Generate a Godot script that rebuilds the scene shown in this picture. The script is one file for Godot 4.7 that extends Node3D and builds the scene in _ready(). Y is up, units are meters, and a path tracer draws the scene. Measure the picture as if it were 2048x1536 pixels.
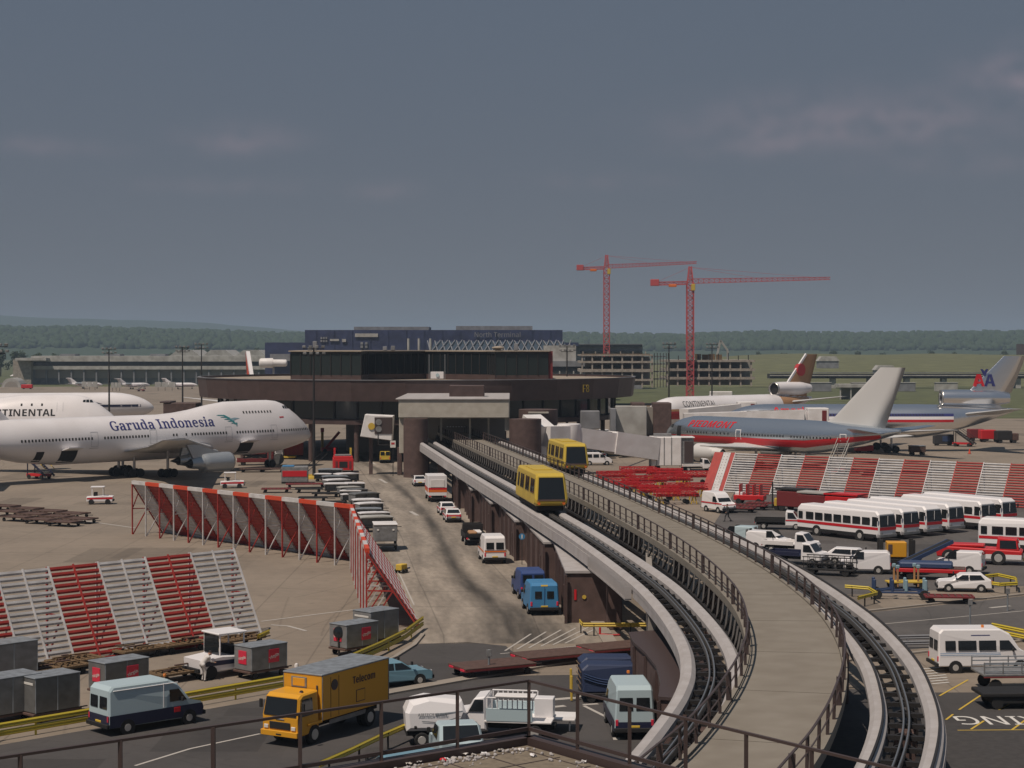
extends Node3D
# An airport apron seen from a terminal roof: metres, y up, the camera looks along -z.

const EYE := 18.5          # height of the camera above the apron
const FOCAL := 3600.0      # focal length for a picture 2048 wide

var M := {}                # materials by name
var counts := {}           # how often a name has been used, per parent
var meshes := {}           # shared meshes by key
var cam: Camera3D

func _ready():
	set_camera_and_light()
	make_materials()
	print("setting"); build_ground()
	build_background()
	build_satellite()
	build_guideway()
	build_terrace()
	print("aircraft"); build_aircraft()
	print("fences"); build_fences()
	print("vehicles"); build_vehicles()
	print("equipment"); build_equipment()
	print("done")

func set_camera_and_light():
	cam = Camera3D.new()
	cam.name = "camera"
	cam.position = Vector3(0, EYE, 0)
	cam.rotation.x = -atan(73.0 / FOCAL)
	cam.fov = rad_to_deg(2.0 * atan(768.0 / FOCAL))
	cam.near = 0.5
	cam.far = 30000.0
	add_child(cam)
	cam.current = true
	var sky_mat := ProceduralSkyMaterial.new()
	sky_mat.sky_top_color = Color(0.342, 0.392, 0.458)
	sky_mat.sky_horizon_color = Color(0.42, 0.424, 0.442)
	sky_mat.sky_curve = 0.075
	sky_mat.ground_bottom_color = Color(0.3, 0.29, 0.27)
	sky_mat.ground_horizon_color = Color(0.38, 0.39, 0.39)
	sky_mat.sun_angle_max = 1.0
	sky_mat.sky_cover = cloud_cover()
	sky_mat.sky_cover_modulate = Color(1, 1, 1, 1)
	var sky := Sky.new()
	sky.sky_material = sky_mat
	var env := Environment.new()
	env.background_mode = Environment.BG_SKY
	env.sky = sky
	env.tonemap_mode = Environment.TONE_MAPPER_LINEAR
	env.tonemap_exposure = 1.0
	env.sdfgi_enabled = true
	env.ssao_enabled = true
	env.ssil_enabled = true
	env.fog_enabled = true
	env.fog_density = 0.00014
	env.fog_light_color = Color(0.58, 0.66, 0.74)
	var we := WorldEnvironment.new()
	we.name = "world_environment"
	we.environment = env
	add_child(we)
	var sun := DirectionalLight3D.new()
	sun.name = "sun"
	sun.light_energy = 1.13
	sun.light_color = Color(1.0, 0.935, 0.87)
	sun.light_angular_distance = 0.5
	sun.shadow_enabled = true
	add_child(sun)
	sun.look_at_from_position(Vector3(-37, 100, 42), Vector3.ZERO, Vector3.UP)

func cloud_cover() -> ImageTexture:
	# soft, thin cumulus low over the horizon; faint all round
	var w := 2048
	var h := 1024
	var img := Image.create(w, h, false, Image.FORMAT_RGBA8)
	img.fill(Color(0, 0, 0, 0))
	var big := FastNoiseLite.new()
	big.seed = 11
	big.frequency = 1.0
	big.fractal_octaves = 4
	var fine := FastNoiseLite.new()
	fine.seed = 5
	fine.frequency = 1.0
	fine.fractal_octaves = 4
	# cloud banks: heading from the view axis in degrees, height in degrees, half width, half height, strength
	var banks := [[-8.5, 6.4, 1.7, 0.55, 0.75], [-15.0, 6.1, 2.6, 0.35, 0.4], [10.6, 6.85, 4.6, 1.0, 1.0], [8.0, 6.3, 2.6, 0.5, 0.8], [14.0, 5.6, 3.0, 0.5, 0.35], [16.3, 8.1, 2.2, 0.9, 1.1], [-4.0, 4.9, 1.2, 0.35, 0.4], [-9.0, 5.0, 3.0, 0.3, 0.3], [3.0, 5.2, 2.6, 0.35, 0.25], [24.0, 7.5, 3.5, 1.0, 1.0], [-24.0, 7.2, 3.0, 0.9, 0.9]]
	for k in 40:
		banks.append([35.0 + k * 7.3, 5.5 + 3.0 * sin(k * 2.4), 2.0 + 1.4 * sin(k * 1.7), 0.6 + 0.3 * sin(k * 3.1), 0.7])
	for y in range(440, 505):
		var lat := 90.0 - (y + 0.5) * 180.0 / h
		for x in w:
			var lon := wrapf((x + 0.5) * 360.0 / w, -180.0, 180.0)
			var a := 0.0
			for b in banks:
				var dx: float = wrapf(lon - b[0], -180.0, 180.0) / b[2]
				if absf(dx) > 1.8:
					continue
				var dy: float = (lat - b[1]) / b[3]
				if dy < 0.0:
					dy *= 1.6
				var r := dx * dx + dy * dy
				if r < 3.2:
					a = maxf(a, b[4] * exp(-r * 1.1))
			if a > 0.02:
				var n := 0.5 + 0.7 * big.get_noise_2d(lon * 0.55, lat * 1.1) + 0.35 * fine.get_noise_2d(lon * 1.7, lat * 3.4)
				a = clampf(a * n * 1.15, 0.0, 1.0)
				img.set_pixel(x, y, Color(0.44, 0.34, 0.335, a * 0.6))
	return ImageTexture.create_from_image(img)

# ---------------------------------------------------------------- places
func spot(u: float, v: float, h := 0.0) -> Vector3:
	# the place at height h that a surveyor on the roof sights at that bearing
	var dir := cam.basis * Vector3((u - 1024.0) / FOCAL, -(v - 768.0) / FOCAL, -1.0)
	return cam.position + dir * ((h - EYE) / dir.y)

func far(u: float, d: float, h := 0.0) -> Vector3:
	return Vector3((u - 1024.0) / FOCAL * d, h, -d)

# ---------------------------------------------------------------- nodes
func numbered(parent: Node, called: String) -> String:
	var key := [parent.get_instance_id(), called]
	var n: int = counts.get(key, 0)
	counts[key] = n + 1
	return called if n == 0 else "%s_%03d" % [called, n]

func thing(called: String, label: String, category: String, at := Vector3.ZERO, yaw := 0.0, group := "") -> Node3D:
	var o := Node3D.new()
	o.name = numbered(self, called)
	add_child(o)
	o.position = at
	o.rotation.y = deg_to_rad(yaw)
	tag(o, label, category, group)
	return o

func tag(o: Node, label: String, category := "", group := "", kind := ""):
	if label != "": o.set_meta("label", label)
	if category != "": o.set_meta("category", category)
	if group != "": o.set_meta("group", group)
	if kind != "": o.set_meta("kind", kind)

func part(b, called: String, mat, parent: Node = self) -> MeshInstance3D:
	var o := MeshInstance3D.new()
	o.mesh = b if b is Mesh else b.mesh()
	o.name = numbered(parent, called)
	o.material_override = M[mat] if mat is String else mat
	parent.add_child(o)
	return o

func structure(b, called: String, mat, parent: Node = self) -> MeshInstance3D:
	var o := part(b, called, mat, parent)
	if parent == self:
		o.set_meta("kind", "structure")
	return o

func copy_of(src: Node3D, label: String, at: Vector3, yaw: float, group := "") -> Node3D:
	var base: String = src.get_meta("stem", String(src.name))
	var o := src.duplicate() as Node3D
	o.name = numbered(self, base)
	add_child(o)
	o.position = at
	o.rotation.y = deg_to_rad(yaw)
	tag(o, label, "", group)
	return o

# ---------------------------------------------------------------- mesh builder
class Mb:
	var v := PackedVector3Array()
	var n := PackedVector3Array()
	var uv := PackedVector2Array()
	var t := Transform3D.IDENTITY

	func mesh() -> ArrayMesh:
		var m := ArrayMesh.new()
		if v.is_empty():
			return m
		var a := []
		a.resize(Mesh.ARRAY_MAX)
		a[Mesh.ARRAY_VERTEX] = v
		a[Mesh.ARRAY_NORMAL] = n
		a[Mesh.ARRAY_TEX_UV] = uv
		m.add_surface_from_arrays(Mesh.PRIMITIVE_TRIANGLES, a)
		return m

	func put(p: Vector3, q: Vector3, w := Vector2.ZERO):
		v.append(t * p); n.append((t.basis * q).normalized()); uv.append(w)

	func tri(a: Vector3, b: Vector3, c: Vector3):      # counter-clockwise seen from outside
		var q := (b - a).cross(c - a)
		if q.length_squared() < 1e-16:
			return
		q = q.normalized()
		put(a, q); put(c, q); put(b, q)

	func quad(a: Vector3, b: Vector3, c: Vector3, d: Vector3):
		tri(a, b, c); tri(a, c, d)

	func quad_uv(a: Vector3, b: Vector3, c: Vector3, d: Vector3, ua: Vector2, ub: Vector2, uc: Vector2, ud: Vector2):
		var q := (b - a).cross(c - a).normalized()
		put(a, q, ua); put(c, q, uc); put(b, q, ub)
		put(a, q, ua); put(d, q, ud); put(c, q, uc)

	func box(c: Vector3, s: Vector3, yaw := 0.0):
		var x := Vector3(s.x / 2, 0, 0).rotated(Vector3.UP, deg_to_rad(yaw))
		var z := Vector3(0, 0, s.z / 2).rotated(Vector3.UP, deg_to_rad(yaw))
		hexa(c, x, Vector3(0, s.y / 2, 0), z)

	func hexa(c: Vector3, x: Vector3, y: Vector3, z: Vector3):
		quad(c - x + y + z, c + x + y + z, c + x + y - z, c - x + y - z)
		quad(c - x - y - z, c + x - y - z, c + x - y + z, c - x - y + z)
		quad(c - x - y + z, c + x - y + z, c + x + y + z, c - x + y + z)
		quad(c + x - y - z, c - x - y - z, c - x + y - z, c + x + y - z)
		quad(c + x - y + z, c + x - y - z, c + x + y - z, c + x + y + z)
		quad(c - x - y - z, c - x - y + z, c - x + y + z, c - x + y - z)

	func cbox(c: Vector3, s: Vector3, ch := 0.03):     # box with chamfered edges
		ch = minf(ch, minf(s.x, minf(s.y, s.z)) * 0.45)
		var h := s / 2.0
		var k := h - Vector3(ch, ch, ch)
		for ax in 3:
			var a1 := (ax + 1) % 3
			var a2 := (ax + 2) % 3
			for sg in [-1.0, 1.0]:
				var p := []
				for q in [[-1, -1], [1, -1], [1, 1], [-1, 1]]:
					var w := Vector3.ZERO
					w[ax] = h[ax] * sg; w[a1] = k[a1] * q[0]; w[a2] = k[a2] * q[1]
					p.append(c + w)
				if sg > 0: quad(p[0], p[1], p[2], p[3])
				else: quad(p[3], p[2], p[1], p[0])
			for s1 in [-1.0, 1.0]:
				for s2 in [-1.0, 1.0]:
					var e := []
					for q in [[-1.0, 0], [1.0, 0], [1.0, 1], [-1.0, 1]]:
						var w := Vector3.ZERO
						w[ax] = k[ax] * q[0]
						w[a1] = (h[a1] if q[1] == 0 else k[a1]) * s1
						w[a2] = (k[a2] if q[1] == 0 else h[a2]) * s2
						e.append(c + w)
					if s1 * s2 > 0: quad(e[0], e[1], e[2], e[3])
					else: quad(e[3], e[2], e[1], e[0])
		for sx in [-1.0, 1.0]:
			for sy in [-1.0, 1.0]:
				for sz in [-1.0, 1.0]:
					var a := c + Vector3(h.x * sx, k.y * sy, k.z * sz)
					var b := c + Vector3(k.x * sx, h.y * sy, k.z * sz)
					var d := c + Vector3(k.x * sx, k.y * sy, h.z * sz)
					if sx * sy * sz > 0: tri(a, b, d)
					else: tri(a, d, b)

	func bar(a: Vector3, b: Vector3, w: float, h := -1.0):   # straight member of section w x h
		if h < 0: h = w
		var x := b - a
		var y := Vector3.UP if absf(x.normalized().y) < 0.95 else Vector3(1, 0, 0)
		var z := x.cross(y).normalized() * (w / 2)
		y = z.cross(x).normalized() * (h / 2)
		hexa((a + b) / 2, x / 2, y, z)

	func grid(rings: Array, closed := true, cap0 := true, cap1 := true, flip := false):   # smooth skin through rings of points
		var m := rings.size()
		var k: int = rings[0].size()
		var nn := []
		for i in m:
			var row := PackedVector3Array()
			for j in k:
				var j0 := (j - 1 + k) % k if closed else maxi(j - 1, 0)
				var j1 := (j + 1) % k if closed else mini(j + 1, k - 1)
				var du: Vector3 = rings[mini(i + 1, m - 1)][j] - rings[maxi(i - 1, 0)][j]
				var dv: Vector3 = rings[i][j1] - rings[i][j0]
				if dv.length_squared() < 1e-10:
					var ii := mini(i + 1, m - 1) if i < m / 2 else maxi(i - 1, 0)
					dv = rings[ii][j1] - rings[ii][j0]
				var q := dv.cross(du)
				row.append((-q if flip else q).normalized())
			nn.append(row)
		var kk := k if closed else k - 1
		for i in m - 1:
			for j in kk:
				var j1 := (j + 1) % k
				var a: Vector3 = rings[i][j]
				var b: Vector3 = rings[i][j1]
				var c: Vector3 = rings[i + 1][j1]
				var d: Vector3 = rings[i + 1][j]
				var idx := [[a, nn[i][j]], [b, nn[i][j1]], [c, nn[i + 1][j1]], [d, nn[i + 1][j]]]
				for q in ([0, 1, 2, 0, 2, 3] if flip else [0, 2, 1, 0, 3, 2]):
					put(idx[q][0], idx[q][1])
		if closed and cap0: fan(rings[0], not flip)
		if closed and cap1: fan(rings[m - 1], flip)

	func fan(r, rev := false):
		var c := Vector3.ZERO
		for p in r: c += p
		c /= r.size()
		for j in r.size():
			var a: Vector3 = r[j]
			var b: Vector3 = r[(j + 1) % r.size()]
			if rev: tri(c, b, a)
			else: tri(c, a, b)

	func tube(pts: Array, r: float, sides := 6, caps := true):
		var rings := []
		for i in pts.size():
			var dir: Vector3 = (pts[mini(i + 1, pts.size() - 1)] - pts[maxi(i - 1, 0)]).normalized()
			var up := Vector3.UP if absf(dir.y) < 0.9 else Vector3(1, 0, 0)
			var x := dir.cross(up).normalized()
			var y := x.cross(dir).normalized()
			var ring := PackedVector3Array()
			for j in sides:
				var a := TAU * j / sides
				ring.append(pts[i] + x * cos(a) * r + y * sin(a) * r)
			rings.append(ring)
		grid(rings, true, caps, caps, false)

	func lathe(c: Vector3, axis: Vector3, prof: Array, sides := 20, caps := true):   # prof: [distance along axis, radius]
		axis = axis.normalized()
		var up := Vector3.UP if absf(axis.y) < 0.9 else Vector3(1, 0, 0)
		var x := axis.cross(up).normalized()
		var y := x.cross(axis).normalized()
		var rings := []
		for p in prof:
			var ring := PackedVector3Array()
			for j in sides:
				var a := TAU * j / sides
				ring.append(c + axis * p[0] + (x * cos(a) + y * sin(a)) * p[1])
			rings.append(ring)
		grid(rings, true, caps, caps, false)

	func disc(c: Vector3, axis: Vector3, r: float, thick: float, sides := 16, bevel := 0.0):   # a short cylinder with hard edges
		axis = axis.normalized()
		var up := Vector3.UP if absf(axis.y) < 0.9 else Vector3(1, 0, 0)
		var x := axis.cross(up).normalized()
		var y := x.cross(axis).normalized()
		var e := [[-thick / 2, r - bevel], [-thick / 2 + bevel, r], [thick / 2 - bevel, r], [thick / 2, r - bevel]] if bevel > 0 else [[-thick / 2, r], [thick / 2, r]]
		for i in e.size() - 1:
			for j in sides:
				var a := TAU * j / sides
				var b := TAU * (j + 1) / sides
				var pa := x * cos(a) + y * sin(a)
				var pb := x * cos(b) + y * sin(b)
				quad(c + axis * e[i][0] + pa * e[i][1], c + axis * e[i][0] + pb * e[i][1], c + axis * e[i + 1][0] + pb * e[i + 1][1], c + axis * e[i + 1][0] + pa * e[i + 1][1])
		for j in sides:
			var a := TAU * j / sides
			var b := TAU * (j + 1) / sides
			var pa := (x * cos(a) + y * sin(a))
			var pb := (x * cos(b) + y * sin(b))
			tri(c + axis * thick / 2, c + axis * thick / 2 + pa * e[-1][1], c + axis * thick / 2 + pb * e[-1][1])
			tri(c - axis * thick / 2, c - axis * thick / 2 + pb * e[0][1], c - axis * thick / 2 + pa * e[0][1])

	func prism(poly: PackedVector2Array, y0: float, y1: float):   # outline in x and z, from y0 up to y1
		if Geometry2D.is_polygon_clockwise(poly):
			poly = poly.duplicate(); poly.reverse()
		var idx := Geometry2D.triangulate_polygon(poly)
		for i in range(0, idx.size(), 3):
			var a := poly[idx[i]]
			var b := poly[idx[i + 1]]
			var c := poly[idx[i + 2]]
			if (b - a).cross(c - a) < 0:
				var s := b; b = c; c = s
			tri(Vector3(a.x, y1, a.y), Vector3(c.x, y1, c.y), Vector3(b.x, y1, b.y))
			if y1 - y0 > 0.02:
				tri(Vector3(a.x, y0, a.y), Vector3(b.x, y0, b.y), Vector3(c.x, y0, c.y))
		if y1 - y0 > 0.02:
			for i in poly.size():
				var a := poly[i]
				var b := poly[(i + 1) % poly.size()]
				quad(Vector3(b.x, y0, b.y), Vector3(a.x, y0, a.y), Vector3(a.x, y1, a.y), Vector3(b.x, y1, b.y))

	func sheet(pts: Array, y: float):        # a flat surface through places on the ground
		var p := PackedVector2Array()
		for q in pts: p.append(Vector2(q.x, q.z))
		prism(p, y, y)

	# a body whose side outline (x forward, y up) is drawn across z: half width w below belt, narrowing above it
	func profile(poly: Array, w: float, belt: float, lean: float, bevel := 0.06):
		var p := PackedVector2Array()
		for q in poly: p.append(q if q is Vector2 else Vector2(q[0], q[1]))
		if Geometry2D.is_polygon_clockwise(p): p.reverse()
		var cen := Vector2.ZERO
		for q in p: cen += q
		cen /= p.size()
		var inner := PackedVector2Array()
		for q in p:
			var d := cen - q
			inner.append(q + Vector2(signf(d.x) * minf(absf(d.x), bevel), signf(d.y) * minf(absf(d.y), bevel)))
		var hw := func(y: float) -> float: return w - maxf(0.0, y - belt) * lean
		var idx := Geometry2D.triangulate_polygon(inner)
		for i in range(0, idx.size(), 3):
			var a := inner[idx[i]]
			var b := inner[idx[i + 1]]
			var c := inner[idx[i + 2]]
			if (b - a).cross(c - a) < 0:
				var s := b; b = c; c = s
			tri(Vector3(a.x, a.y, hw.call(a.y)), Vector3(b.x, b.y, hw.call(b.y)), Vector3(c.x, c.y, hw.call(c.y)))
			tri(Vector3(a.x, a.y, -hw.call(a.y)), Vector3(c.x, c.y, -hw.call(c.y)), Vector3(b.x, b.y, -hw.call(b.y)))
		for i in p.size():
			var j := (i + 1) % p.size()
			var a := p[i]
			var b := p[j]
			var ia := inner[i]
			var ib := inner[j]
			var za: float = hw.call(a.y) - bevel
			var zb: float = hw.call(b.y) - bevel
			quad(Vector3(a.x, a.y, za), Vector3(a.x, a.y, -za), Vector3(b.x, b.y, -zb), Vector3(b.x, b.y, zb))
			quad(Vector3(ia.x, ia.y, hw.call(ia.y)), Vector3(a.x, a.y, za), Vector3(b.x, b.y, zb), Vector3(ib.x, ib.y, hw.call(ib.y)))
			quad(Vector3(a.x, a.y, -za), Vector3(ia.x, ia.y, -hw.call(ia.y)), Vector3(ib.x, ib.y, -hw.call(ib.y)), Vector3(b.x, b.y, -zb))

	# a flat patch on the side of such a body: outline in x and y, lifted off by off, on side s
	func patch(poly: Array, w: float, belt: float, lean: float, s: float, off := 0.012):
		var p := PackedVector2Array()
		for q in poly: p.append(Vector2(q[0], q[1]))
		if Geometry2D.is_polygon_clockwise(p): p.reverse()
		var idx := Geometry2D.triangulate_polygon(p)
		var z := func(y: float) -> float: return (w - maxf(0.0, y - belt) * lean + off) * s
		for i in range(0, idx.size(), 3):
			var a := p[idx[i]]
			var b := p[idx[i + 1]]
			var c := p[idx[i + 2]]
			if ((b - a).cross(c - a) < 0) == (s > 0):
				var k := b; b = c; c = k
			tri(Vector3(a.x, a.y, z.call(a.y)), Vector3(b.x, b.y, z.call(b.y)), Vector3(c.x, c.y, z.call(c.y)))

	# a pane across the body between two points of its outline, half widths w0 and w1, lifted outwards
	func across(a: Vector2, b: Vector2, w0: float, w1: float, off := 0.012, zc0 := 0.0, zc1 := 0.0):
		var o := (b - a).orthogonal().normalized() * off
		a += o; b += o
		quad(Vector3(a.x, a.y, zc0 + w0), Vector3(a.x, a.y, zc0 - w0), Vector3(b.x, b.y, zc1 - w1), Vector3(b.x, b.y, zc1 + w1))

# ---------------------------------------------------------------- materials
func lin(r: float, g: float, b: float) -> Color:
	return Color(r, g, b).linear_to_srgb()

func mat(called: String, c: Color, rough := 0.7, metal := 0.0) -> StandardMaterial3D:
	var m := StandardMaterial3D.new()
	m.resource_name = called
	m.albedo_color = c
	m.roughness = rough
	m.metallic = metal
	M[called] = m
	return m

func noise_image(size: int, seed_: int, freq: float, octaves: int, lo: float, hi: float, tint := Vector3(1, 1, 1)) -> Image:
	var f := FastNoiseLite.new()
	f.seed = seed_
	f.frequency = freq
	f.fractal_octaves = octaves
	f.noise_type = FastNoiseLite.TYPE_SIMPLEX_SMOOTH
	var g := f.get_seamless_image(size, size)
	var img := Image.create(size, size, false, Image.FORMAT_RGB8)
	for y in size:
		for x in size:
			var k := lerpf(lo, hi, g.get_pixel(x, y).r)
			img.set_pixel(x, y, Color(1.0 - (1.0 - k) * tint.x, 1.0 - (1.0 - k) * tint.y, 1.0 - (1.0 - k) * tint.z))
	return img

func slab_image(size: int, metres: float, slab: float, marks: int) -> Image:
	# cast slabs with tarred joints, repairs of another mix, tyre rubber and drips, all as matter in the surface
	var f := FastNoiseLite.new()
	f.seed = 3; f.frequency = 0.006; f.fractal_octaves = 6
	var g := f.get_seamless_image(size, size)
	f.seed = 9; f.frequency = 0.06; f.fractal_octaves = 3
	var h := f.get_seamless_image(size, size)
	var tone := PackedFloat32Array()
	tone.resize(size * size)
	for i in size * size:
		tone[i] = 0.86 + 0.13 * g.get_pixel(i % size, i / size).r + 0.07 * h.get_pixel(i % size, i / size).r
	var rng := RandomNumberGenerator.new()
	rng.seed = 12 + int(slab)
	for k in marks / 3:      # repairs and odd slabs
		var w := int(rng.randf_range(2.0, 9.0) / metres * size)
		var d := int(rng.randf_range(2.0, 14.0) / metres * size)
		var x0 := rng.randi() % size
		var y0 := rng.randi() % size
		var q := rng.randf_range(0.86, 1.08)
		for y in d:
			for x in w:
				tone[((y0 + y) % size) * size + (x0 + x) % size] *= q
	for k in marks:          # tyre rubber in long shallow curves
		var p := Vector2(rng.randf() * size, rng.randf() * size)
		var a := rng.randf() * TAU
		var bend := rng.randf_range(-0.003, 0.003)
		var q := rng.randf_range(0.86, 0.96)
		for i in int(rng.randf_range(60, 420)):
			p += Vector2.from_angle(a)
			a += bend
			for e in 2:
				tone[posmod(int(p.y), size) * size + posmod(int(p.x) + e, size)] *= q if e == 0 else sqrt(q)
	for k in marks * 6:      # drips and oil spots
		var c := Vector2i(rng.randi() % size, rng.randi() % size)
		var r := rng.randi_range(1, 4)
		for y in range(-r, r + 1):
			for x in range(-r, r + 1):
				if x * x + y * y <= r * r:
					tone[posmod(c.y + y, size) * size + posmod(c.x + x, size)] *= 0.93
	if slab > 0.0:
		var n := int(metres / slab)
		for k in n:
			var j := int(float(k) * size / n)
			for i in size:
				tone[j * size + i] *= 0.84
				tone[i * size + j] *= 0.84
	var img := Image.create(size, size, false, Image.FORMAT_RGB8)
	for i in size * size:
		var v := clampf(tone[i], 0.3, 1.0)
		img.set_pixel(i % size, i / size, Color(v, v * 0.995, v * 0.985))
	return img

func worn(m: StandardMaterial3D, tex: Texture2D, metres: float, detail: Texture2D = null):
	# grain and stains in the material itself, laid out in world metres
	m.albedo_texture = tex
	m.uv1_triplanar = true
	m.uv1_world_triplanar = true
	m.uv1_scale = Vector3.ONE / metres
	if detail != null:
		m.detail_enabled = true
		m.detail_blend_mode = BaseMaterial3D.BLEND_MODE_MUL
		m.detail_albedo = detail

func make_materials():
	var coarse := ImageTexture.create_from_image(noise_image(512, 3, 0.008, 6, 0.86, 1.04, Vector3(0.9, 1.0, 1.1)))
	var fine := ImageTexture.create_from_image(noise_image(256, 8, 0.05, 4, 0.84, 1.05))
	var grime := ImageTexture.create_from_image(noise_image(256, 21, 0.02, 5, 0.82, 1.06, Vector3(1.0, 1.05, 1.1)))
	var soft := ImageTexture.create_from_image(noise_image(256, 33, 0.015, 4, 0.90, 1.02, Vector3(0.9, 1.0, 1.1)))
	var patchy := ImageTexture.create_from_image(slab_image(1024, 60.0, 0.0, 90))
	worn(mat("apron", lin(0.25, 0.212, 0.172), 0.9), ImageTexture.create_from_image(slab_image(1024, 84.0, 6.0, 70)), 84.0)
	worn(mat("apron_fine", lin(0.27, 0.225, 0.175), 0.9), fine, 9.0)
	worn(mat("pale_concrete", lin(0.31, 0.278, 0.24), 0.9), coarse, 21.0)
	worn(mat("asphalt", lin(0.070, 0.066, 0.066), 0.92), patchy, 42.0)
	worn(mat("park_asphalt", lin(0.108, 0.102, 0.100), 0.92), patchy, 55.0)
	worn(mat("dark_asphalt", lin(0.055, 0.052, 0.051), 0.9), fine, 7.0)
	worn(mat("walkway", lin(0.232, 0.21, 0.175), 0.9), soft, 9.0)
	worn(mat("beam_concrete", lin(0.42, 0.405, 0.405), 0.85), soft, 6.0)
	worn(mat("portal_concrete", lin(0.46, 0.44, 0.385), 0.85), soft, 7.0)
	worn(mat("roof_felt", lin(0.21, 0.175, 0.13), 0.95), fine, 3.0)
	worn(mat("deck_roof", lin(0.36, 0.31, 0.25), 0.95), grime, 15.0)
	worn(mat("brown_clad", lin(0.082, 0.052, 0.048), 0.55), grime, 11.0)
	worn(mat("brown_wall", lin(0.105, 0.067, 0.060), 0.75), grime, 6.0)
	worn(mat("grass", lin(0.10, 0.115, 0.048), 1.0), grime, 60.0)
	worn(mat("dry_grass", lin(0.135, 0.142, 0.062), 1.0), grime, 90.0)
	mat("brown_rail", lin(0.06, 0.042, 0.04), 0.5)
	mat("dark_rail", lin(0.018, 0.015, 0.016), 0.5)
	mat("dark_steel", lin(0.03, 0.028, 0.028), 0.6, 0.3)
	mat("steel", lin(0.45, 0.45, 0.45), 0.4, 0.8)
	mat("rail_steel", lin(0.5, 0.49, 0.47), 0.35, 0.9)
	mat("guide_steel", lin(0.16, 0.155, 0.15), 0.5, 0.4)
	mat("black", lin(0.012, 0.012, 0.013), 0.8)
	mat("rubber", lin(0.016, 0.016, 0.017), 0.85)
	mat("hub", lin(0.5, 0.49, 0.47), 0.5, 0.3)
	mat("dark_glass", lin(0.012, 0.016, 0.018), 0.08)
	mat("tower_glass", lin(0.020, 0.028, 0.028), 0.12)
	mat("vehicle_glass", lin(0.014, 0.017, 0.02), 0.06)
	mat("white_paint", lin(0.76, 0.75, 0.76), 0.35)
	worn(mat("white_dirty", lin(0.79, 0.78, 0.78), 0.5), soft, 9.0)
	mat("line_white", lin(0.62, 0.61, 0.58), 0.8)
	mat("line_worn", lin(0.42, 0.40, 0.37), 0.85)
	mat("line_yellow", lin(0.55, 0.38, 0.05), 0.8)
	worn(mat("fence_red", lin(0.40, 0.036, 0.028), 0.6), grime, 5.0)
	worn(mat("fence_white", lin(0.60, 0.595, 0.60), 0.6), grime, 5.0)
	mat("yellow_paint", lin(0.54, 0.39, 0.05), 0.45)
	mat("barrier_yellow", lin(0.53, 0.42, 0.04), 0.5)
	mat("truck_yellow", lin(0.66, 0.32, 0.02), 0.4)
	mat("red_paint", lin(0.52, 0.016, 0.020), 0.4)
	mat("dark_red", lin(0.16, 0.02, 0.022), 0.6)
	mat("orange_red", lin(0.56, 0.06, 0.02), 0.6)
	mat("stripe_red", lin(0.55, 0.014, 0.024), 0.4)
	mat("stripe_orange", lin(0.7, 0.16, 0.02), 0.45)
	mat("navy", lin(0.018, 0.022, 0.055), 0.35)
	mat("ink_blue", lin(0.03, 0.035, 0.16), 0.5)
	mat("blue_grey", lin(0.22, 0.34, 0.40), 0.6)
	mat("teal", lin(0.03, 0.22, 0.24), 0.6)
	mat("van_blue", lin(0.05, 0.21, 0.42), 0.45)
	mat("van_dark_blue", lin(0.028, 0.062, 0.20), 0.45)
	mat("pale_blue", lin(0.42, 0.53, 0.57), 0.35)
	mat("car_blue", lin(0.16, 0.30, 0.38), 0.3)
	mat("tarp_blue", lin(0.02, 0.034, 0.085), 0.6)
	mat("steel_blue", lin(0.03, 0.055, 0.13), 0.5)
	worn(mat("grey_clad", lin(0.22, 0.23, 0.25), 0.6), grime, 20.0)
	worn(mat("pale_clad", lin(0.42, 0.42, 0.40), 0.7), grime, 20.0)
	worn(mat("navy_clad", lin(0.036, 0.048, 0.115), 0.5), grime, 25.0)
	worn(mat("raw_concrete", lin(0.34, 0.31, 0.27), 0.9), grime, 9.0)
	mat("recess_shade_grey", lin(0.28, 0.26, 0.235), 0.9)  # flat grey for inner walls; painted-in shade at the shed, doorways and holes
	mat("crane_red", lin(0.45, 0.075, 0.08), 0.6)
	worn(mat("container_grey", lin(0.25, 0.255, 0.26), 0.5, 0.2), grime, 3.0)
	worn(mat("container_dark", lin(0.17, 0.175, 0.175), 0.5, 0.2), grime, 3.0)
	worn(mat("container_top", lin(0.26, 0.29, 0.32), 0.5, 0.2), grime, 3.0)
	worn(mat("rust_wood", lin(0.16, 0.105, 0.055), 0.9), fine, 1.3)
	worn(mat("dolly_brown", lin(0.105, 0.062, 0.05), 0.8), grime, 2.3)
	worn(mat("aircraft_white", lin(0.82, 0.81, 0.83), 0.3), soft, 30.0)
	mat("aircraft_grey", lin(0.42, 0.43, 0.44), 0.4)
	mat("wing_grey", lin(0.50, 0.50, 0.50), 0.45)
	mat("nacelle", lin(0.42, 0.45, 0.47), 0.3, 0.5)
	mat("polished", lin(0.80, 0.81, 0.83), 0.24, 0.95)
	mat("bare_blue", lin(0.54, 0.60, 0.66), 0.24, 0.85)
	mat("fin_white", lin(0.58, 0.58, 0.57), 0.5)
	mat("fin_gold", lin(0.38, 0.21, 0.10), 0.45)
	mat("logo_red", lin(0.42, 0.03, 0.035), 0.5)
	mat("glow_red", lin(0.6, 0.025, 0.06), 0.4)
	mat("skin", lin(0.42, 0.24, 0.17), 0.7)
	mat("denim", lin(0.05, 0.08, 0.14), 0.9)
	mat("cloth_white", lin(0.6, 0.58, 0.56), 0.9)
	mat("cloth_dark", lin(0.03, 0.03, 0.035), 0.9)
	mat("hair", lin(0.03, 0.02, 0.015), 0.8)
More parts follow.
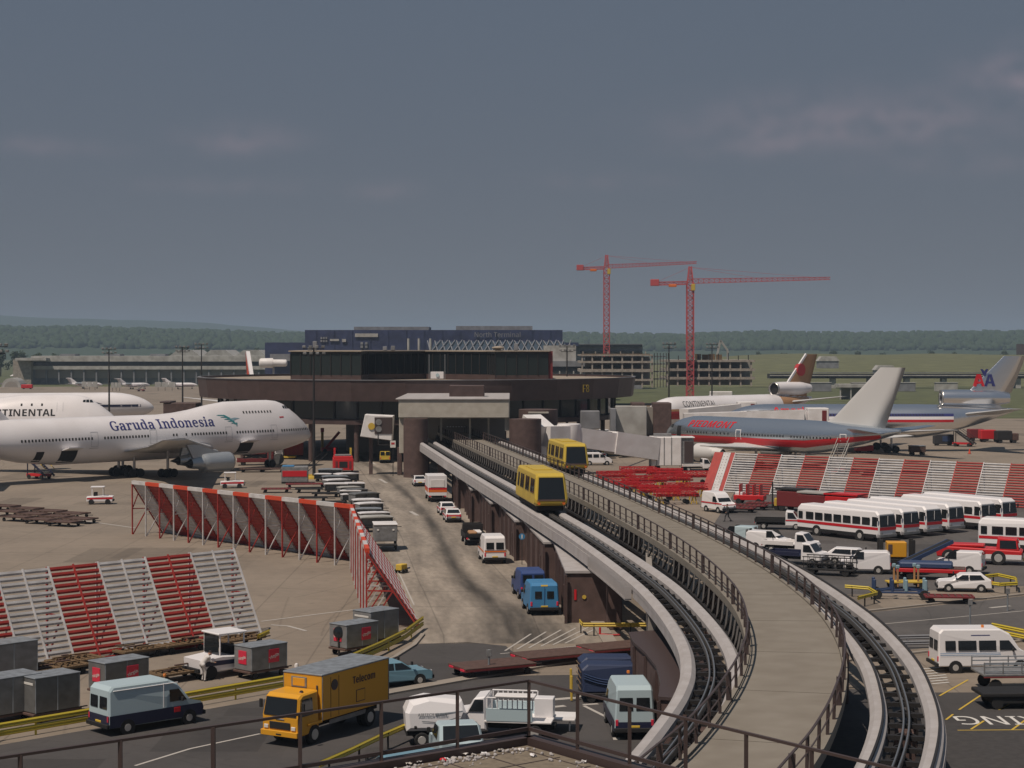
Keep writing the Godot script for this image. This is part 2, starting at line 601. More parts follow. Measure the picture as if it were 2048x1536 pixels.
	mat("trunk", lin(0.06, 0.045, 0.03), 0.9)
	mat("leaf", lin(0.036, 0.060, 0.026), 0.9)
	mat("leaf_far", lin(0.034, 0.058, 0.026), 1.0)
	mat("orange_lamp", lin(0.7, 0.2, 0.02), 0.3)
	mat("plate_yellow", lin(0.65, 0.45, 0.05), 0.5)

# ================================================================ ground
func px_sheet(called: String, pts: Array, y: float, m: String) -> MeshInstance3D:
	var w := []
	for p in pts: w.append(spot(p[0], p[1]))
	var b := Mb.new()
	b.sheet(w, y)
	return structure(b, called, m)

func strip(b: Mb, pts: Array, width: float, y: float):
	for i in pts.size() - 1:
		var a: Vector3 = pts[i]
		var c: Vector3 = pts[i + 1]
		var s := (c - a).cross(Vector3.UP).normalized() * (width / 2)
		b.quad(Vector3(a.x - s.x, y, a.z - s.z), Vector3(a.x + s.x, y, a.z + s.z), Vector3(c.x + s.x, y, c.z + s.z), Vector3(c.x - s.x, y, c.z - s.z))

func px_line(b: Mb, pts: Array, width: float, y := 0.016):
	var w := []
	for p in pts: w.append(spot(p[0], p[1]))
	strip(b, w, width, y)

func road_image() -> ImageTexture:
	# pale concrete with oil and tyre stains down the lane; u across the road, v along it from the near end
	var w := 256
	var h := 1024
	var f := FastNoiseLite.new()
	f.seed = 77; f.frequency = 0.012; f.fractal_octaves = 5
	var g := FastNoiseLite.new()
	g.seed = 4; g.frequency = 0.09; g.fractal_octaves = 3
	var img := Image.create(w, h, false, Image.FORMAT_RGB8)
	for y in h:
		var t := float(y) / h
		var mid := 0.36 + 0.05 * sin(t * 5.0) + 0.20 * exp(-pow(t / 0.10, 2.0))
		var wide := 0.045 + 0.13 * exp(-pow(t / 0.08, 2.0)) + 0.02 * f.get_noise_2d(7.0, y * 0.5)
		for x in w:
			var u := float(x) / w
			var k := 1.0 + 0.22 * f.get_noise_2d(x * 1.6, y * 0.8) + 0.10 * g.get_noise_2d(x, y)
			var s := exp(-pow((u - mid + 0.02 * f.get_noise_2d(y * 0.6, 40.0)) / wide, 2.0)) * (0.75 + 0.5 * f.get_noise_2d(x * 3.0, y * 1.2 + 300.0))
			var s2 := exp(-pow((u - mid - 0.21) / 0.05, 2.0)) * (0.22 + 0.3 * f.get_noise_2d(x * 2.0, y + 900.0))
			k *= 1.0 - clampf(0.54 * s * (1.0 - 0.25 * t) + maxf(s2, 0.0) * 0.5, 0.0, 0.8)
			if y % 41 == 0 or absf(u - 0.66) < 0.004 or absf(u - 0.13) < 0.004: k *= 0.86
			k = clampf(k, 0.1, 1.15) / 1.15
			img.set_pixel(x, y, Color(k, k * 0.985, k * 0.965))
	return ImageTexture.create_from_image(img)

func build_ground():
	var b := Mb.new()
	b.sheet([Vector3(-9000, 0, 200), Vector3(9000, 0, 200), Vector3(9000, 0, -12000), Vector3(-9000, 0, -12000)], -0.06)
	structure(b, "ground", "grass")
	b = Mb.new()
	b.sheet([Vector3(-420, 0, 40), Vector3(420, 0, 40), Vector3(420, 0, -452), Vector3(110, 0, -470), Vector3(60, 0, -520), Vector3(-60, 0, -700), Vector3(-130, 0, -860), Vector3(-420, 0, -820)], 0.0)
	structure(b, "apron", "apron")
	# far taxiway
	b = Mb.new()
	b.sheet([Vector3(-420, 0, -905), Vector3(-90, 0, -905), Vector3(-90, 0, -945), Vector3(-420, 0, -945)], -0.04)
	structure(b, "far_taxiway", "park_asphalt")
	# main airport road and parking across the front
	px_sheet("front_road", [[-700, 1690], [-380, 1560], [0, 1490], [590, 1388], [760, 1322], [838, 1288], [935, 1284], [1012, 1292], [1030, 1308], [1000, 1352], [1250, 1348], [1420, 1400], [1600, 1372], [1820, 1385], [2048, 1385], [2500, 1390], [2600, 1900], [1024, 2100], [-700, 2100]], 0.004, "asphalt")
	px_sheet("bus_park", [[1480, 968], [2700, 1010], [2700, 1175], [2048, 1172], [1560, 1196], [1400, 1090]], 0.004, "park_asphalt")
	px_sheet("side_road", [[1500, 1262], [1620, 1238], [2048, 1192], [2500, 1150], [2800, 1210], [2048, 1275], [1700, 1312], [1560, 1330]], 0.004, "park_asphalt")
	px_sheet("staff_car_park", [[1420, 1460], [1800, 1452], [2048, 1452], [2500, 1455], [2600, 1880], [1500, 2000]], 0.008, "dark_asphalt")
	# service road beside the walls, with its own stained surface
	var rm := StandardMaterial3D.new()
	rm.resource_name = "service_road"
	rm.albedo_color = lin(0.345, 0.31, 0.268)
	rm.albedo_texture = road_image()
	rm.roughness = 0.9
	M["service_road"] = rm
	var left := [[838, 1287], [800, 1180], [772, 1090], [742, 1020], [716, 972], [695, 938], [680, 915]]
	var right := [[1216, 1287], [1150, 1180], [1046, 1090], [985, 1020], [935, 972], [880, 938], [800, 905]]
	b = Mb.new()
	var n := left.size()
	for i in n - 1:
		var q := []
		for k in [i, i + 1]:
			q.append(spot(left[k][0], left[k][1]) + Vector3(0, 0.004, 0))
			q.append(spot(right[k][0], right[k][1]) + Vector3(0, 0.004, 0))
		var zn: float = (-q[0].z - 112.0) / 200.0
		var zf: float = (-q[2].z - 112.0) / 200.0
		b.quad_uv(q[0], q[1], q[3], q[2], Vector2(0, zn), Vector2(1, zn), Vector2(1, zf), Vector2(0, zf))
	structure(b, "service_road", rm)
	# pale kerbs and islands, real steps
	b = Mb.new()
	var kerb := [[700, 1402], [780, 1386], [960, 1354], [1120, 1326], [1262, 1306]]
	for i in kerb.size() - 1:
		b.bar(spot(kerb[i][0], kerb[i][1]) + Vector3(0, 0.05, 0), spot(kerb[i + 1][0], kerb[i + 1][1]) + Vector3(0, 0.05, 0), 0.9, 0.12)
	structure(b, "median_kerb", "pale_concrete")
	b = Mb.new()
	for e in [[[1560, 1352], [1700, 1322], [2048, 1283], [2400, 1246]], [[1500, 1266], [1620, 1236], [2048, 1190]], [[846, 1270], [828, 1292], [790, 1316], [730, 1338], [690, 1348]]]:
		for i in e.size() - 1:
			b.bar(spot(e[i][0], e[i][1]) + Vector3(0, 0.05, 0), spot(e[i + 1][0], e[i + 1][1]) + Vector3(0, 0.05, 0), 0.28, 0.14)
	structure(b, "kerb", "pale_concrete")
	b = Mb.new()
	var pave := [[1216, 1290], [1150, 1183], [1046, 1092], [985, 1022], [935, 974], [880, 940], [846, 930]]
	for i in pave.size() - 1:
		b.bar(spot(pave[i][0] + 6, pave[i][1]) + Vector3(0, 0.05, 0), spot(pave[i + 1][0] + 6, pave[i + 1][1]) + Vector3(0, 0.05, 0), 0.9, 0.13)
	structure(b, "pavement_kerb", "pale_concrete")
	# painted markings
	b = Mb.new()
	px_line(b, [[-300, 1618], [0, 1560], [270, 1540]], 0.18)
	px_line(b, [[270, 1532], [380, 1498], [520, 1468]], 0.16)
	px_line(b, [[-40, 1568], [130, 1542]], 0.16)
	for i in 6:
		px_line(b, [[1010 + i * 24, 1302 - i * 3], [1062 + i * 30, 1268 - i * 4]], 0.13)
	px_line(b, [[1000, 1308], [1200, 1288]], 0.14)
	px_line(b, [[752, 1108], [800, 1150], [828, 1210]], 0.12)
	for q in [[744, 925], [766, 962], [828, 1027]]:
		px_line(b, [[q[0] - 7, q[1] - 4], [q[0] + 7, q[1] + 4]], 0.45)
	px_line(b, [[1098, 1400], [1150, 1396]], 0.5); px_line(b, [[1150, 1396], [1186, 1386]], 0.22)
	px_line(b, [[1168, 1412], [1216, 1436]], 0.2); px_line(b, [[1166, 1410], [1196, 1408]], 0.3)
	px_line(b, [[1072, 1418], [1130, 1412]], 0.4); px_line(b, [[1226, 1478], [1240, 1478]], 0.5)
	structure(b, "white_marking", "line_worn")
	b = Mb.new()
	px_line(b, [[522, 1243], [640, 1228], [722, 1218]], 0.22)
	px_line(b, [[542, 1250], [575, 1252], [612, 1262]], 0.25)
	px_line(b, [[120, 1035], [270, 1056]], 0.3)
	px_line(b, [[1240, 990], [1340, 1000]], 0.2)
	px_line(b, [[1980, 1216], [2020, 1212]], 0.35)
	px_line(b, [[1620, 1262], [2048, 1222]], 0.14)
	structure(b, "apron_line", "line_worn")
	b = Mb.new()
	for i in 7:
		px_line(b, [[1846 + i * 3, 1338 + i * 5], [1886 + i * 2, 1335 + i * 5]], 0.16)
	structure(b, "crossing_marking", "line_white")
	b = Mb.new()
	for e in [[[1879, 1392], [1936, 1360]], [[1918, 1420], [1978, 1380]], [[1892, 1440], [1906, 1429]], [[1942, 1459], [1968, 1442]], [[1915, 1461], [2060, 1460]], [[2024, 1460], [2050, 1441]], [[1998, 1420], [2018, 1409]]]:
		px_line(b, e, 0.11)
	structure(b, "yellow_marking", "line_yellow")
	# NO PARKING, painted to be read from the far side
	var tm := TextMesh.new()
	tm.text = "NO PARKING"
	var sf := SystemFont.new()
	sf.font_names = PackedStringArray(["Droid Sans"])
	tm.font = sf
	tm.font_size = 64
	tm.pixel_size = 0.0135
	tm.depth = 0.0
	tm.horizontal_alignment = HORIZONTAL_ALIGNMENT_RIGHT
	var o := structure(tm, "painted_lettering", "line_white")
	o.position = spot(1908, 1441) + Vector3(0, 0.02, 0)
	o.rotation_degrees = Vector3(-90, 180, 0)
	o.scale = Vector3(2.2, 3.2, 1)

# ================================================================ far background
func ridge(called: String, crest: Array, d: float, m: String, depth := 900.0, seed_ := 1) -> Array:
	# hills: a broad crest at distance d, its line given as bearing and sighted height
	var f := FastNoiseLite.new()
	f.seed = seed_; f.frequency = 0.0021; f.fractal_octaves = 4
	var rows := []
	var tops := []
	var steps := 150
	for j in 7:
		var row := PackedVector3Array()
		var s := float(j) / 6.0
		for i in steps + 1:
			var u := lerpf(-900.0, 2950.0, float(i) / steps)
			var v := crest_at(crest, u)
			var top := EYE + (695.0 - v) / FOCAL * d
			var prof := sin(PI * minf(s * 0.62, 1.0)) if s < 0.99 else 0.9
			var p := far(u, d - depth / 2 + s * depth)
			p.y = top * prof * (1.0 + 0.05 * f.get_noise_2d(p.x, p.z * 2.0)) - (2.0 if j == 0 else 0.0)
			row.append(p)
		rows.append(row)
	var b := Mb.new()
	b.grid(rows, false, false, false, true)
	structure(b, called, m)
	return rows

func crest_at(c: Array, u: float) -> float:
	if u <= c[0][0]: return c[0][1]
	for i in c.size() - 1:
		if u < c[i + 1][0]:
			return lerpf(c[i][1], c[i + 1][1], (u - c[i][0]) / (c[i + 1][0] - c[i][0]))
	return c[-1][1]

func blob_mesh(seed_: int) -> ArrayMesh:
	# a small crown of lobes, for woods seen from kilometres away
	var f := FastNoiseLite.new()
	f.seed = seed_; f.frequency = 0.9
	var rings := []
	for i in 6:
		var a := PI * (i + 0.02) / 5.04
		var ring := PackedVector3Array()
		for j in 8:
			var t := TAU * j / 8.0
			var p := Vector3(sin(a) * cos(t), -cos(a), sin(a) * sin(t))
			ring.append(p * (0.8 + 0.45 * f.get_noise_3dv(p * 2.0)))
		rings.append(ring)
	var b := Mb.new()
	b.grid(rings, true, false, false, true)
	return b.mesh()

func wood(called: String, label: String, rows: Array, count: int, size: float, seed_: int, u0 := 0, u1 := 150):
	var rng := RandomNumberGenerator.new()
	rng.seed = seed_
	var mm := MultiMesh.new()
	mm.transform_format = MultiMesh.TRANSFORM_3D
	mm.mesh = blob_mesh(seed_)
	mm.instance_count = count
	for k in count:
		var i := rng.randi_range(u0, u1 - 1)
		var j := rng.randi_range(1, 4)
		var a: Vector3 = rows[j][i].lerp(rows[j][i + 1], rng.randf())
		var c: Vector3 = rows[j + 1][i].lerp(rows[j + 1][i + 1], rng.randf())
		var p := a.lerp(c, rng.randf())
		var s := size * rng.randf_range(0.5, 1.7)
		mm.set_instance_transform(k, Transform3D(Basis(Vector3.UP, rng.randf() * TAU).scaled(Vector3(s, s * rng.randf_range(0.7, 1.2), s)), p + Vector3(0, s * 0.3, 0)))
	var o := MultiMeshInstance3D.new()
	o.multimesh = mm
	o.name = numbered(self, called)
	o.material_override = M["leaf_far"]
	add_child(o)
	tag(o, label, "wood", "", "stuff")

func tree(at: Vector3, h: float, w: float, seed_: int, label: String, group: String):
	var t := thing("broadleaf_tree", label, "tree", at, 0, group)
	var rng := RandomNumberGenerator.new()
	rng.seed = seed_
	var b := Mb.new()
	b.tube([Vector3.ZERO, Vector3(0.1, h * 0.3, 0), Vector3(-0.1, h * 0.7, 0.1)], w * 0.035, 6)
	for k in 5:
		var a := rng.randf() * TAU
		b.tube([Vector3(0, h * 0.35, 0), Vector3(cos(a) * w * 0.2, h * 0.55, sin(a) * w * 0.2), Vector3(cos(a) * w * 0.36, h * 0.72, sin(a) * w * 0.36)], w * 0.014, 4)
	part(b, "trunk", "trunk", t)
	b = Mb.new()
	var clumps := []
	for k in 16:
		var a := rng.randf() * TAU
		var e := rng.randf_range(0.0, 1.0)
		var r := w * 0.36 * sqrt(rng.randf()) * (1.0 - 0.5 * e)
		clumps.append([Vector3(cos(a) * r, h * (0.34 + 0.56 * e), sin(a) * r), w * rng.randf_range(0.12, 0.2)])
	for c in clumps:
		for k in 45:
			var q = Vector3(rng.randfn(), rng.randfn(), rng.randfn()).normalized() * c[1] * rng.randf_range(0.6, 1.05)
			var p: Vector3 = c[0] + q
			var x := Vector3(rng.randfn(), rng.randfn(), rng.randfn()).normalized()
			var y := x.cross(q.normalized() + Vector3(0.01, 0, 0)).normalized()
			var s := w * 0.032
			b.quad(p - x * s - y * s, p + x * s - y * s, p + x * s + y * s * 0.9, p - x * s * 0.8 + y * s)
	part(b, "crown", "leaf", t)

func block(parent: Node3D, called: String, m: String, u0: float, u1: float, v0: float, v1: float, d: float, deep: float):
	# a wall or storey sighted between bearings u0..u1 and heights v0 (top) .. v1 (foot), standing at distance d
	var s := d / FOCAL
	var x0 := (u0 - 1024.0) * s
	var x1 := (u1 - 1024.0) * s
	var y1 := EYE - (v0 - 695.0) * s
	var y0 := maxf(EYE - (v1 - 695.0) * s, 0.0)
	var b := Mb.new()
	b.box(Vector3((x0 + x1) / 2, (y0 + y1) / 2, -d - deep / 2) - parent.position, Vector3(x1 - x0, y1 - y0, deep))
	return part(b, called, m, parent)

func build_background():
	ridge("far_hills", [[-900, 622], [0, 624], [60, 628], [150, 632], [300, 636], [420, 642], [530, 652], [700, 666], [1100, 676], [2900, 676]], 7200.0, "leaf_far", 2000.0, 4)
	var mid := ridge("wooded_hills", [[-900, 657], [0, 658], [60, 660], [130, 657], [240, 660], [300, 663], [420, 665], [520, 672], [700, 672], [1000, 671], [1130, 671], [1250, 675], [1400, 673], [1560, 669], [1650, 673], [1800, 671], [2048, 668], [2900, 665]], 3400.0, "leaf_far", 1500.0, 9)
	wood("distant_wood", "dense dark green wood covering the hills along the horizon", mid, 15000, 7.0, 31)
	# grassy bank beyond the apron
	var rows := []
	for j in 5:
		var row := PackedVector3Array()
		for i in 41:
			var u := lerpf(1180.0, 2700.0, i / 40.0)
			var p := far(u, 840.0 + j * 150.0)
			p.y = [-0.3, 3.0, 8.5, 12.6, 13.2][j] * smoothstep(1180.0, 1520.0, u) + 0.5 * sin(i * 0.9 + j)
			row.append(p)
		rows.append(row)
	var b := Mb.new()
	b.grid(rows, false, false, false, true)
	structure(b, "grass_bank", "dry_grass")
	for k in 7:
		tree(far(-30 + k * 24 + (k % 3) * 7, 1120 + (k * 37) % 130), 13.0 + (k * 5) % 6, 11.0 + (k * 3) % 5, 40 + k, "broad green tree in the clump beyond the long grey terminal", "trees beyond the grey terminal")
	for k in 8:
		tree(far(345 + k * 24, 1500 + (k * 53) % 160), 14.0 + (k * 5) % 6, 15.0, 60 + k, "round green tree behind the pale pitched roofs", "trees behind the pale roofs")
	for k in 12:
		tree(far(1470 + k * 49, 1660 + (k * 71) % 120), 11.0 + (k * 5) % 7, 13.0, 80 + k, "small green tree at the top of the grassy bank", "trees along the grassy bank")
	grey_terminal()
	blue_terminal()
	construction_site()
	road_bridge()
	tower_crane(Vector3(0, 0, 0), 1213, 720.0, 536.0, 510.0, 1154, 1393, -7.0, "tall red tower crane whose jib crosses above the other crane", 1)
	tower_crane(Vector3(0, 0, 0), 1380, 600.0, 566.0, 533.0, 1302, 1660, -5.0, "red tower crane with the longer jib rising from the concrete frame", 1)

func grey_terminal():
	var t := thing("terminal_building", "long low grey terminal building with dark window bands behind the light aircraft", "building", far(300, 900))
	block(t, "wall", "grey_clad", 60, 582, 737, 775, 902, 26)
	block(t, "roof_band", "pale_clad", 62, 582, 712, 723, 899, 30)
	block(t, "window_band", "dark_glass", 64, 580, 723, 732, 901, 28)
	block(t, "floor_band", "pale_clad", 56, 582, 732, 739, 899, 30)
	block(t, "undercroft", "recess_shade_grey", 58, 520, 739, 756, 901, 27)
	for k in 21:
		block(t, "column", "grey_clad", 66 + k * 25, 69 + k * 25, 739, 770, 899.6, 0.9)
	block(t, "stair_tower", "raw_concrete", 26, 62, 719, 772, 896, 20)
	block(t, "canopy", "pale_clad", 30, 92, 716, 721, 892, 16)
	for k in 3:
		block(t, "roof_plant", "grey_clad", 120 + k * 90, 150 + k * 90, 708, 712.5, 905, 10)
	t = thing("pitched_roof_hall", "pale hall with a row of shallow pitched roofs above the grey terminal", "building", far(430, 990))
	block(t, "wall", "pale_clad", 338, 532, 713, 772, 992, 30)
	for k in 3:
		var s := 990.0 / FOCAL
		var x0 := (338.0 + k * 66 - 1024) * s
		var x1 := (338.0 + (k + 1) * 66 - 1024) * s
		var y0 := EYE - (713.5 - 695) * s
		var y1 := EYE - (700.0 - 695) * s
		var xm := (x0 + x1) / 2
		var b := Mb.new()
		for e in [[-988.0, 1.0], [-1026.0, -1.0]]:
			var p := [Vector3(x0, y0, e[0]), Vector3(x1, y0, e[0]), Vector3(xm + 4, y1, e[0]), Vector3(xm - 4, y1, e[0])]
			for i in 4: p[i] -= t.position
			if e[1] > 0: b.quad(p[0], p[1], p[2], p[3])
			else: b.quad(p[3], p[2], p[1], p[0])
		var q := [Vector3(x0, y0, 0), Vector3(xm - 4, y1, 0), Vector3(xm + 4, y1, 0), Vector3(x1, y0, 0)]
		for i in 3:
			b.quad(q[i] + Vector3(0, 0, -988) - t.position, q[i + 1] + Vector3(0, 0, -988) - t.position, q[i + 1] + Vector3(0, 0, -1026) - t.position, q[i] + Vector3(0, 0, -1026) - t.position)
		part(b, "roof", "pale_clad", t)
	t = thing("white_cylinder", "white horizontal cylinder raised on a thin post before the blue terminal", "tank", far(547, 560))  # cylinder taken for an airliner tail engine, built here as a raised tank
	var b := Mb.new()
	var y := EYE - 31.0 * 560 / FOCAL
	b.lathe(Vector3(-4.4, y, 0), Vector3.RIGHT, [[0, 0.9], [0.15, 1.3], [0.6, 1.5], [4.2, 1.55], [4.3, 1.15], [8.2, 1.1], [8.6, 0.85], [8.7, 0.3]], 18)
	part(b, "shell", "white_dirty", t)
	b = Mb.new()
	b.tube([Vector3(0, 0, 0), Vector3(0, y - 1.2, 0)], 0.3, 8)
	part(b, "post", "pale_clad", t)

func blue_terminal():
	var t := thing("terminal_building", "large navy blue flat-topped terminal rising behind the dark satellite building", "building", far(868, 705))
	block(t, "wall", "navy_clad", 610, 1125, 660, 800, 705, 60)
	block(t, "side_wing", "navy_clad", 530, 610, 685, 800, 712, 50)
	block(t, "grey_base", "grey_clad", 540, 612, 708, 722, 708, 5)
	block(t, "roof_plant", "grey_clad", 708, 858, 653.5, 661, 716, 20)
	block(t, "roof_plant", "grey_clad", 912, 1065, 652, 661, 712, 20)
	block(t, "vent_louvre", "pale_clad", 710, 756, 667, 674, 704.4, 0.8)
	for k in 4:
		block(t, "vent_louvre", "grey_clad", 721 + (k % 2) * 9, 726 + (k % 2) * 9, 684 + (k / 2) * 7, 689 + (k / 2) * 7, 704.4, 0.8)
	block(t, "vent_louvre", "pale_clad", 660, 678, 678, 682, 704.4, 0.8)
	block(t, "vent_louvre", "pale_clad", 684, 692, 678, 684, 704.4, 0.8)
	for k in 6:
		block(t, "vent_louvre", "grey_clad", 641 + (k % 3) * 5, 644.5 + (k % 3) * 5, 674 + (k / 3) * 6, 678 + (k / 3) * 6, 704.4, 0.8)
	for k in 14:
		block(t, "facade_rib", "navy_clad", 632 + k * 36, 633.2 + k * 36, 660.6, 720, 704.7, 0.5)
	for k in 3:
		var b := Mb.new()
		var p := far([817, 838, 861][k], 690) - t.position
		var y0 := EYE - 15.0 * 690 / FOCAL
		var y1 := EYE + 18.0 * 690 / FOCAL
		b.tube([Vector3(p.x, y0 - 6, p.z), Vector3(p.x, y1, p.z)], 0.5, 10)
		part(b, "flue", "pale_clad", t)
	# glazed sloping roof with diagonal trusses
	var s := 660.0 / FOCAL
	var rx0 := (866.0 - 1024) * s
	var rx1 := (1130.0 - 1024) * s
	var ya := EYE + 12.0 * s
	var yb := EYE - 12.0 * s
	var g := Mb.new()
	g.quad(Vector3(rx0, yb, -640) - t.position, Vector3(rx1, yb, -640) - t.position, Vector3(rx1, ya, -668) - t.position, Vector3(rx0, ya, -668) - t.position)
	part(g, "glazed_roof", "tower_glass", t)
	for k in 19:
		g = Mb.new()
		var x := lerpf(rx0, rx1, k / 18.0)
		g.bar(Vector3(x, yb + 0.3, -640.4) - t.position, Vector3(x - 2.4, ya + 0.3, -668.4) - t.position, 0.35, 0.3)
		part(g, "roof_truss", "grey_clad", t)
		g = Mb.new()
		g.bar(Vector3(x, yb + 0.5, -640.4) - t.position, Vector3(x + 2.4, ya + 0.5, -668.4) - t.position, 0.3, 0.3)
		part(g, "roof_truss", "grey_clad", t)
	block(t, "front_block", "pale_clad", 1088, 1152, 691, 722, 630, 14)
	block(t, "front_window", "dark_glass", 1090, 1150, 723, 728, 629.4, 1)
	for k in 4:
		block(t, "floor_band", "grey_clad" if k % 2 == 0 else "dark_glass", 1094, 1215, 722 + k * 11, 733 + k * 11, 628.0 + k * 0.5, 12)
	for k in 8:
		block(t, "column", "pale_clad", 1118 + k * 14, 1120.5 + k * 14, 742, 772, 627.0, 0.6)
	var tm := text_mesh("North Terminal", "Droid Sans", 1.9)
	var o := part(tm, "lettering", "grey_clad", t)
	o.position = Vector3(far(995, 704.2).x, EYE + 25.5 * 704.0 / FOCAL, -704.2) - t.position
	t = thing("office_block", "low grey office block with dark roof band beyond the first crane", "building", far(1210, 800))
	block(t, "wall", "grey_clad", 1132, 1285, 688, 780, 802, 18)
	block(t, "window_band", "dark_glass", 1150, 1284, 689, 694, 801, 1.5)
	block(t, "window_band", "dark_glass", 1160, 1284, 701, 705, 801, 1.5)
	block(t, "roof_block", "navy_clad", 1130, 1157, 685, 692, 798, 20)

func text_mesh(s: String, font: String, height: float, depth := 0.05) -> TextMesh:
	var tm := TextMesh.new()
	tm.text = s
	var sf := SystemFont.new()
	sf.font_names = PackedStringArray([font])
	tm.font = sf
	tm.font_size = 48
	tm.pixel_size = height / 34.0     # capitals are about 0.71 of 48
	tm.depth = depth
	return tm

func construction_site():
	var t := thing("building_frame", "unfinished concrete building frame of open floors below the red cranes", "building", far(1330, 580))
	# front range
	for f in 4:
		block(t, "floor_slab", "raw_concrete", 1160, 1306, [709, 722, 738, 758][f], [712, 726, 744, 762][f], 570, 22)
	for k in 8:
		for f in 3:
			block(t, "column", "raw_concrete", 1163 + k * 20, 1166 + k * 20, [712, 726, 744][f], [722, 738, 758][f], 570.3, 0.6)
		block(t, "column", "raw_concrete", 1163 + k * 20, 1166 + k * 20, 762, 775, 570.3, 0.6)
	block(t, "core_wall", "recess_shade_grey", 1170, 1300, 713, 770, 590, 1)
	# rear range
	for f in 3:
		block(t, "floor_slab", "raw_concrete", 1330, 1510, [720, 737, 754][f], [724, 742, 759][f], 600, 24)
	for k in 9:
		for f in 3:
			block(t, "column", "raw_concrete", 1333 + k * 21, 1336 + k * 21, [724, 742, 759][f], [737, 754, 772][f], 600.4, 0.7)
		block(t, "reinforcement_post", "dark_steel", 1336 + k * 20, 1337.6 + k * 20, 706 + (k * 5) % 6, 720, 604, 0.3)
	block(t, "core_wall", "recess_shade_grey", 1340, 1500, 724, 770, 622, 1)
	for k in 4:
		block(t, "formwork_panel", "rust_wood", 1390 + k * 14, 1402 + k * 14, 708 + k % 2, 720, 606, 0.4)
	for k in 4:
		block(t, "scaffold_stage", "grey_clad", 1308, 1332, 712 + k * 15, 714 + k * 15, 572, 2)
	for k in 5:
		block(t, "scaffold_pole", "dark_steel", 1308 + k * 6, 1309.2 + k * 6, 706, 775, 571.5, 0.25)
	for k in 6:
		block(t, "parapet_frame", "raw_concrete", 1165 + k * 25, 1167 + k * 25, 703, 709, 571, 0.4)
	block(t, "parapet_beam", "rust_wood", 1162, 1300, 707.5, 709.5, 570.5, 0.5)
	var h := Mb.new()
	h.sheet([far(1270, 545), far(1530, 545), far(1540, 600), far(1270, 600)], 0.012)
	structure(h, "bare_earth", "rust_wood")
	t = thing("concrete_pump", "pale folded concrete pump boom raised above the building frame", "machine", far(1440, 640))
	var b := Mb.new()
	var p := [far(1432, 640, 9), far(1434, 640, EYE - 15.0 * 640 / FOCAL), far(1441, 640, EYE + 14.0 * 640 / FOCAL), far(1455, 640, EYE - 6.0 * 640 / FOCAL), far(1456, 640, 9)]
	for i in 4: b.bar(p[i] - t.position, p[i + 1] - t.position, 0.7, 0.7)
	part(b, "boom", "pale_clad", t)
	b = Mb.new()
	b.cbox(far(1442, 640, 1.6) - t.position, Vector3(8, 2.6, 2.6), 0.2)
	part(b, "chassis", "white_dirty", t)
	t = thing("site_hut", "small white pitched tent roof in front of the building frame", "hut", far(1425, 540))
	b = Mb.new()
	var w := 2.6
	b.box(Vector3(0, 1.6, 0), Vector3(5.2, 3.2, 3))
	part(b, "wall", "grey_clad", t)
	b = Mb.new()
	b.profile([[-w * 1.1, 3.2], [w * 1.1, 3.2], [0, 4.4]], 1.7, 99, 0, 0.02)
	part(b, "roof", "white_paint", t)
	for k in 4:
		var y0 := thing("site_hut", "flat-roofed grey site cabin below the building frame", "hut", far(1342 + k * 52, 520 + k * 14), 4 * k, "site cabins below the frame")
		b = Mb.new()
		b.cbox(Vector3(0, 1.5, 0), Vector3(7, 3, 3), 0.05)
		part(b, "wall", ["grey_clad", "dolly_brown", "pale_clad", "grey_clad"][k], y0)
		b = Mb.new()
		b.box(Vector3(0, 3.08, 0), Vector3(7.3, 0.14, 3.3))
		part(b, "roof", "pale_clad", y0)
		for e in [-1.9, 1.9]:
			b = Mb.new()
			b.box(Vector3(e, 1.8, 1.52), Vector3(1.4, 0.9, 0.05))
			part(b, "window", "dark_glass", y0)
	for k in 5:
		var c := thing("parked_car", "small distant parked car on the verge beyond the satellite", "car", far(1285 + k * 34, 500 + (k * 23) % 40), 10 * k, "cars on the far verge")
		b = Mb.new()
		b.profile([[-2, 0.3], [2, 0.3], [2, 0.8], [1.0, 0.9], [0.4, 1.4], [-1.2, 1.4], [-2, 0.9]], 0.85, 0.8, 0.2, 0.08)
		part(b, "body", ["red_paint", "white_paint", "red_paint", "car_blue", "white_paint"][k], c)
		b = Mb.new()
		for e in [[-1.2, 0.8], [1.2, 0.8], [-1.2, -0.8], [1.2, -0.8]]:
			b.disc(Vector3(e[0], 0.3, e[1]), Vector3(0, 0, 1), 0.3, 0.18, 10)
		part(b, "wheels", "rubber", c)

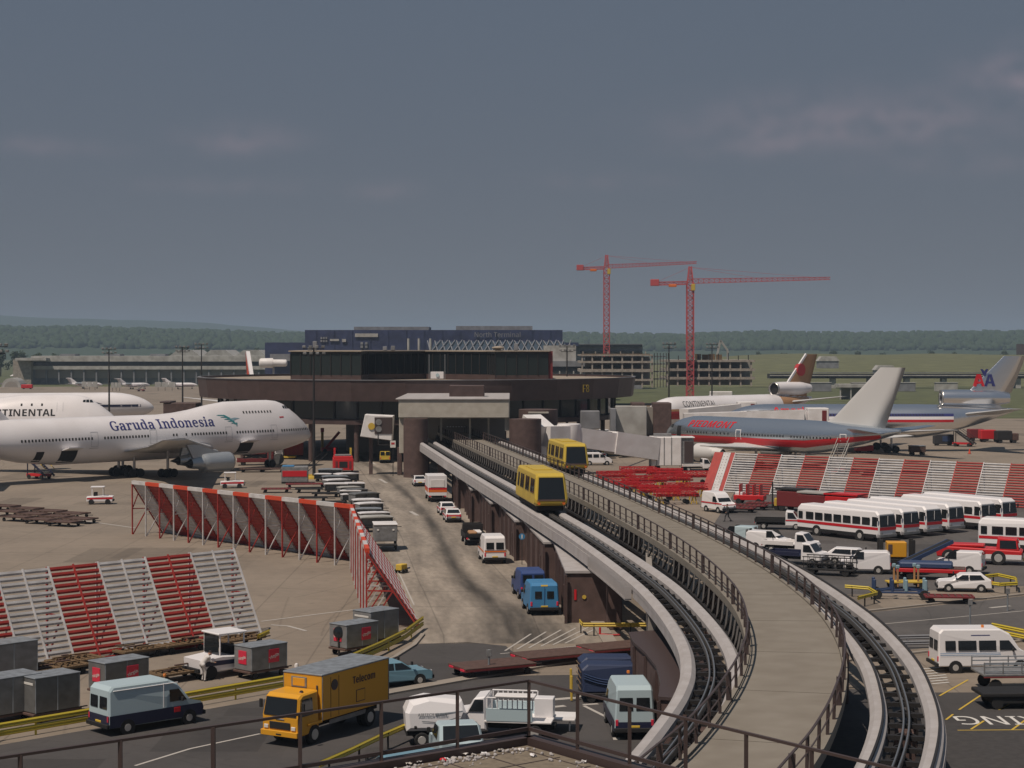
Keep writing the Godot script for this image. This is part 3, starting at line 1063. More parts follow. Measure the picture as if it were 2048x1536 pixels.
func road_bridge():
	var t := thing("road_bridge", "long dark elevated road bridge on pale piers across the grass", "bridge", far(1850, 815))
	block(t, "deck", "dark_steel", 1540, 2300, 748, 757, 815, 9)
	block(t, "parapet", "grey_clad", 1540, 2300, 744.5, 746, 814.5, 0.5)
	block(t, "parapet", "pale_clad", 1540, 2300, 750, 752, 814.3, 0.5)
	for k in 9:
		block(t, "pier", "pale_clad", 1662 + k * 74, 1672 + k * 74, 757, 777, 816, 4)
	t = thing("shed", "long pale flat-roofed shed with open front on the grass below the bridge", "shed", far(1730, 640))
	block(t, "roof", "pale_clad", 1678, 1790, 768.5, 775, 640, 9)
	block(t, "back_wall", "recess_shade_grey", 1682, 1788, 775, 800, 647, 1.2)
	for k in 6:
		block(t, "post", "pale_clad", 1680 + k * 21, 1682.4 + k * 21, 775, 800, 640.4, 0.4)
	for k in 4:
		var c := thing("storage_cabin", "small grey cabin standing under the road bridge", "cabin", far(1640 + k * 84, 760), 0, "cabins under the bridge")
		var b := Mb.new()
		b.cbox(Vector3(0, 1.8, 0), Vector3(9, 3.6, 4), 0.05)
		part(b, "wall", ["grey_clad", "raw_concrete", "grey_clad", "pale_clad"][k], c)
		b = Mb.new()
		b.box(Vector3(0, 3.7, 0), Vector3(9.4, 0.2, 4.4))
		part(b, "roof", "pale_clad", c)
	for k in 2:
		var c := thing("farm_building", ["pale gabled barn on the grassy bank beside the gold tail fin", "white low barn roof on the grassy bank by the bridge"][k], "barn", far([1655, 1768][k], 1000, 8.0 - k * 5))
		var b := Mb.new()
		b.box(Vector3(0, 1, 0), Vector3(11, 4, 8))
		part(b, "wall", "grey_clad", c)
		b = Mb.new()
		b.profile([[-6, 3], [6, 3], [4, 5.6], [-4, 5.6]], 4.4, 99, 0, 0.02)
		part(b, "roof", "pale_clad", c)
	t = thing("chimney_block", "tall reddish brick block standing far beyond the polished tail fin", "building", far(2046, 1400, 10))
	block(t, "wall", "brown_clad", 2041, 2072, 688, 735, 1400, 12)

func lattice(b: Mb, a: Vector3, c: Vector3, w0: float, w1: float, n: int, r: float, up := Vector3.UP, side := Vector3(0, 0, 1)):
	# a square lattice member from a to c
	var ax := (c - a) / n
	var pr := []
	for i in n + 1:
		var w := lerpf(w0, w1, float(i) / n) / 2
		var p := a + ax * i
		pr.append([p + up * w + side * w, p + up * w - side * w, p - up * w - side * w, p - up * w + side * w])
	for i in n:
		for k in 4:
			b.bar(pr[i][k], pr[i + 1][k], r)
			b.bar(pr[i][k], pr[i][(k + 1) % 4], r * 0.7)
			if (i + k) % 2 == 0: b.bar(pr[i][k], pr[i + 1][(k + 1) % 4], r * 0.7)
			else: b.bar(pr[i][(k + 1) % 4], pr[i + 1][k], r * 0.7)

func tower_crane(_o: Vector3, u: float, d: float, vj: float, vt: float, u0: float, u1: float, droop: float, label: String, _k: int):
	var s := d / FOCAL
	var t := thing("tower_crane", label, "crane", far(u, d), 0, "tower cranes on the building site")
	var yj := EYE + (695.0 - vj) * s
	var yt := EYE + (695.0 - vt) * s
	var b := Mb.new()
	lattice(b, Vector3(0, 0, 0), Vector3(0, yj, 0), 2.2, 2.2, 24, 0.34, Vector3(1, 0, 0))
	part(b, "tower", "crane_red", t)
	b = Mb.new()
	lattice(b, Vector3(0, yj, 0), Vector3(0, yt, 0), 1.9, 0.8, 5, 0.3, Vector3(1, 0, 0))
	part(b, "tower_head", "crane_red", t)
	var jr := (u1 - u) * s
	var jl := (u0 - u) * s
	var rise := -droop * s * 1.1
	b = Mb.new()
	lattice(b, Vector3(1, yj + 0.6, 0), Vector3(jr, yj + 0.6 + rise, 0), 1.5, 0.8, 26, 0.16)
	part(b, "jib", "crane_red", t)
	b = Mb.new()
	lattice(b, Vector3(-1, yj, 0), Vector3(jl, yj - 0.3, 0), 1.0, 1.0, 8, 0.26)
	part(b, "counter_jib", "crane_red", t)
	b = Mb.new()
	b.cbox(Vector3(jl + 1.2, yj + 0.1, 0), Vector3(2.8, 2.2, 2.0), 0.1)
	part(b, "counterweight", "crane_red", t)
	b = Mb.new()
	b.cbox(Vector3(0.9, yj - 1.5, 1.0), Vector3(1.3, 2.2, 1.3), 0.1)
	part(b, "cab", "yellow_paint", t)
	b = Mb.new()
	b.cbox(Vector3(jl * 0.45, yj - 0.9, 0), Vector3(2.6, 0.9, 1.4), 0.1)
	part(b, "winch", "stripe_orange", t)
	for e in [[jr * 0.45, yj + 1.4 + rise * 0.45], [jr * 0.85, yj + 1.2 + rise * 0.85], [jl * 0.8, yj + 0.6]]:
		b = Mb.new()
		b.bar(Vector3(0, yt - 0.3, 0), Vector3(e[0], e[1], 0), 0.07)
		part(b, "tie_bar", "crane_red", t)

# ================================================================ satellite pier building
func ring_band(b: Mb, c: Vector3, r0: float, r1: float, y0: float, y1: float, n := 28):
	for i in n:
		var a := TAU * i / n
		var e := TAU * (i + 1) / n
		b.quad(c + Vector3(cos(e) * r0, y0, sin(e) * r0), c + Vector3(cos(a) * r0, y0, sin(a) * r0), c + Vector3(cos(a) * r1, y1, sin(a) * r1), c + Vector3(cos(e) * r1, y1, sin(e) * r1))

func ring_flat(b: Mb, c: Vector3, r0: float, r1: float, y: float, up := true, n := 28):
	for i in n:
		var a := TAU * i / n
		var e := TAU * (i + 1) / n
		var p := [c + Vector3(cos(a) * r0, y, sin(a) * r0), c + Vector3(cos(e) * r0, y, sin(e) * r0), c + Vector3(cos(e) * r1, y, sin(e) * r1), c + Vector3(cos(a) * r1, y, sin(a) * r1)]
		if up: b.quad(p[0], p[1], p[2], p[3])
		else: b.quad(p[3], p[2], p[1], p[0])

func build_satellite():
	var c := Vector3(-17.0, 0, -325)
	var t := thing("satellite_building", "round brown satellite terminal with overhanging fascia and dark glazed upper storey", "building", c)
	var o := Vector3.ZERO
	var b := Mb.new()
	ring_band(b, o, 38.87, 39.29, 9.9, 13.25)
	ring_band(b, o, 38.56, 38.56, 13.25, 12.7)
	ring_flat(b, o, 38.56, 39.29, 13.25)
	part(b, "fascia", "brown_clad", t)
	b = Mb.new()
	ring_flat(b, o, 0.1, 38.56, 12.95)
	part(b, "roof_deck", "deck_roof", t)
	b = Mb.new()
	ring_band(b, o, 39.42, 39.42, 13.25, 13.35)
	ring_flat(b, o, 38.87, 39.42, 13.35)
	part(b, "coping", "grey_clad", t)
	b = Mb.new()
	ring_flat(b, o, 31, 38.87, 9.9, false)
	part(b, "soffit", "brown_clad", t)
	b = Mb.new()
	ring_band(b, o, 37.20, 37.20, 6.1, 6.9)
	ring_flat(b, o, 30, 37.20, 6.9)
	ring_flat(b, o, 0.5, 37.20, 6.1, false)
	part(b, "floor_ledge", "brown_clad", t)
	# glazing under the fascia: panes between mullions, on the side that faces the apron
	for i in 56:
		var a := TAU * i / 56.0
		var e := TAU * (i + 1) / 56.0
		var am := (a + e) / 2
		if sin(am) < -0.35: continue
		b = Mb.new()
		var r := 35.5
		b.quad(Vector3(cos(e) * r, 6.9, sin(e) * r), Vector3(cos(a) * r, 6.9, sin(a) * r), Vector3(cos(a) * r, 9.9, sin(a) * r), Vector3(cos(e) * r, 9.9, sin(e) * r))
		part(b, "window_pane", "tower_glass", t)
		b = Mb.new()
		b.box(Vector3(cos(a) * 35.63, 8.4, sin(a) * 35.63), Vector3(0.22, 3.0, 0.3), -rad_to_deg(a))
		part(b, "mullion", "dark_steel", t)
	b = Mb.new()
	ring_band(b, o, 13.0, 13.0, 0, 6.1)
	part(b, "ground_wall", "recess_shade_grey", t)
	for i in 28:
		var a := TAU * i / 28.0
		if sin(a) < -0.2: continue
		b = Mb.new()
		b.lathe(Vector3(cos(a) * 36.16, 0, sin(a) * 36.16), Vector3.UP, [[0, 0.4], [6.1, 0.4]], 12, false)
		part(b, "column", "brown_wall", t)
	# upper storey, notched in the middle where the walkway arrives
	var up := [[581, 301], [722, 298], [736, 306], [850, 317], [975, 306], [990, 298], [1097, 300], [1075, 346], [600, 346]]
	var poly := PackedVector2Array()
	for p in up:
		var q := far(p[0], p[1]) - c
		poly.append(Vector2(q.x, q.z))
	b = Mb.new()
	b.prism(poly, 12.97, 13.9)
	part(b, "upper_plinth", "brown_clad", t)
	b = Mb.new()
	b.prism(poly, 17.45, 17.8)
	part(b, "upper_lintel", "dark_steel", t)
	var big := Geometry2D.offset_polygon(poly, 0.35)[0]
	b = Mb.new()
	b.prism(big, 17.8, 17.98)
	part(b, "upper_roof", "deck_roof", t)
	for i in poly.size():
		var a := poly[i]
		var e := poly[(i + 1) % poly.size()]
		if i >= 6: continue
		var n := maxi(1, int(round((e - a).length() / 1.9)))
		for k in n:
			var p := a.lerp(e, float(k) / n)
			var q := a.lerp(e, float(k + 1) / n)
			b = Mb.new()
			b.quad(Vector3(p.x, 13.9, p.y), Vector3(q.x, 13.9, q.y), Vector3(q.x, 17.45, q.y), Vector3(p.x, 17.45, p.y))
			part(b, "window_pane", "dark_glass" if i in [1, 2, 3, 4] else "tower_glass", t)
			b = Mb.new()
			b.box(Vector3(p.x, 15.7, p.y + 0.08), Vector3(0.14, 3.5, 0.16))
			part(b, "mullion", "dark_steel", t)
	for i in [6, 7, 8]:
		var a := poly[i]
		var e := poly[(i + 1) % poly.size()]
		b = Mb.new()
		b.quad(Vector3(a.x, 13.9, a.y), Vector3(e.x, 13.9, e.y), Vector3(e.x, 17.45, e.y), Vector3(a.x, 17.45, a.y))
		part(b, "window_pane", "tower_glass", t)
	b = Mb.new()
	b.lathe(far(996, 306, 17.98) - c, Vector3.UP, [[0, 0.5], [0.3, 0.55], [0.35, 1.1], [0.6, 1.0], [0.75, 0.3]], 14)
	part(b, "roof_vent", "deck_roof", t)
	for q in [[1002, 1.0], [1032, 1.2], [560 + 60, 0.5], [630, 1.6], [786, 0.8], [770, 0.7]]:
		b = Mb.new()
		b.cbox(far(q[0], 310, 17.98 + q[1] / 2) - c, Vector3(0.7, q[1], 0.7), 0.05)
		part(b, "roof_unit", "grey_clad", t)
	b = Mb.new()
	b.box(far(1100.5, 301, 15.6) - c, Vector3(0.8, 4.6, 1.2))
	part(b, "side_banner", "dark_red", t)
	b = Mb.new()
	b.cbox(far(874, 296, 13.95) - c, Vector3(2.2, 1.15, 0.4), 0.03)
	var sg := part(b, "notice_board", "white_paint", t)
	b = Mb.new()
	b.disc(far(875, 295.7, 13.95) - c, Vector3(0, 0, 1), 0.3, 0.04, 12)
	part(b, "emblem", "pale_blue", sg)
	for e in [-1.3, 1.3]:
		b = Mb.new()
		b.bar(far(874, 295.6, 13.2) - c + Vector3(e, 0, 0), far(874, 295.6, 17.4) - c + Vector3(e, 0, 0), 0.09)
		part(b, "hanging_pole", "steel", sg)
	# stand number on the fascia
	var a := atan2(far(1171, 292).z - c.z, far(1171, 292).x - c.x)
	a = acos((far(1171, 298).x - c.x) / 39.29)
	var tm := part(text_mesh("F8", "Droid Sans", 1.25), "stand_number", "line_yellow", t)
	tm.position = Vector3(cos(a) * 39.42, 11.7, sin(a) * 39.42)
	tm.rotation.y = PI / 2 - a
	# things seen in the shade under the fascia on the right-hand side
	for e in [[1180, 298, 1.6, 3.0, "grey_clad"], [1262, 303, 2.6, 5.6, "pale_clad"], [1226, 301, 0.5, 4.2, "grey_clad"]]:
		b = Mb.new()
		b.cbox(far(e[0], e[1], 6.9 - e[3] * 0.25 + 0.4) - c, Vector3(e[2] * 2, e[3], 2.4), 0.1)
		part(b, "service_bay", e[4], t)
	# portal where the track enters
	var p := thing("station_portal", "pale concrete portal frame between brown drum columns over the track", "portal", Vector3(-8.3, 0, -258))
	b = Mb.new()
	b.cbox(Vector3(0, 9.75, -14.5), Vector3(15.9, 2.7, 30), 0.12)
	part(b, "lintel", "portal_concrete", p)
	b = Mb.new()
	b.cbox(Vector3(-0.2, 11.12, -14.5), Vector3(16.3, 0.22, 30.4), 0.06)
	part(b, "coping", "beam_concrete", p)
	b = Mb.new()
	b.cbox(Vector3(-7.4, 5.9, -3.5), Vector3(1.0, 5.2, 7), 0.08)
	part(b, "side_wall", "portal_concrete", p)
	b = Mb.new()
	b.cbox(Vector3(7.6, 8.2, -1.0), Vector3(0.7, 3.4, 1.4), 0.06)
	part(b, "side_wall", "portal_concrete", p)
	b = Mb.new()
	b.cbox(Vector3(1.6, 12.0, -10), Vector3(5.2, 1.8, 3), 0.08)
	part(b, "roof_hut", "brown_clad", p)
	for e in [[-5.45, 1.2, 1.75, 8.35], [10.2, 0.6, 2.3, 8.3]]:
		b = Mb.new()
		b.lathe(Vector3(e[0], 0, e[1]), Vector3.UP, [[0, e[2]], [e[3], e[2]]], 24)
		part(b, "drum_column", "brown_wall", p)
	for e in [-6.9, -8.0]:
		b = Mb.new()
		b.cbox(Vector3(e, 2.0, -2.0 + (e + 7.4) * 2), Vector3(0.7, 4.0, 0.9), 0.05)
		part(b, "pier", "brown_wall", p)
	b = Mb.new()
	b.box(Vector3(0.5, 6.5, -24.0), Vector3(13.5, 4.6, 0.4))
	part(b, "inner_wall", "recess_shade_grey", p)
	for e in [[-2.0, 1.0], [2.2, 1.0], [4.9, 1.0]]:
		b = Mb.new()
		b.cbox(Vector3(e[0], 6.8, -3.0), Vector3(0.28, 3.6, 0.4), 0.04)
		part(b, "door_frame", "portal_concrete", p)
	b = Mb.new()
	b.cbox(Vector3(0.1, 8.35, -3.05), Vector3(4.4, 0.25, 0.4), 0.04)
	part(b, "door_head", "portal_concrete", p)
	for k in 9:
		b = Mb.new()
		b.box(Vector3(-1.8 + k * 0.45, 6.1, -23.7), Vector3(0.25, 0.14, 0.05))
		part(b, "indicator_light", "white_paint", p)
	p = thing("drum_tower", "squat round brown tower between the portal and the white air bridge", "tower", Vector3(3.9, 0, -268))
	b = Mb.new()
	b.lathe(Vector3.ZERO, Vector3.UP, [[0, 2.9], [9.3, 2.9]], 24)
	part(b, "drum", "brown_wall", p)
	b = Mb.new()
	b.cbox(Vector3(0, 8.9, 2.7), Vector3(3.0, 0.25, 0.5), 0.03)
	part(b, "light_strip", "portal_concrete", p)
	p = thing("gate_tower", "tall brown gate tower with dark doorway behind the red-striped airliner's nose", "tower", Vector3(23.6, 0, -305))
	b = Mb.new()
	b.cbox(Vector3(-2.3, 4.6, 0), Vector3(2.2, 9.2, 5), 0.1)
	part(b, "wall", "brown_wall", p)
	b = Mb.new()
	b.cbox(Vector3(1.7, 4.6, 0.3), Vector3(3.0, 9.2, 5), 0.1)
	part(b, "wall", "brown_wall", p)
	b = Mb.new()
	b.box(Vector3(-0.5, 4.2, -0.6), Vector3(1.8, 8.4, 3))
	part(b, "doorway", "recess_shade_grey", p)
	b = Mb.new()
	b.cbox(Vector3(-0.5, 1.9, 1.1), Vector3(1.5, 3.8, 0.2), 0.03)
	part(b, "door", "brown_wall", p)
	p = thing("gate_tower", "brown gate tower rising just behind the hump-backed airliner's roof line", "tower", Vector3(-60.5, 0, -330))
	b = Mb.new()
	b.cbox(Vector3(0, 4.2, 0), Vector3(6.0, 8.4, 5), 0.1)
	part(b, "wall", "brown_wall", p)
	b = Mb.new()
	b.cbox(Vector3(-2.6, 8.55, 0), Vector3(2.0, 0.3, 5.2), 0.05)
	part(b, "cap", "brown_clad", p)

# ================================================================ elevated guideway
const INNER := [[36.0, -4.6], [44.0, -1.0], [50.0, 1.2], [55.0, 2.85], [58.8, 3.9], [61.9, 4.72], [66.9, 5.92], [70.1, 6.6], [74.5, 7.3], [80.7, 7.8], [88.5, 7.87], [98.0, 7.55], [105.0, 7.05], [116.8, 5.85], [131.0, 4.2], [146.0, 2.2], [169.0, -0.95], [205.0, -6.0], [243.0, -11.1], [284.0, -16.6]]
const FOOT := [[36.0, -3.6], [44.0, 0.2], [50.0, 2.7], [55.0, 4.5], [58.0, 5.55], [62.0, 6.75], [66.0, 7.8], [70.0, 8.75], [75.0, 9.75], [80.0, 10.5], [86.5, 11.12], [92.3, 11.38], [100.0, 11.35], [110.0, 10.95], [123.0, 9.95], [141.0, 8.0], [163.0, 5.3], [205.0, -0.7], [243.0, -6.1], [284.0, -12.0]]
const OUTER := [[36.0, 1.9], [44.0, 5.9], [50.0, 8.5], [55.0, 10.4], [60.1, 12.0], [65.1, 13.3], [69.8, 14.2], [76.8, 15.2], [84.7, 15.8], [91.7, 16.0], [104.7, 15.75], [116.0, 15.0], [130.0, 13.6], [160.0, 10.0], [190.0, 6.0], [243.0, -1.35], [284.0, -7.3]]
const DECK := 5.0
const GAUGE := 2.0
var centre := []          # points along the path in use, about 1 m apart
var normals := []
var paths := {}

func make_path(called: String, pts: Array):
	var c := Curve3D.new()
	for i in pts.size():
		var p := Vector3(pts[i][1], 0, -pts[i][0])
		var a: Array = pts[maxi(i - 1, 0)]
		var e: Array = pts[mini(i + 1, pts.size() - 1)]
		var dir := Vector3(e[1] - a[1], 0, -(e[0] - a[0])).normalized()
		var l0: float = absf(pts[i][0] - a[0]) / 3.0
		var l1: float = absf(e[0] - pts[i][0]) / 3.0
		c.add_point(p, -dir * l0, dir * l1)
	c.bake_interval = 0.5
	var n := int(c.get_baked_length())
	var pc := []
	var pn := []
	for i in n + 1:
		pc.append(c.sample_baked(float(i), true))
	for i in pc.size():
		var d: Vector3 = pc[mini(i + 2, n)] - pc[maxi(i - 2, 0)]
		pn.append(d.cross(Vector3.UP).normalized())
	paths[called] = [pc, pn]

func use_path(called: String):
	centre = paths[called][0]
	normals = paths[called][1]

func along(i: int, off: float, y: float) -> Vector3:
	i = clampi(i, 0, centre.size() - 1)
	return centre[i] + normals[i] * off + Vector3(0, y, 0)

func index_at(d: float) -> int:
	for i in centre.size():
		if -centre[i].z >= d: return i
	return centre.size() - 1

func sweep(b: Mb, o0: float, o1: float, y0: float, y1: float, i0 := 0, i1 := -1, rounded := 0.0):
	# a beam that follows the track between two offsets
	if i1 < 0: i1 = centre.size() - 1
	var sec := [[o0, y0], [o1, y0], [o1, y1 - rounded], [o1 - rounded, y1], [o0 + rounded, y1], [o0, y1 - rounded]] if rounded > 0 else [[o0, y0], [o1, y0], [o1, y1], [o0, y1]]
	var n := sec.size()
	for i in range(i0, i1):
		for k in n:
			var p: Array = sec[k]
			var q: Array = sec[(k + 1) % n]
			b.quad(along(i, q[0], q[1]), along(i, p[0], p[1]), along(i + 1, p[0], p[1]), along(i + 1, q[0], q[1]))
	for e in [[i0, true], [i1, false]]:
		var r := PackedVector3Array()
		for k in n: r.append(along(e[0], sec[k][0], sec[k][1]))
		b.fan(r, not e[1])

func guide_track(t: Node3D, off: float, dense_to: float, lip: bool):
	var n := centre.size() - 1
	for e in [0.0, GAUGE]:
		var b := Mb.new()
		sweep(b, off + e - 0.32, off + e + 0.32, DECK - 0.42, DECK, 0, n, 0.17)
		var beam := part(b, "running_beam", "beam_concrete", t)
		if lip:
			b = Mb.new()
			sweep(b, off + e + 0.12, off + e + 0.20, DECK + 0.004, DECK + 0.10)
			part(b, "power_rail", "dark_steel", beam)
	for e in [0.9, 1.1]:
		var b := Mb.new()
		sweep(b, off + e - 0.035, off + e + 0.035, DECK - 0.25, DECK - 0.04)
		var gr := part(b, "guide_rail", "guide_steel", t)
		b = Mb.new()
		sweep(b, off + e - 0.022, off + e + 0.022, DECK - 0.036, DECK - 0.015)
		part(b, "rail_head", "rail_steel", gr)
	# cross ties and bracing between the beams: singly where they show, joined far off
	var far_b := Mb.new()
	var step := 2
	var i := 0
	while i < n - 1:
		var d: float = -centre[i].z
		var m := Mb.new() if d < dense_to else far_b
		m.bar(along(i, off + 0.36, DECK - 0.34), along(i, off + 1.64, DECK - 0.34), 0.16, 0.16)
		m.bar(along(i, off + 0.36, DECK - 0.38), along(i + 1, off + 0.9, DECK - 0.38), 0.08, 0.08)
		m.bar(along(i, off + 1.64, DECK - 0.38), along(i + 1, off + 1.05, DECK - 0.38), 0.08, 0.08)
		if d < dense_to: part(m, "cross_tie", "dark_steel", t)
		i += step
	tag(part(far_b, "far_cross_ties", "dark_steel", t), "", "", "", "stuff")
	var b := Mb.new()
	sweep(b, off + 0.42, off + 0.58, DECK - 1.3, DECK - 0.52)
	sweep(b, off + 1.42, off + 1.58, DECK - 1.3, DECK - 0.52)
	part(b, "girder", "dark_steel", t)
	i = 12
	while i < n:
		b = Mb.new()
		b.cbox(along(i, off + 1.0, (DECK - 1.3) / 2), Vector3(1.0, DECK - 1.3, 1.0), 0.05)
		part(b, "pier", "brown_wall", t)
		i += 24

func railing(called: String, label: String, off: float, y: float, i0: int, i1: int, lean: float):
	var t := thing(called, label, "railing", along(i0, off, y), 0)
	var z := t.position
	var b := Mb.new()
	for e in [[1.08, 0.05], [0.55, 0.03]]:
		for i in range(i0, i1):
			b.bar(along(i, off, y + e[0]) - z, along(i + 1, off, y + e[0]) - z, e[1] * 1.5, e[1])
		if e[0] > 1:
			part(b, "top_rail", "brown_rail", t)
			b = Mb.new()
	part(b, "middle_rail", "brown_rail", t)
	var k := 0
	var post := 0
	var s := float(i0)
	while s < i1 and post < 300:
		var i := int(s)
		var p := along(i, off, y).lerp(along(i + 1, off, y), s - i)
		var nn: Vector3 = normals[clampi(i, 0, normals.size() - 1)] * lean
		b = Mb.new()
		var w := 0.2 if k % 5 == 0 else 0.11
		b.bar(p - z - nn * 0.02 - Vector3(0, 0.12, 0), p - z + Vector3(0, 1.06, 0), 0.08 if w < 0.15 else 0.13, w)
		part(b, "post", "brown_rail", t)
		s += 2.55; k += 1; post += 1

func build_guideway():
	make_path("inner", INNER); make_path("foot", FOOT); make_path("outer", OUTER)
	use_path("inner")
	var n := centre.size() - 1
	var t := thing("guideway_track", "elevated shuttle track of two pale running beams on the inside of the bend", "track", Vector3.ZERO)
	guide_track(t, 0.0, 125.0, false)
	# outer edge beam: plain concrete on the straight, ribbed steel plates at the start of the bend
	var b := Mb.new()
	var iq := index_at(117)
	var ir := index_at(103)
	sweep(b, -0.36, -0.18, DECK - 1.2, DECK - 0.43, iq, n)
	part(b, "edge_beam", "beam_concrete", t)
	b = Mb.new()
	sweep(b, -0.30, -0.15, DECK - 0.85, DECK - 0.43, 0, ir)
	part(b, "edge_beam", "beam_concrete", t)
	b = Mb.new()
	sweep(b, -0.75, -0.37, DECK - 1.0, DECK - 0.9, ir, iq)
	part(b, "edge_flange", "beam_concrete", t)
	var s := float(ir)
	while s < iq:
		var i := int(s)
		var p0 := along(i, -0.37, 0).lerp(along(i + 1, -0.37, 0), s - i)
		var p1 := along(i, -0.78, 0).lerp(along(i + 1, -0.78, 0), s - i)
		b = Mb.new()
		b.quad(p0 + Vector3(0, DECK - 0.9, 0), p1 + Vector3(0, DECK - 0.9, 0), p0 + Vector3(0, DECK - 0.15, 0) + (p1 - p0) * 0.5, p0 + Vector3(0, DECK - 0.15, 0))
		var q: Vector3 = p0 + Vector3(0, DECK - 0.55, 0) + (p1 - p0) * 0.5
		b.hexa(q, (p1 - p0) * 0.5, Vector3(0, 0.36, 0), normals[i].cross(Vector3.UP) * 0.025)
		part(b, "rib_plate", "beam_concrete", t)
		s += 0.55
	t = thing("guideway_track", "elevated shuttle track with steel lips on the outside of the bend", "track", Vector3.ZERO)
	use_path("outer")
	guide_track(t, 0.0, 125.0, true)
	b = Mb.new()
	sweep(b, GAUGE + 0.2, GAUGE + 0.4, DECK - 0.95, DECK - 0.43)
	part(b, "edge_beam", "beam_concrete", t)
	# footway between the tracks
	t = thing("elevated_footway", "buff concrete footway with dark joints curving between the two tracks", "footway", Vector3.ZERO)
	use_path("foot")
	n = centre.size() - 1
	b = Mb.new()
	var i := 0
	while i < n:
		var j := mini(i + 9, n)
		b = Mb.new()
		var d: float = -centre[i].z
		for k in range(i, j):
			var e := 0.0
			var f := 0.0
			if k == i: e = 0.04
			if k == j - 1: f = 0.04
			var p := [along(k, 0.12, DECK + 0.2), along(k, 3.98, DECK + 0.2), along(k + 1, 3.98, DECK + 0.2), along(k + 1, 0.12, DECK + 0.2)]
			var u: Vector3 = (p[3] - p[0]).normalized()
			p[0] += u * e; p[1] += u * e; p[2] -= u * f; p[3] -= u * f
			b.quad(p[0], p[1], p[2], p[3])
			var q := p.duplicate()
			for m in 4: q[m] = p[m] - Vector3(0, 0.22, 0)
			b.quad(q[3], q[2], q[1], q[0])
			for m in 4:
				if (m == 0 and k > i) or (m == 2 and k < j - 1): continue
				b.quad(q[m], q[(m + 1) % 4], p[(m + 1) % 4], p[m])
		part(b, "paving_slab", "walkway", t)
		i = j
	for e in [[-0.1, 0.1], [4.0, 4.2]]:
		b = Mb.new()
		sweep(b, e[0], e[1], DECK - 0.15, DECK + 0.27)
		part(b, "edge_kerb", "walkway", t)
	b = Mb.new()
	sweep(b, 0.15, 3.95, DECK - 0.35, DECK - 0.05)
	part(b, "deck_beam", "dark_steel", t)
	i = 0
	var fb := Mb.new()
	while i < n - 2:
		var m := Mb.new() if -centre[i].z < 130 else fb
		m.bar(along(i, -0.15, DECK - 0.1), along(i + 1, -0.4, DECK - 1.1), 0.09, 0.09)
		m.bar(along(i + 2, -0.15, DECK - 0.1), along(i + 1, -0.4, DECK - 1.1), 0.09, 0.09)
		if -centre[i].z < 130: part(m, "truss_bar", "dark_steel", t)
		i += 2
	tag(part(fb, "far_truss_bars", "dark_steel", t), "", "", "", "stuff")
	b = Mb.new()
	sweep(b, -0.5, -0.3, DECK - 1.25, DECK - 1.08)
	part(b, "truss_chord", "dark_steel", t)
	i = 20
	while i < n:
		b = Mb.new()
		b.cbox(along(i, 2.0, (DECK - 0.35) / 2), Vector3(1.2, DECK - 0.35, 1.2), 0.05)
		part(b, "pier", "brown_wall", t)
		i += 30
	railing("footway_railing", "brown post railing along the footway edge over the inner track", 0.0, DECK + 0.27, 8, n - 4, -1)
	railing("footway_railing", "brown post railing along the footway edge over the lipped outer track", 4.1, DECK + 0.27, 8, n - 4, 1)
	use_path("inner")
	# store rooms under the track, stepped along the service road
	var near := [[3.7, 120.6], [2.55, 138.6], [0.35, 156], [-2.0, 174], [-4.3, 190.5], [-6.2, 206.5], [-8.2, 223]]
	for k in near.size() - 1:
		var a: Array = near[k]
		var e: Array = near[k + 1]
		var w := thing("store_room_block", ["brown rendered store room with the yellow disc sign at its end wall", "brown store room block beside the light blue van", "brown store room block with the round blue sign", "brown store room block next to the dark flatbed", "brown store room block behind the two striped police cars", "brown store room block beside the white box truck"][k], "building", Vector3(a[0], 0, -a[1]), 0, "store rooms under the track")
		var dx: float = e[0] + 0.75 - a[0]
		var dz: float = -(e[1] - a[1])
		var h := 3.35
		b = Mb.new()
		b.prism(PackedVector2Array([Vector2(0, 0), Vector2(3.1, 0.0), Vector2(3.1 + dx, dz), Vector2(dx, dz)]), 0, h)
		part(b, "wall", "brown_wall", w)
		b = Mb.new()
		b.prism(PackedVector2Array([Vector2(-0.12, 0.12), Vector2(3.2, 0.12), Vector2(3.2 + dx, dz), Vector2(dx - 0.12, dz)]), h, h + 0.16)
		part(b, "coping", "beam_concrete", w)
		for q in 3:
			var f := 0.2 + q * 0.3
			b = Mb.new()
			var p := Vector3(dx * f - 0.03, 1.05, dz * f)
			b.bar(p - Vector3(dx, 0, dz).normalized() * 0.45, p + Vector3(dx, 0, dz).normalized() * 0.45, 0.08, 2.1)
			part(b, "door", "brown_clad", w)
		for q in 4:
			b = Mb.new()
			var p := Vector3(dx * q * 0.25 - 0.1, 0, dz * q * 0.25 + 0.3)
			b.bar(p, p + Vector3(0, h - 0.1, 0), 0.16, 0.16)
			part(b, "downpipe", "brown_clad", w)
		if k == 0:
			b = Mb.new()
			b.disc(Vector3(1.15, 1.75, 0.05), Vector3(0, 0, 1), 0.14, 0.03, 16)
			part(b, "disc_sign", "line_yellow", w)
			b = Mb.new()
			b.box(Vector3(0.55, 1.9, 0.04), Vector3(0.16, 0.7, 0.03))
			part(b, "notice", "stripe_red", w)
		if k in [1, 3]:
			b = Mb.new()
			b.box(Vector3(-0.08, 2.0, -0.4), Vector3(0.04, 1.0, 0.3))
			part(b, "notice", "line_white", w)
	var sg := thing("round_sign", "round blue and white sign plate fixed to the brown wall corner", "sign", spot(1044, 1073, 2.4) - Vector3(0, 2.4, 0))
	b = Mb.new()
	b.bar(Vector3(0, 0, 0), Vector3(0, 2.6, 0), 0.06)
	part(b, "post", "dark_steel", sg)
	b = Mb.new()
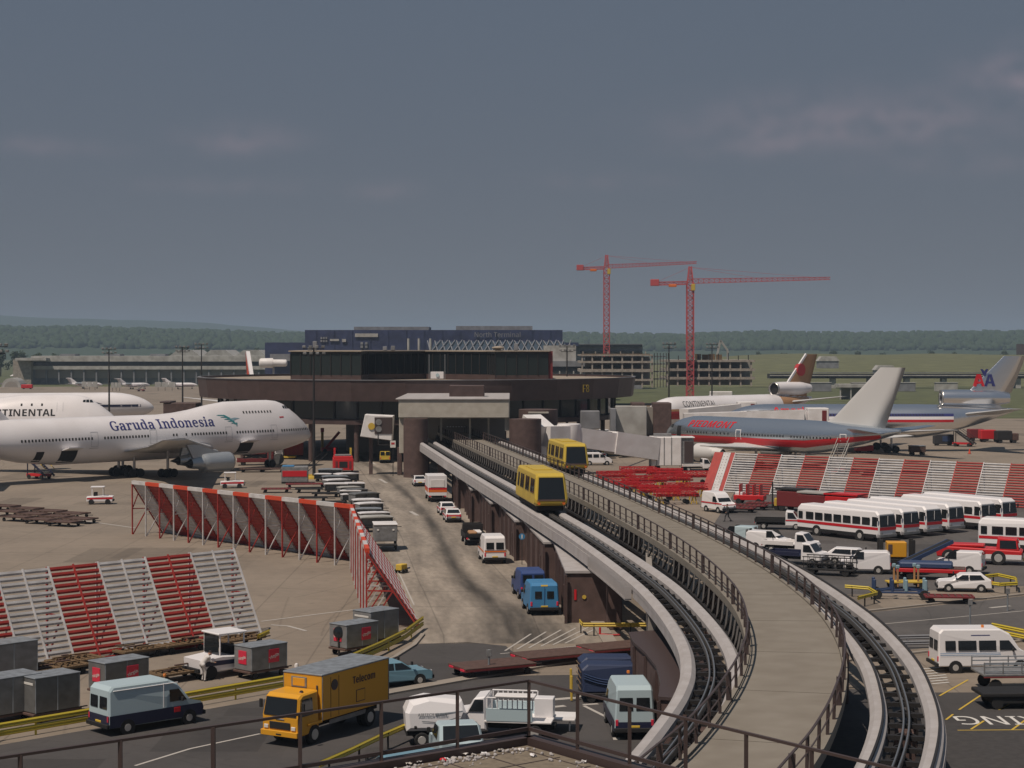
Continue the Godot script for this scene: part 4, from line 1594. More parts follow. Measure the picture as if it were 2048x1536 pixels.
	b.disc(Vector3(0, 2.4, 0.05), Vector3(0, 0, 1), 0.27, 0.03, 16)
	part(b, "plate", "van_blue", sg)
	b = Mb.new()
	b.box(Vector3(0, 2.4, 0.072), Vector3(0.1, 0.34, 0.02))
	part(b, "arrow", "line_white", sg)
	# curved plant room under the bend
	var w := thing("curved_plant_room", "curved brown plant room with flat grey roof tucked under the bend", "building", Vector3(6.3, 0, -96))
	var poly := PackedVector2Array()
	for p in [[6.35, 96.2], [6.4, 93.0], [6.75, 90.0], [7.0, 86.0], [6.9, 82.0], [6.5, 78.5], [7.6, 78.0], [9.6, 82], [9.6, 90], [9.2, 97.5]]:
		poly.append(Vector2(p[0] - 6.3, -p[1] + 96))
	b = Mb.new()
	b.prism(poly, 0, 3.1)
	part(b, "wall", "brown_wall", w)
	b = Mb.new()
	b.prism(Geometry2D.offset_polygon(poly, 0.1)[0], 3.1, 3.24)
	part(b, "roof", "brown_rail", w)
	for q in 5:
		b = Mb.new()
		var p := poly[1 + q]
		b.bar(Vector3(p.x - 0.08, 0, p.y), Vector3(p.x - 0.08, 3.0, p.y), 0.14)
		part(b, "downpipe", "brown_clad", w)
	w = thing("undercroft_wall", "dark recessed wall under the track beyond the last store room", "wall", Vector3(8.6, 0, -112))
	b = Mb.new()
	b.box(Vector3(0, 2, 0), Vector3(0.4, 4, 30), -4)
	part(b, "wall", "recess_shade_grey", w)

# ================================================================ roof terrace below the camera
func build_terrace():
	var corner := Vector3(0.33, 0, -35.0)
	var dl := Vector3(-0.788, 0, 0.616)
	var dr := Vector3(0.603, 0, 0.797)
	var y := 10.9
	var t := thing("roof_terrace", "felt-covered terminal roof corner with brown edge kerb and brick wall below", "building", corner)
	var pts := [Vector3.ZERO, dr * 14.0, dr * 14.0 + dl * 16.0, dl * 16.0]
	var poly := PackedVector2Array()
	for p in pts: poly.append(Vector2(p.x, p.z))
	var b := Mb.new()
	b.prism(poly, 0.0, y - 0.3)
	part(b, "wall", "brown_clad", t)
	b = Mb.new()
	var inset := Geometry2D.offset_polygon(poly, -0.22)[0]
	b.prism(inset, y - 0.3, y - 0.1)
	part(b, "roof_surface", "roof_felt", t)
	for d in [[dl, 16.0], [dr, 14.0]]:
		b = Mb.new()
		var e: Vector3 = d[0] * d[1]
		b.bar(Vector3(0, y - 0.14, 0), e + Vector3(0, y - 0.14, 0), 0.3, 0.34)
		part(b, "edge_kerb", "brown_rail", t)
	var rng := RandomNumberGenerator.new()
	rng.seed = 3
	for d in [[dl, dr, "slab_joint"], [dr, dl, "slab_joint"]]:
		for k in 9:
			b = Mb.new()
			var p: Vector3 = d[0] * (0.5 + k * 0.9) + d[1] * 0.35
			b.bar(p + Vector3(0, y - 0.097, 0), p + d[1] * 9.0 + Vector3(0, y - 0.097, 0), 0.025, 0.012)
			part(b, d[2], "brown_rail", t)
	# litter and gravel swept against the kerb
	var bits := Mb.new()
	for k in 420:
		var s := rng.randf()
		var side := rng.randf() < 0.75
		var p: Vector3 = (dl if side else dr) * (0.4 + pow(s, 0.8) * 8.5) + (dr if side else dl) * (0.3 + absf(rng.randfn()) * 0.28)
		var r := rng.randf_range(0.02, 0.06)
		bits.t = Transform3D(Basis.from_euler(Vector3(rng.randf() * 0.6, rng.randf() * TAU, rng.randf() * 0.6)), p + corner + Vector3(0, y - 0.1 + r * 0.4, 0))
		bits.cbox(Vector3.ZERO, Vector3(r * rng.randf_range(0.7, 2.0), r, r * rng.randf_range(0.7, 1.6)), r * 0.3)
	var g := part(bits, "gravel", "beam_concrete")
	tag(g, "pale gravel and grit swept along the roof kerb", "gravel", "", "stuff")
	var spots := [[838, 1526, "white_paint"], [886, 1524, "stripe_red"], [893, 1522, "white_paint"], [908, 1520, "line_worn"], [930, 1512, "cloth_white"], [948, 1514, "line_worn"], [968, 1510, "white_paint"], [1066, 1514, "white_paint"], [1168, 1526, "white_paint"], [818, 1532, "line_worn"], [1000, 1504, "line_worn"], [1042, 1502, "cloth_white"]]
	var names := ["white crumpled paper scrap by the roof kerb", "red drink carton scrap by the roof kerb", "white paper cup beside the red scrap", "grey paper scrap by the roof kerb", "white torn sheet by the roof kerb", "greyish crumpled wrapper by the roof kerb", "white wrapper by the roof kerb", "white paper scrap out on the roof felt", "white paper scrap by the other roof kerb", "grey card scrap by the roof kerb", "small grey scrap near the roof corner", "small white scrap near the roof corner"]
	for k in spots.size():
		var e: Array = spots[k]
		var l := thing("litter_scrap", names[k], "litter", spot(e[0], e[1], y - 0.1), rng.randf() * 360, "litter on the roof")
		b = Mb.new()
		var q := []
		for j in 4:
			var row := PackedVector3Array()
			for m in 4:
				row.append(Vector3((m - 1.5) * 0.035, 0.02 + 0.05 * rng.randf(), (j - 1.5) * 0.03))
			q.append(row)
		b.grid(q, false)
		part(b, "sheet", e[2], l)
	# railing round the roof
	for d in [[dl, 10.4 * 1.45, 1.73, "dark brown roof railing leading off beside the yellow truck"], [dr, 13.0, 1.5, "dark brown roof railing leading off over the footway"]]:
		var r := thing("roof_railing", d[3], "railing", corner + Vector3(0, y, 0))
		b = Mb.new()
		var e: Vector3 = d[0] * d[1]
		b.bar(Vector3(0, 1.1, 0), e + Vector3(0, 1.1, 0), 0.06, 0.045)
		part(b, "top_rail", "brown_rail", r)
		b = Mb.new()
		b.bar(Vector3(0, 0.16, 0), e + Vector3(0, 0.16, 0), 0.05, 0.07)
		part(b, "bottom_rail", "brown_rail", r)
		var k := 0
		var s: float = d[2] if d[0] == dr else 0.0
		while s < d[1]:
			b = Mb.new()
			var wide := 0.13 if (k in [4] and d[0] == dl) else 0.065
			var p: Vector3 = d[0] * s
			b.bar(p, p + Vector3(0, 1.1, 0), wide, 0.065)
			part(b, "post", "brown_rail", r)
			s += d[2]; k += 1

# ================================================================ aircraft
# local axes of everything that moves: +x forwards, +y up, +z to its own right
class Hull:
	# a fuselage from stations [x, half width, top, bottom, centre height]; x falls from 0 at the nose
	var st := []
	var k := 0.0          # how far the upper lobe narrows

	func at(x: float) -> Array:
		if x >= st[0][0]: return st[0]
		for i in st.size() - 1:
			if x >= st[i + 1][0]:
				var f: float = (x - st[i][0]) / (st[i + 1][0] - st[i][0])
				var r := []
				for j in 5: r.append(lerpf(st[i][j], st[i + 1][j], f))
				return r
		return st[-1]

	func shape(s: Array, a: float) -> Vector3:
		var sn := sin(a)
		var h: float = maxf(0.0, (s[2] - s[1]) / maxf(s[1], 0.1))
		var z: float = s[1] * cos(a) * (1.0 - k * clampf(h, 0, 0.6) * maxf(sn, 0.0))
		return Vector3(s[0], s[4] + (s[2] if sn > 0 else s[3]) * sn, z)

	func side(x: float, y: float, s: float, off := 0.02) -> Vector3:
		var q := at(x)
		var sn: float = clampf((y - q[4]) / (q[2] if y > q[4] else q[3]), -0.999, 0.999)
		var p := shape([x, q[1], q[2], q[3], q[4]], asin(sn))
		return Vector3(x, y, (p.z + off) * s)

	func skin(n := 28) -> Mb:
		var rings := []
		var xs := []
		for i in st.size() - 1:
			var m := maxi(1, int(absf(st[i + 1][0] - st[i][0]) / 1.6))
			for j in m: xs.append(lerpf(st[i][0], st[i + 1][0], float(j) / m))
		xs.append(st[-1][0])
		for x in xs:
			var q := at(x)
			var ring := PackedVector3Array()
			for j in n: ring.append(shape([x, q[1], q[2], q[3], q[4]], TAU * j / n))
			rings.append(ring)
		var b := Mb.new()
		b.grid(rings, true, true, true, true)
		return b

	func band(b: Mb, x0: float, x1: float, y0: float, y1: float, s: float, off := 0.02, y0b := NAN, y1b := NAN):
		# a painted band along one side; heights may change from x0 to x1
		var n := maxi(2, int(absf(x1 - x0) / 0.8))
		var m := maxi(1, int(absf(y1 - y0) / 0.35))
		if is_nan(y0b): y0b = y0
		if is_nan(y1b): y1b = y1
		for i in n:
			for j in m:
				var p := []
				for e in [[i, j], [i + 1, j], [i + 1, j + 1], [i, j + 1]]:
					var t := float(e[0]) / n
					var lo := lerpf(y0, y0b, t)
					var hi := lerpf(y1, y1b, t)
					p.append(side(lerpf(x0, x1, t), lerpf(lo, hi, float(e[1]) / m), s, off))
				if (x1 > x0) == (s > 0): b.quad(p[0], p[1], p[2], p[3])
				else: b.quad(p[3], p[2], p[1], p[0])

	func polygon(b: Mb, pts: Array, s: float, off := 0.03):
		var p := PackedVector2Array()
		for q in pts: p.append(Vector2(q[0], q[1]))
		var idx := Geometry2D.triangulate_polygon(p)
		for i in range(0, idx.size(), 3):
			var w := []
			for j in 3: w.append(Vector3(p[idx[i + j]].x, p[idx[i + j]].y, 0))
			fine_tri(b, w, func(v: Vector3) -> Vector3: return side(v.x, v.y, s, off), s, 4)

	func lettering(text: TextMesh, x0: float, x1: float, y: float, height: float, s: float, slant := 0.0, tilt := 0.0) -> Mb:
		# letters laid on the skin between x0 (first letter) and x1, their feet at y
		var arr := text.get_mesh_arrays()
		var vs: PackedVector3Array = arr[Mesh.ARRAY_VERTEX]
		var idx: PackedInt32Array = arr[Mesh.ARRAY_INDEX]
		var lo := Vector2(1e9, 1e9)
		var hi := Vector2(-1e9, -1e9)
		for v in vs:
			lo = lo.min(Vector2(v.x, v.y)); hi = hi.max(Vector2(v.x, v.y))
		var b := Mb.new()
		var map := func(v: Vector3) -> Vector3:
			var ty := (v.y - lo.y) / (hi.y - lo.y)
			var t := (v.x - lo.x) / (hi.x - lo.x) + slant * ty
			return side(lerpf(x0, x1, t), y + height * ty + tilt * t, s, 0.03)
		for i in range(0, idx.size(), 3):
			fine_tri(b, [vs[idx[i]], vs[idx[i + 1]], vs[idx[i + 2]]], map, s, 4)
		return b

	func fine_tri(b: Mb, p: Array, map: Callable, s: float, depth: int):
		# split until the piece is small enough to follow the curve of the skin
		var w := [map.call(p[0]), map.call(p[1]), map.call(p[2])]
		var longest := 0
		for i in 3:
			if w[i].distance_squared_to(w[(i + 1) % 3]) > w[longest].distance_squared_to(w[(longest + 1) % 3]): longest = i
		if depth > 0 and w[longest].distance_to(w[(longest + 1) % 3]) > 0.5:
			var j := (longest + 1) % 3
			var k := (longest + 2) % 3
			var m: Vector3 = (p[longest] + p[j]) / 2.0
			fine_tri(b, [p[longest], m, p[k]], map, s, depth - 1)
			fine_tri(b, [m, p[j], p[k]], map, s, depth - 1)
		elif ((w[1] - w[0]).cross(w[2] - w[0])).z * s > 0: b.tri(w[0], w[1], w[2])
		else: b.tri(w[0], w[2], w[1])

func windows(h: Hull, runs: Array, y: float, w: float, ht: float) -> Mb:
	var b := Mb.new()
	for r in runs:
		var x: float = r[0]
		while x > r[1]:
			for s in [1.0, -1.0]:
				h.band(b, x, x - w, y - ht / 2, y + ht / 2, s, 0.025)
			x -= r[2] if r.size() > 2 else 0.52
	return b

func aerofoil(p: Vector3, chord: float, thick: float, up: Vector3) -> PackedVector3Array:
	var r := PackedVector3Array()
	for e in [[0.0, 0.0], [0.03, 0.5], [0.12, 0.9], [0.35, 1.0], [0.7, 0.55], [1.0, 0.04], [0.7, -0.3], [0.35, -0.55], [0.1, -0.5], [0.02, -0.3]]:
		r.append(p + Vector3(-chord * e[0], 0, 0) + up * (thick * 0.5 * e[1]))
	return r

func wing_mesh(secs: Array, up: Vector3) -> Mb:
	# secs: [leading edge point, chord, thickness]
	var rings := []
	for s in secs: rings.append(aerofoil(s[0], s[1], s[2], up))
	var b := Mb.new()
	var flip: bool = (secs[1][0] - secs[0][0]).cross(Vector3(-1, 0, 0)).dot(up) > 0
	b.grid(rings, true, true, true, not flip)
	return b

func engine(t: Node3D, at: Vector3, r: float, length: float, m: String, pylon_to: Vector3, intake_m := "steel"):
	var b := Mb.new()
	b.lathe(at, Vector3(-1, 0, 0), [[0.02 * length, r * 0.86], [0.0, r * 0.92], [0.03 * length, r * 0.985], [0.25 * length, r], [0.6 * length, r * 0.95], [0.72 * length, r * 0.86], [0.73 * length, r * 0.66], [1.0 * length, r * 0.46]], 24, false)
	var e := part(b, "engine", m, t)
	b = Mb.new()
	b.disc(at + Vector3(-0.12 * length, 0, 0), Vector3(1, 0, 0), r * 0.87, 0.05, 24)
	part(b, "fan", "black", e)
	b = Mb.new()
	b.lathe(at + Vector3(0.002, 0, 0), Vector3(-1, 0, 0), [[0.06, r * 0.87], [-0.02, r * 0.93], [0.22, r * 1.004]], 24, false)
	part(b, "intake_lip", intake_m, e)
	b = Mb.new()
	b.lathe(at + Vector3(-0.95 * length, 0, 0), Vector3(-1, 0, 0), [[0, r * 0.4], [0.25 * length, 0.05]], 14)
	part(b, "exhaust_cone", "dark_steel", e)
	b = Mb.new()
	var p0 := at + Vector3(-0.18 * length, r * 0.9, 0)
	var p1 := at + Vector3(-0.95 * length, r * 0.5, 0)
	b.quad(p0 + Vector3(0, 0, 0.2), p1 + Vector3(0, 0, 0.2), pylon_to + Vector3(-1.5, 0, 0.2), pylon_to + Vector3(0.3, 0, 0.2))
	b.quad(pylon_to + Vector3(0.3, 0, -0.2), pylon_to + Vector3(-1.5, 0, -0.2), p1 + Vector3(0, 0, -0.2), p0 + Vector3(0, 0, -0.2))
	b.quad(p0 + Vector3(0, 0, -0.2), p0 + Vector3(0, 0, 0.2), pylon_to + Vector3(0.3, 0, 0.2), pylon_to + Vector3(0.3, 0, -0.2))
	part(b, "pylon", m, e)

func gear(t: Node3D, x: float, z: float, top: float, n: int, r: float, pair := 0.55):
	var b := Mb.new()
	b.tube([Vector3(x, r, z), Vector3(x, top, z)], 0.2, 8)
	b.bar(Vector3(x - (n - 1) * r * 1.1, r, z), Vector3(x + (n - 1) * r * 1.1, r, z), 0.25)
	var g := part(b, "landing_gear", "steel", t)
	for i in n:
		for s in [-1.0, 1.0]:
			b = Mb.new()
			b.disc(Vector3(x + (i - (n - 1) / 2.0) * r * 2.2, r, z + s * pair), Vector3(0, 0, 1), r, 0.42, 16, 0.08)
			part(b, "wheel", "rubber", g)

func round_hull(L: float, R: float, cy: float, nose: float, tail: float, rise: float) -> Hull:
	var h := Hull.new()
	for f in [0.0, 0.015, 0.05, 0.12, 0.22, 0.36, 0.55, 0.78, 1.0]:
		var r: float = R * pow(1.0 - pow(1.0 - f, 2.0), 0.56) if f > 0 else 0.06
		h.st.append([-nose * f, r, r, r, cy - 0.22 * R * pow(1.0 - f, 2.0)])
	for f in [0.0, 0.2, 0.4, 0.6, 0.8, 0.95, 1.0]:
		var r: float = lerpf(R, R * 0.1, pow(f, 1.45))
		h.st.append([-(L - tail) - tail * f, r, r, r, cy + (R - r) * rise])
	return h

func build_aircraft():
	hump_jet_lettered()
	hump_jet_behind()
	twin_jet()
	polished_trijet()
	gold_trijet()
	marked_jet()
	hidden_jet()
	light_jets()

func hump_hull() -> Hull:
	var h := Hull.new()
	h.k = 0.5
	var cy := 5.45
	for e in [[0, 0.1, 0.1, 0.1, -0.75], [-0.25, 0.75, 0.7, 0.6, -0.7], [-0.8, 1.3, 1.35, 0.95, -0.6], [-1.8, 1.9, 2.2, 1.45, -0.45], [-3.2, 2.4, 3.15, 1.95, -0.3], [-4.6, 2.75, 3.95, 2.4, -0.15], [-5.6, 2.93, 4.5, 2.65, -0.1], [-6.8, 3.08, 4.85, 2.9, -0.05], [-8.5, 3.2, 4.98, 3.1, 0], [-11, 3.25, 5.0, 3.22, 0], [-17, 3.25, 4.9, 3.25, 0], [-20, 3.25, 4.5, 3.25, 0], [-23, 3.25, 3.9, 3.25, 0], [-26, 3.25, 3.5, 3.25, 0], [-29, 3.25, 3.3, 3.25, 0], [-46, 3.25, 3.3, 3.25, 0], [-52, 3.1, 3.25, 2.7, 0.05], [-58, 2.5, 3.0, 1.6, 0.2], [-64, 1.5, 2.2, 0.6, 0.6], [-68.5, 0.3, 0.5, 0.3, 1.6]]:
		h.st.append([e[0], e[1], e[2], e[3], cy + e[4]])
	return h

func hump_body(t: Node3D, h: Hull):
	part(h.skin(32), "fuselage", "aircraft_white", t)
	for s in [1.0, -1.0]:
		var b := wing_mesh([[Vector3(-20.0, 3.6, 2.2 * s), 16.5, 1.9], [Vector3(-21.5, 3.75, 3.4 * s), 15.2, 1.6], [Vector3(-30.2, 4.9, 12.5 * s), 9.2, 0.95], [Vector3(-45.5, 6.8, 29.6 * s), 3.9, 0.35]], Vector3.UP)
		part(b, "wing", "wing_grey", t)
		b = wing_mesh([[Vector3(-57, 6.6, 1.0 * s), 9.0, 0.8], [Vector3(-65.0, 7.8, 11.0 * s), 2.6, 0.25]], Vector3.UP)
		part(b, "tailplane", "wing_grey", t)
		engine(t, Vector3(-27.2, 2.75, 11.7 * s), 1.35, 6.6, "nacelle", Vector3(-31.6, 4.6, 11.7 * s))
		engine(t, Vector3(-32.2, 3.0, 21.2 * s), 1.35, 6.6, "nacelle", Vector3(-38.0, 5.5, 21.2 * s))
		gear(t, -31.0, 5.5 * s, 4.0, 2, 0.62)
		gear(t, -34.2, 1.9 * s, 3.0, 2, 0.62)
	gear(t, -7.8, 0, 2.8, 1, 0.6)
	var b := wing_mesh([[Vector3(-52.5, 8.2, 0), 13.0, 1.0], [Vector3(-64.5, 18.6, 0), 4.5, 0.4]], Vector3(0, 0, 1))
	part(b, "tail_fin", "aircraft_white", t)
	# flight deck windows
	b = Mb.new()
	for s in [1.0, -1.0]:
		h.polygon(b, [[-4.65, 9.05], [-5.25, 9.08], [-5.3, 9.5], [-4.98, 9.5]], s)
		h.polygon(b, [[-5.35, 9.08], [-5.85, 9.1], [-5.85, 9.55], [-5.4, 9.55]], s)
		h.polygon(b, [[-5.95, 9.12], [-6.4, 9.15], [-6.35, 9.5], [-5.95, 9.55]], s)
	part(b, "flight_deck_windows", "dark_glass", t)

func hump_jet_lettered():
	var t := thing("airliner", "white hump-backed airliner with dark blue lettering and open cargo doors", "airliner", Vector3(-32, 0, -283), 47)
	var h := hump_hull()
	hump_body(t, h)
	tag(part(windows(h, [[-1.6, -8.2], [-9.6, -13.2], [-13.4, -16.6], [-18.6, -25.2], [-25.9, -26.6, 1.0], [-27.6, -28.6, 0.55], [-32.6, -40.2], [-42.0, -53.0]], 5.85, 0.26, 0.36), "cabin_windows", "black", t), "", "", "", "stuff")
	tag(part(windows(h, [[-9.2, -14.8, 0.58]], 8.75, 0.26, 0.34), "upper_deck_windows", "black", t), "", "", "", "stuff")
	var tm := text_mesh("Garuda Indonesia", "Droid Serif", 1.6, 0.0)
	(tm.font as SystemFont).font_weight = 700
	part(h.lettering(tm, -38.7, -20.6, 6.8, 1.4, 1.0, 0.0, 0.12), "lettering", "ink_blue", t)
	# bird emblem: five feathers and a beak
	var b := Mb.new()
	for k in 5:
		var y := 8.35 - k * 0.3
		h.polygon(b, [[-19.8 + k * 0.55, y + 0.06], [-18.6 + k * 0.5, y - 0.02], [-17.6 + k * 0.25, y - 0.42], [-17.3 + k * 0.2, y - 0.40], [-18.3 + k * 0.5, y + 0.12], [-19.4 + k * 0.55, y + 0.14]], 1.0)
	part(b, "wing_emblem", "teal", t)
	b = Mb.new()
	h.polygon(b, [[-17.8, 7.85], [-16.6, 8.02], [-15.6, 7.9], [-16.4, 7.78], [-17.3, 7.45]], 1.0)
	part(b, "beak_emblem", "blue_grey", t)
	b = Mb.new()
	h.polygon(b, [[-7.9, 7.75], [-7.0, 7.78], [-7.0, 7.95], [-7.9, 7.92]], 1.0)
	part(b, "flag_mark", "stripe_red", t)
	for x in [-8.9, -17.6, -31.2, -41.1]:
		b = Mb.new()
		for e in [[x, x - 0.05], [x - 1.1, x - 1.15]]:
			h.band(b, e[0], e[1], 4.75, 6.7, 1.0)
		h.band(b, x, x - 1.15, 4.7, 4.75, 1.0); h.band(b, x, x - 1.15, 6.7, 6.75, 1.0)
		var door := part(b, "door", "aircraft_grey", t)
		b = Mb.new()
		h.band(b, x + 0.1, x - 1.4, 4.45, 4.52, 1.0)
		part(b, "sill", "aircraft_grey", door)
	# open cargo holds and their raised doors
	for e in [[-13.4, -16.0, 2.55, 4.2], [-44.3, -46.9, 2.6, 4.3], [-49.5, -50.7, 2.9, 4.3]]:
		b = Mb.new()
		h.band(b, e[0], e[1], e[2], e[3], 1.0, 0.03)
		var hold := part(b, "cargo_opening", "black", t)
		if e[1] > -48:
			b = Mb.new()
			var p: Vector3 = h.side(e[0], e[3] + 0.05, 1.0, 0.0)
			var q: Vector3 = h.side(e[1], e[3] + 0.05, 1.0, 0.0)
			b.hexa((p + q) / 2 + Vector3(0, 0.22, 0.85), Vector3((e[0] - e[1]) / 2, 0, 0), Vector3(0, 0.07, 0), Vector3(0, 0.2, 0.9))
			part(b, "cargo_door", "white_paint", hold)

func hump_jet_behind():
	var t := thing("airliner", "white hump-backed airliner with wide black lettering partly hidden behind another", "airliner", Vector3(-67.5, 0, -311), 8)
	var h := hump_hull()
	hump_body(t, h)
	tag(part(windows(h, [[-9.6, -16.6], [-18.6, -26.0], [-28.0, -40.0]], 5.85, 0.26, 0.36), "cabin_windows", "black", t), "", "", "", "stuff")
	tag(part(windows(h, [[-13.0, -17.6, 1.7]], 8.75, 0.3, 0.4), "upper_deck_windows", "black", t), "", "", "", "stuff")
	var tm := text_mesh("CONTINENTAL", "Droid Sans", 1.6, 0.0)
	(tm.font as SystemFont).font_weight = 700
	part(h.lettering(tm, -23.6, -10.9, 6.85, 1.15, 1.0), "lettering", "black", t)
	var b := Mb.new()
	for x in [-9.6]:
		for e in [[x, x - 0.06], [x - 1.0, x - 1.06]]: h.band(b, e[0], e[1], 7.6, 9.1, 1.0)
	part(b, "door", "aircraft_grey", t)

func twin_jet():
	var t := thing("airliner", "bare metal twin-jet airliner with broad red stripe, red lettering and white tail fin", "airliner", Vector3(25.6, 0, -295.7), 130.5)
	var h := round_hull(47.0, 2.55, 4.95, 7.5, 17.0, 0.62)
	part(h.skin(28), "fuselage", "bare_blue", t)
	for s in [1.0, -1.0]:
		var b := Mb.new()
		h.band(b, -4.6, -31.0, 3.4, 4.5, s, 0.02)
		h.band(b, -31.0, -44.0, 3.4, 4.5, s, 0.02, 5.2, 5.75)
		part(b, "red_stripe", "stripe_red", t)
		b = Mb.new()
		h.band(b, -0.35, -4.6, 3.9, 4.4, s, 0.025, 3.5, 4.45)
		part(b, "nose_flash", "stripe_red", t)
		part(wing_mesh([[Vector3(-14.8, 2.9, 1.5 * s), 10.5, 1.6], [Vector3(-16.5, 3.0, 3.0 * s), 9.0, 1.3], [Vector3(-20.5, 3.4, 9.0 * s), 5.8, 0.9], [Vector3(-29.6, 4.4, 23.6 * s), 2.1, 0.3]], Vector3.UP), "wing", "fin_white", t)
		part(wing_mesh([[Vector3(-39.0, 5.9, 0.8 * s), 5.6, 0.5], [Vector3(-44.6, 6.9, 9.2 * s), 1.9, 0.18]], Vector3.UP), "tailplane", "bare_blue", t)
		engine(t, Vector3(-14.2, 2.25, 7.9 * s), 1.42, 5.4, "fin_white", Vector3(-19.3, 3.7, 7.9 * s))
		gear(t, -23.4, 4.6 * s, 3.4, 2, 0.58)
	gear(t, -5.2, 0, 2.6, 1, 0.48)
	part(wing_mesh([[Vector3(-32.0, 6.6, 0), 12.2, 0.8], [Vector3(-35.0, 8.2, 0), 9.9, 0.7], [Vector3(-43.4, 15.6, 0), 4.5, 0.3]], Vector3(0, 0, 1)), "tail_fin", "fin_white", t)
	tag(part(windows(h, [[-6.8, -11.5, 0.6], [-12.4, -16.0, 0.8], [-18.5, -27.0, 0.6], [-28.5, -36.2, 0.6]], 5.0, 0.22, 0.3), "cabin_windows", "black", t), "", "", "", "stuff")
	var tm := text_mesh("PIEDMONT", "Droid Sans", 1.2, 0.0)
	(tm.font as SystemFont).font_weight = 800
	part(h.lettering(tm, -6.8, -16.4, 5.85, 1.0, -1.0, 0.05, 0.0), "lettering", "stripe_red", t)
	var b := Mb.new()
	for s in [1.0, -1.0]:
		h.polygon(b, [[-1.9, 5.55], [-2.9, 5.55], [-2.9, 6.05], [-2.3, 6.05]], s)
	part(b, "flight_deck_windows", "dark_glass", t)
	b = Mb.new()
	h.band(b, -4.3, -5.3, 4.0, 5.9, -1.0, 0.03)
	part(b, "open_door", "black", t)
	for x in [-17.3, -37.4]:
		b = Mb.new()
		for e in [[x, x - 0.12], [x - 1.0, x - 1.12]]: h.band(b, e[0], e[1], 4.2, 5.6, -1.0, 0.025)
		h.band(b, x, x - 1.12, 5.6, 5.72, -1.0, 0.025)
		part(b, "door", "white_paint", t)

func trijet_body(t: Node3D, h: Hull, skin: String, wing: String, fin: String, nac: String, lip: String):
	part(h.skin(28), "fuselage", skin, t)
	for s in [1.0, -1.0]:
		part(wing_mesh([[Vector3(-17.0, 3.1, 1.6 * s), 12.6, 1.6], [Vector3(-18.8, 3.2, 3.2 * s), 10.6, 1.3], [Vector3(-24.0, 3.7, 10.0 * s), 7.0, 0.75], [Vector3(-35.0, 4.9, 24.6 * s), 2.6, 0.25]], Vector3.UP), "wing", wing, t)
		part(wing_mesh([[Vector3(-43.0, 6.6, 1.0 * s), 6.8, 0.7], [Vector3(-49.5, 7.9, 10.8 * s), 2.2, 0.2]], Vector3.UP), "tailplane", wing, t)
		engine(t, Vector3(-17.6, 2.3, 8.2 * s), 1.38, 6.4, nac, Vector3(-22.4, 4.0, 8.2 * s), lip)
		gear(t, -30.0, 5.3 * s, 3.6, 2, 0.64)
	gear(t, -7.5, 0, 2.6, 1, 0.5)
	part(wing_mesh([[Vector3(-44.2, 10.4, 0), 8.0, 1.0], [Vector3(-50.8, 17.0, 0), 3.9, 0.35]], Vector3(0, 0, 1)), "tail_fin", fin, t)
	var b := Mb.new()
	b.lathe(Vector3(-39.6, 9.5, 0), Vector3(-1, 0, 0), [[0.25, 1.28], [0.0, 1.38], [0.3, 1.48], [3.0, 1.52], [8.5, 1.46], [9.6, 1.4], [12.2, 0.95]], 24, false)
	var e := part(b, "tail_engine", nac, t)
	b = Mb.new()
	b.disc(Vector3(-40.2, 9.5, 0), Vector3(1, 0, 0), 1.3, 0.05, 24)
	part(b, "fan", "black", e)
	b = Mb.new()
	b.lathe(Vector3(-39.59, 9.5, 0), Vector3(-1, 0, 0), [[0.2, 1.29], [-0.03, 1.40], [0.35, 1.50]], 24, false)
	part(b, "intake_lip", lip, e)
	b = Mb.new()
	b.disc(Vector3(-51.7, 9.5, 0), Vector3(1, 0, 0), 0.9, 0.1, 20)
	part(b, "exhaust", "dark_steel", e)
	b = Mb.new()
	b.profile([[-41.5, 6.8], [-42.5, 8.3], [-50.0, 8.5], [-50.8, 7.2]], 0.45, 99, 0, 0.1)
	part(b, "engine_pylon", fin, t)

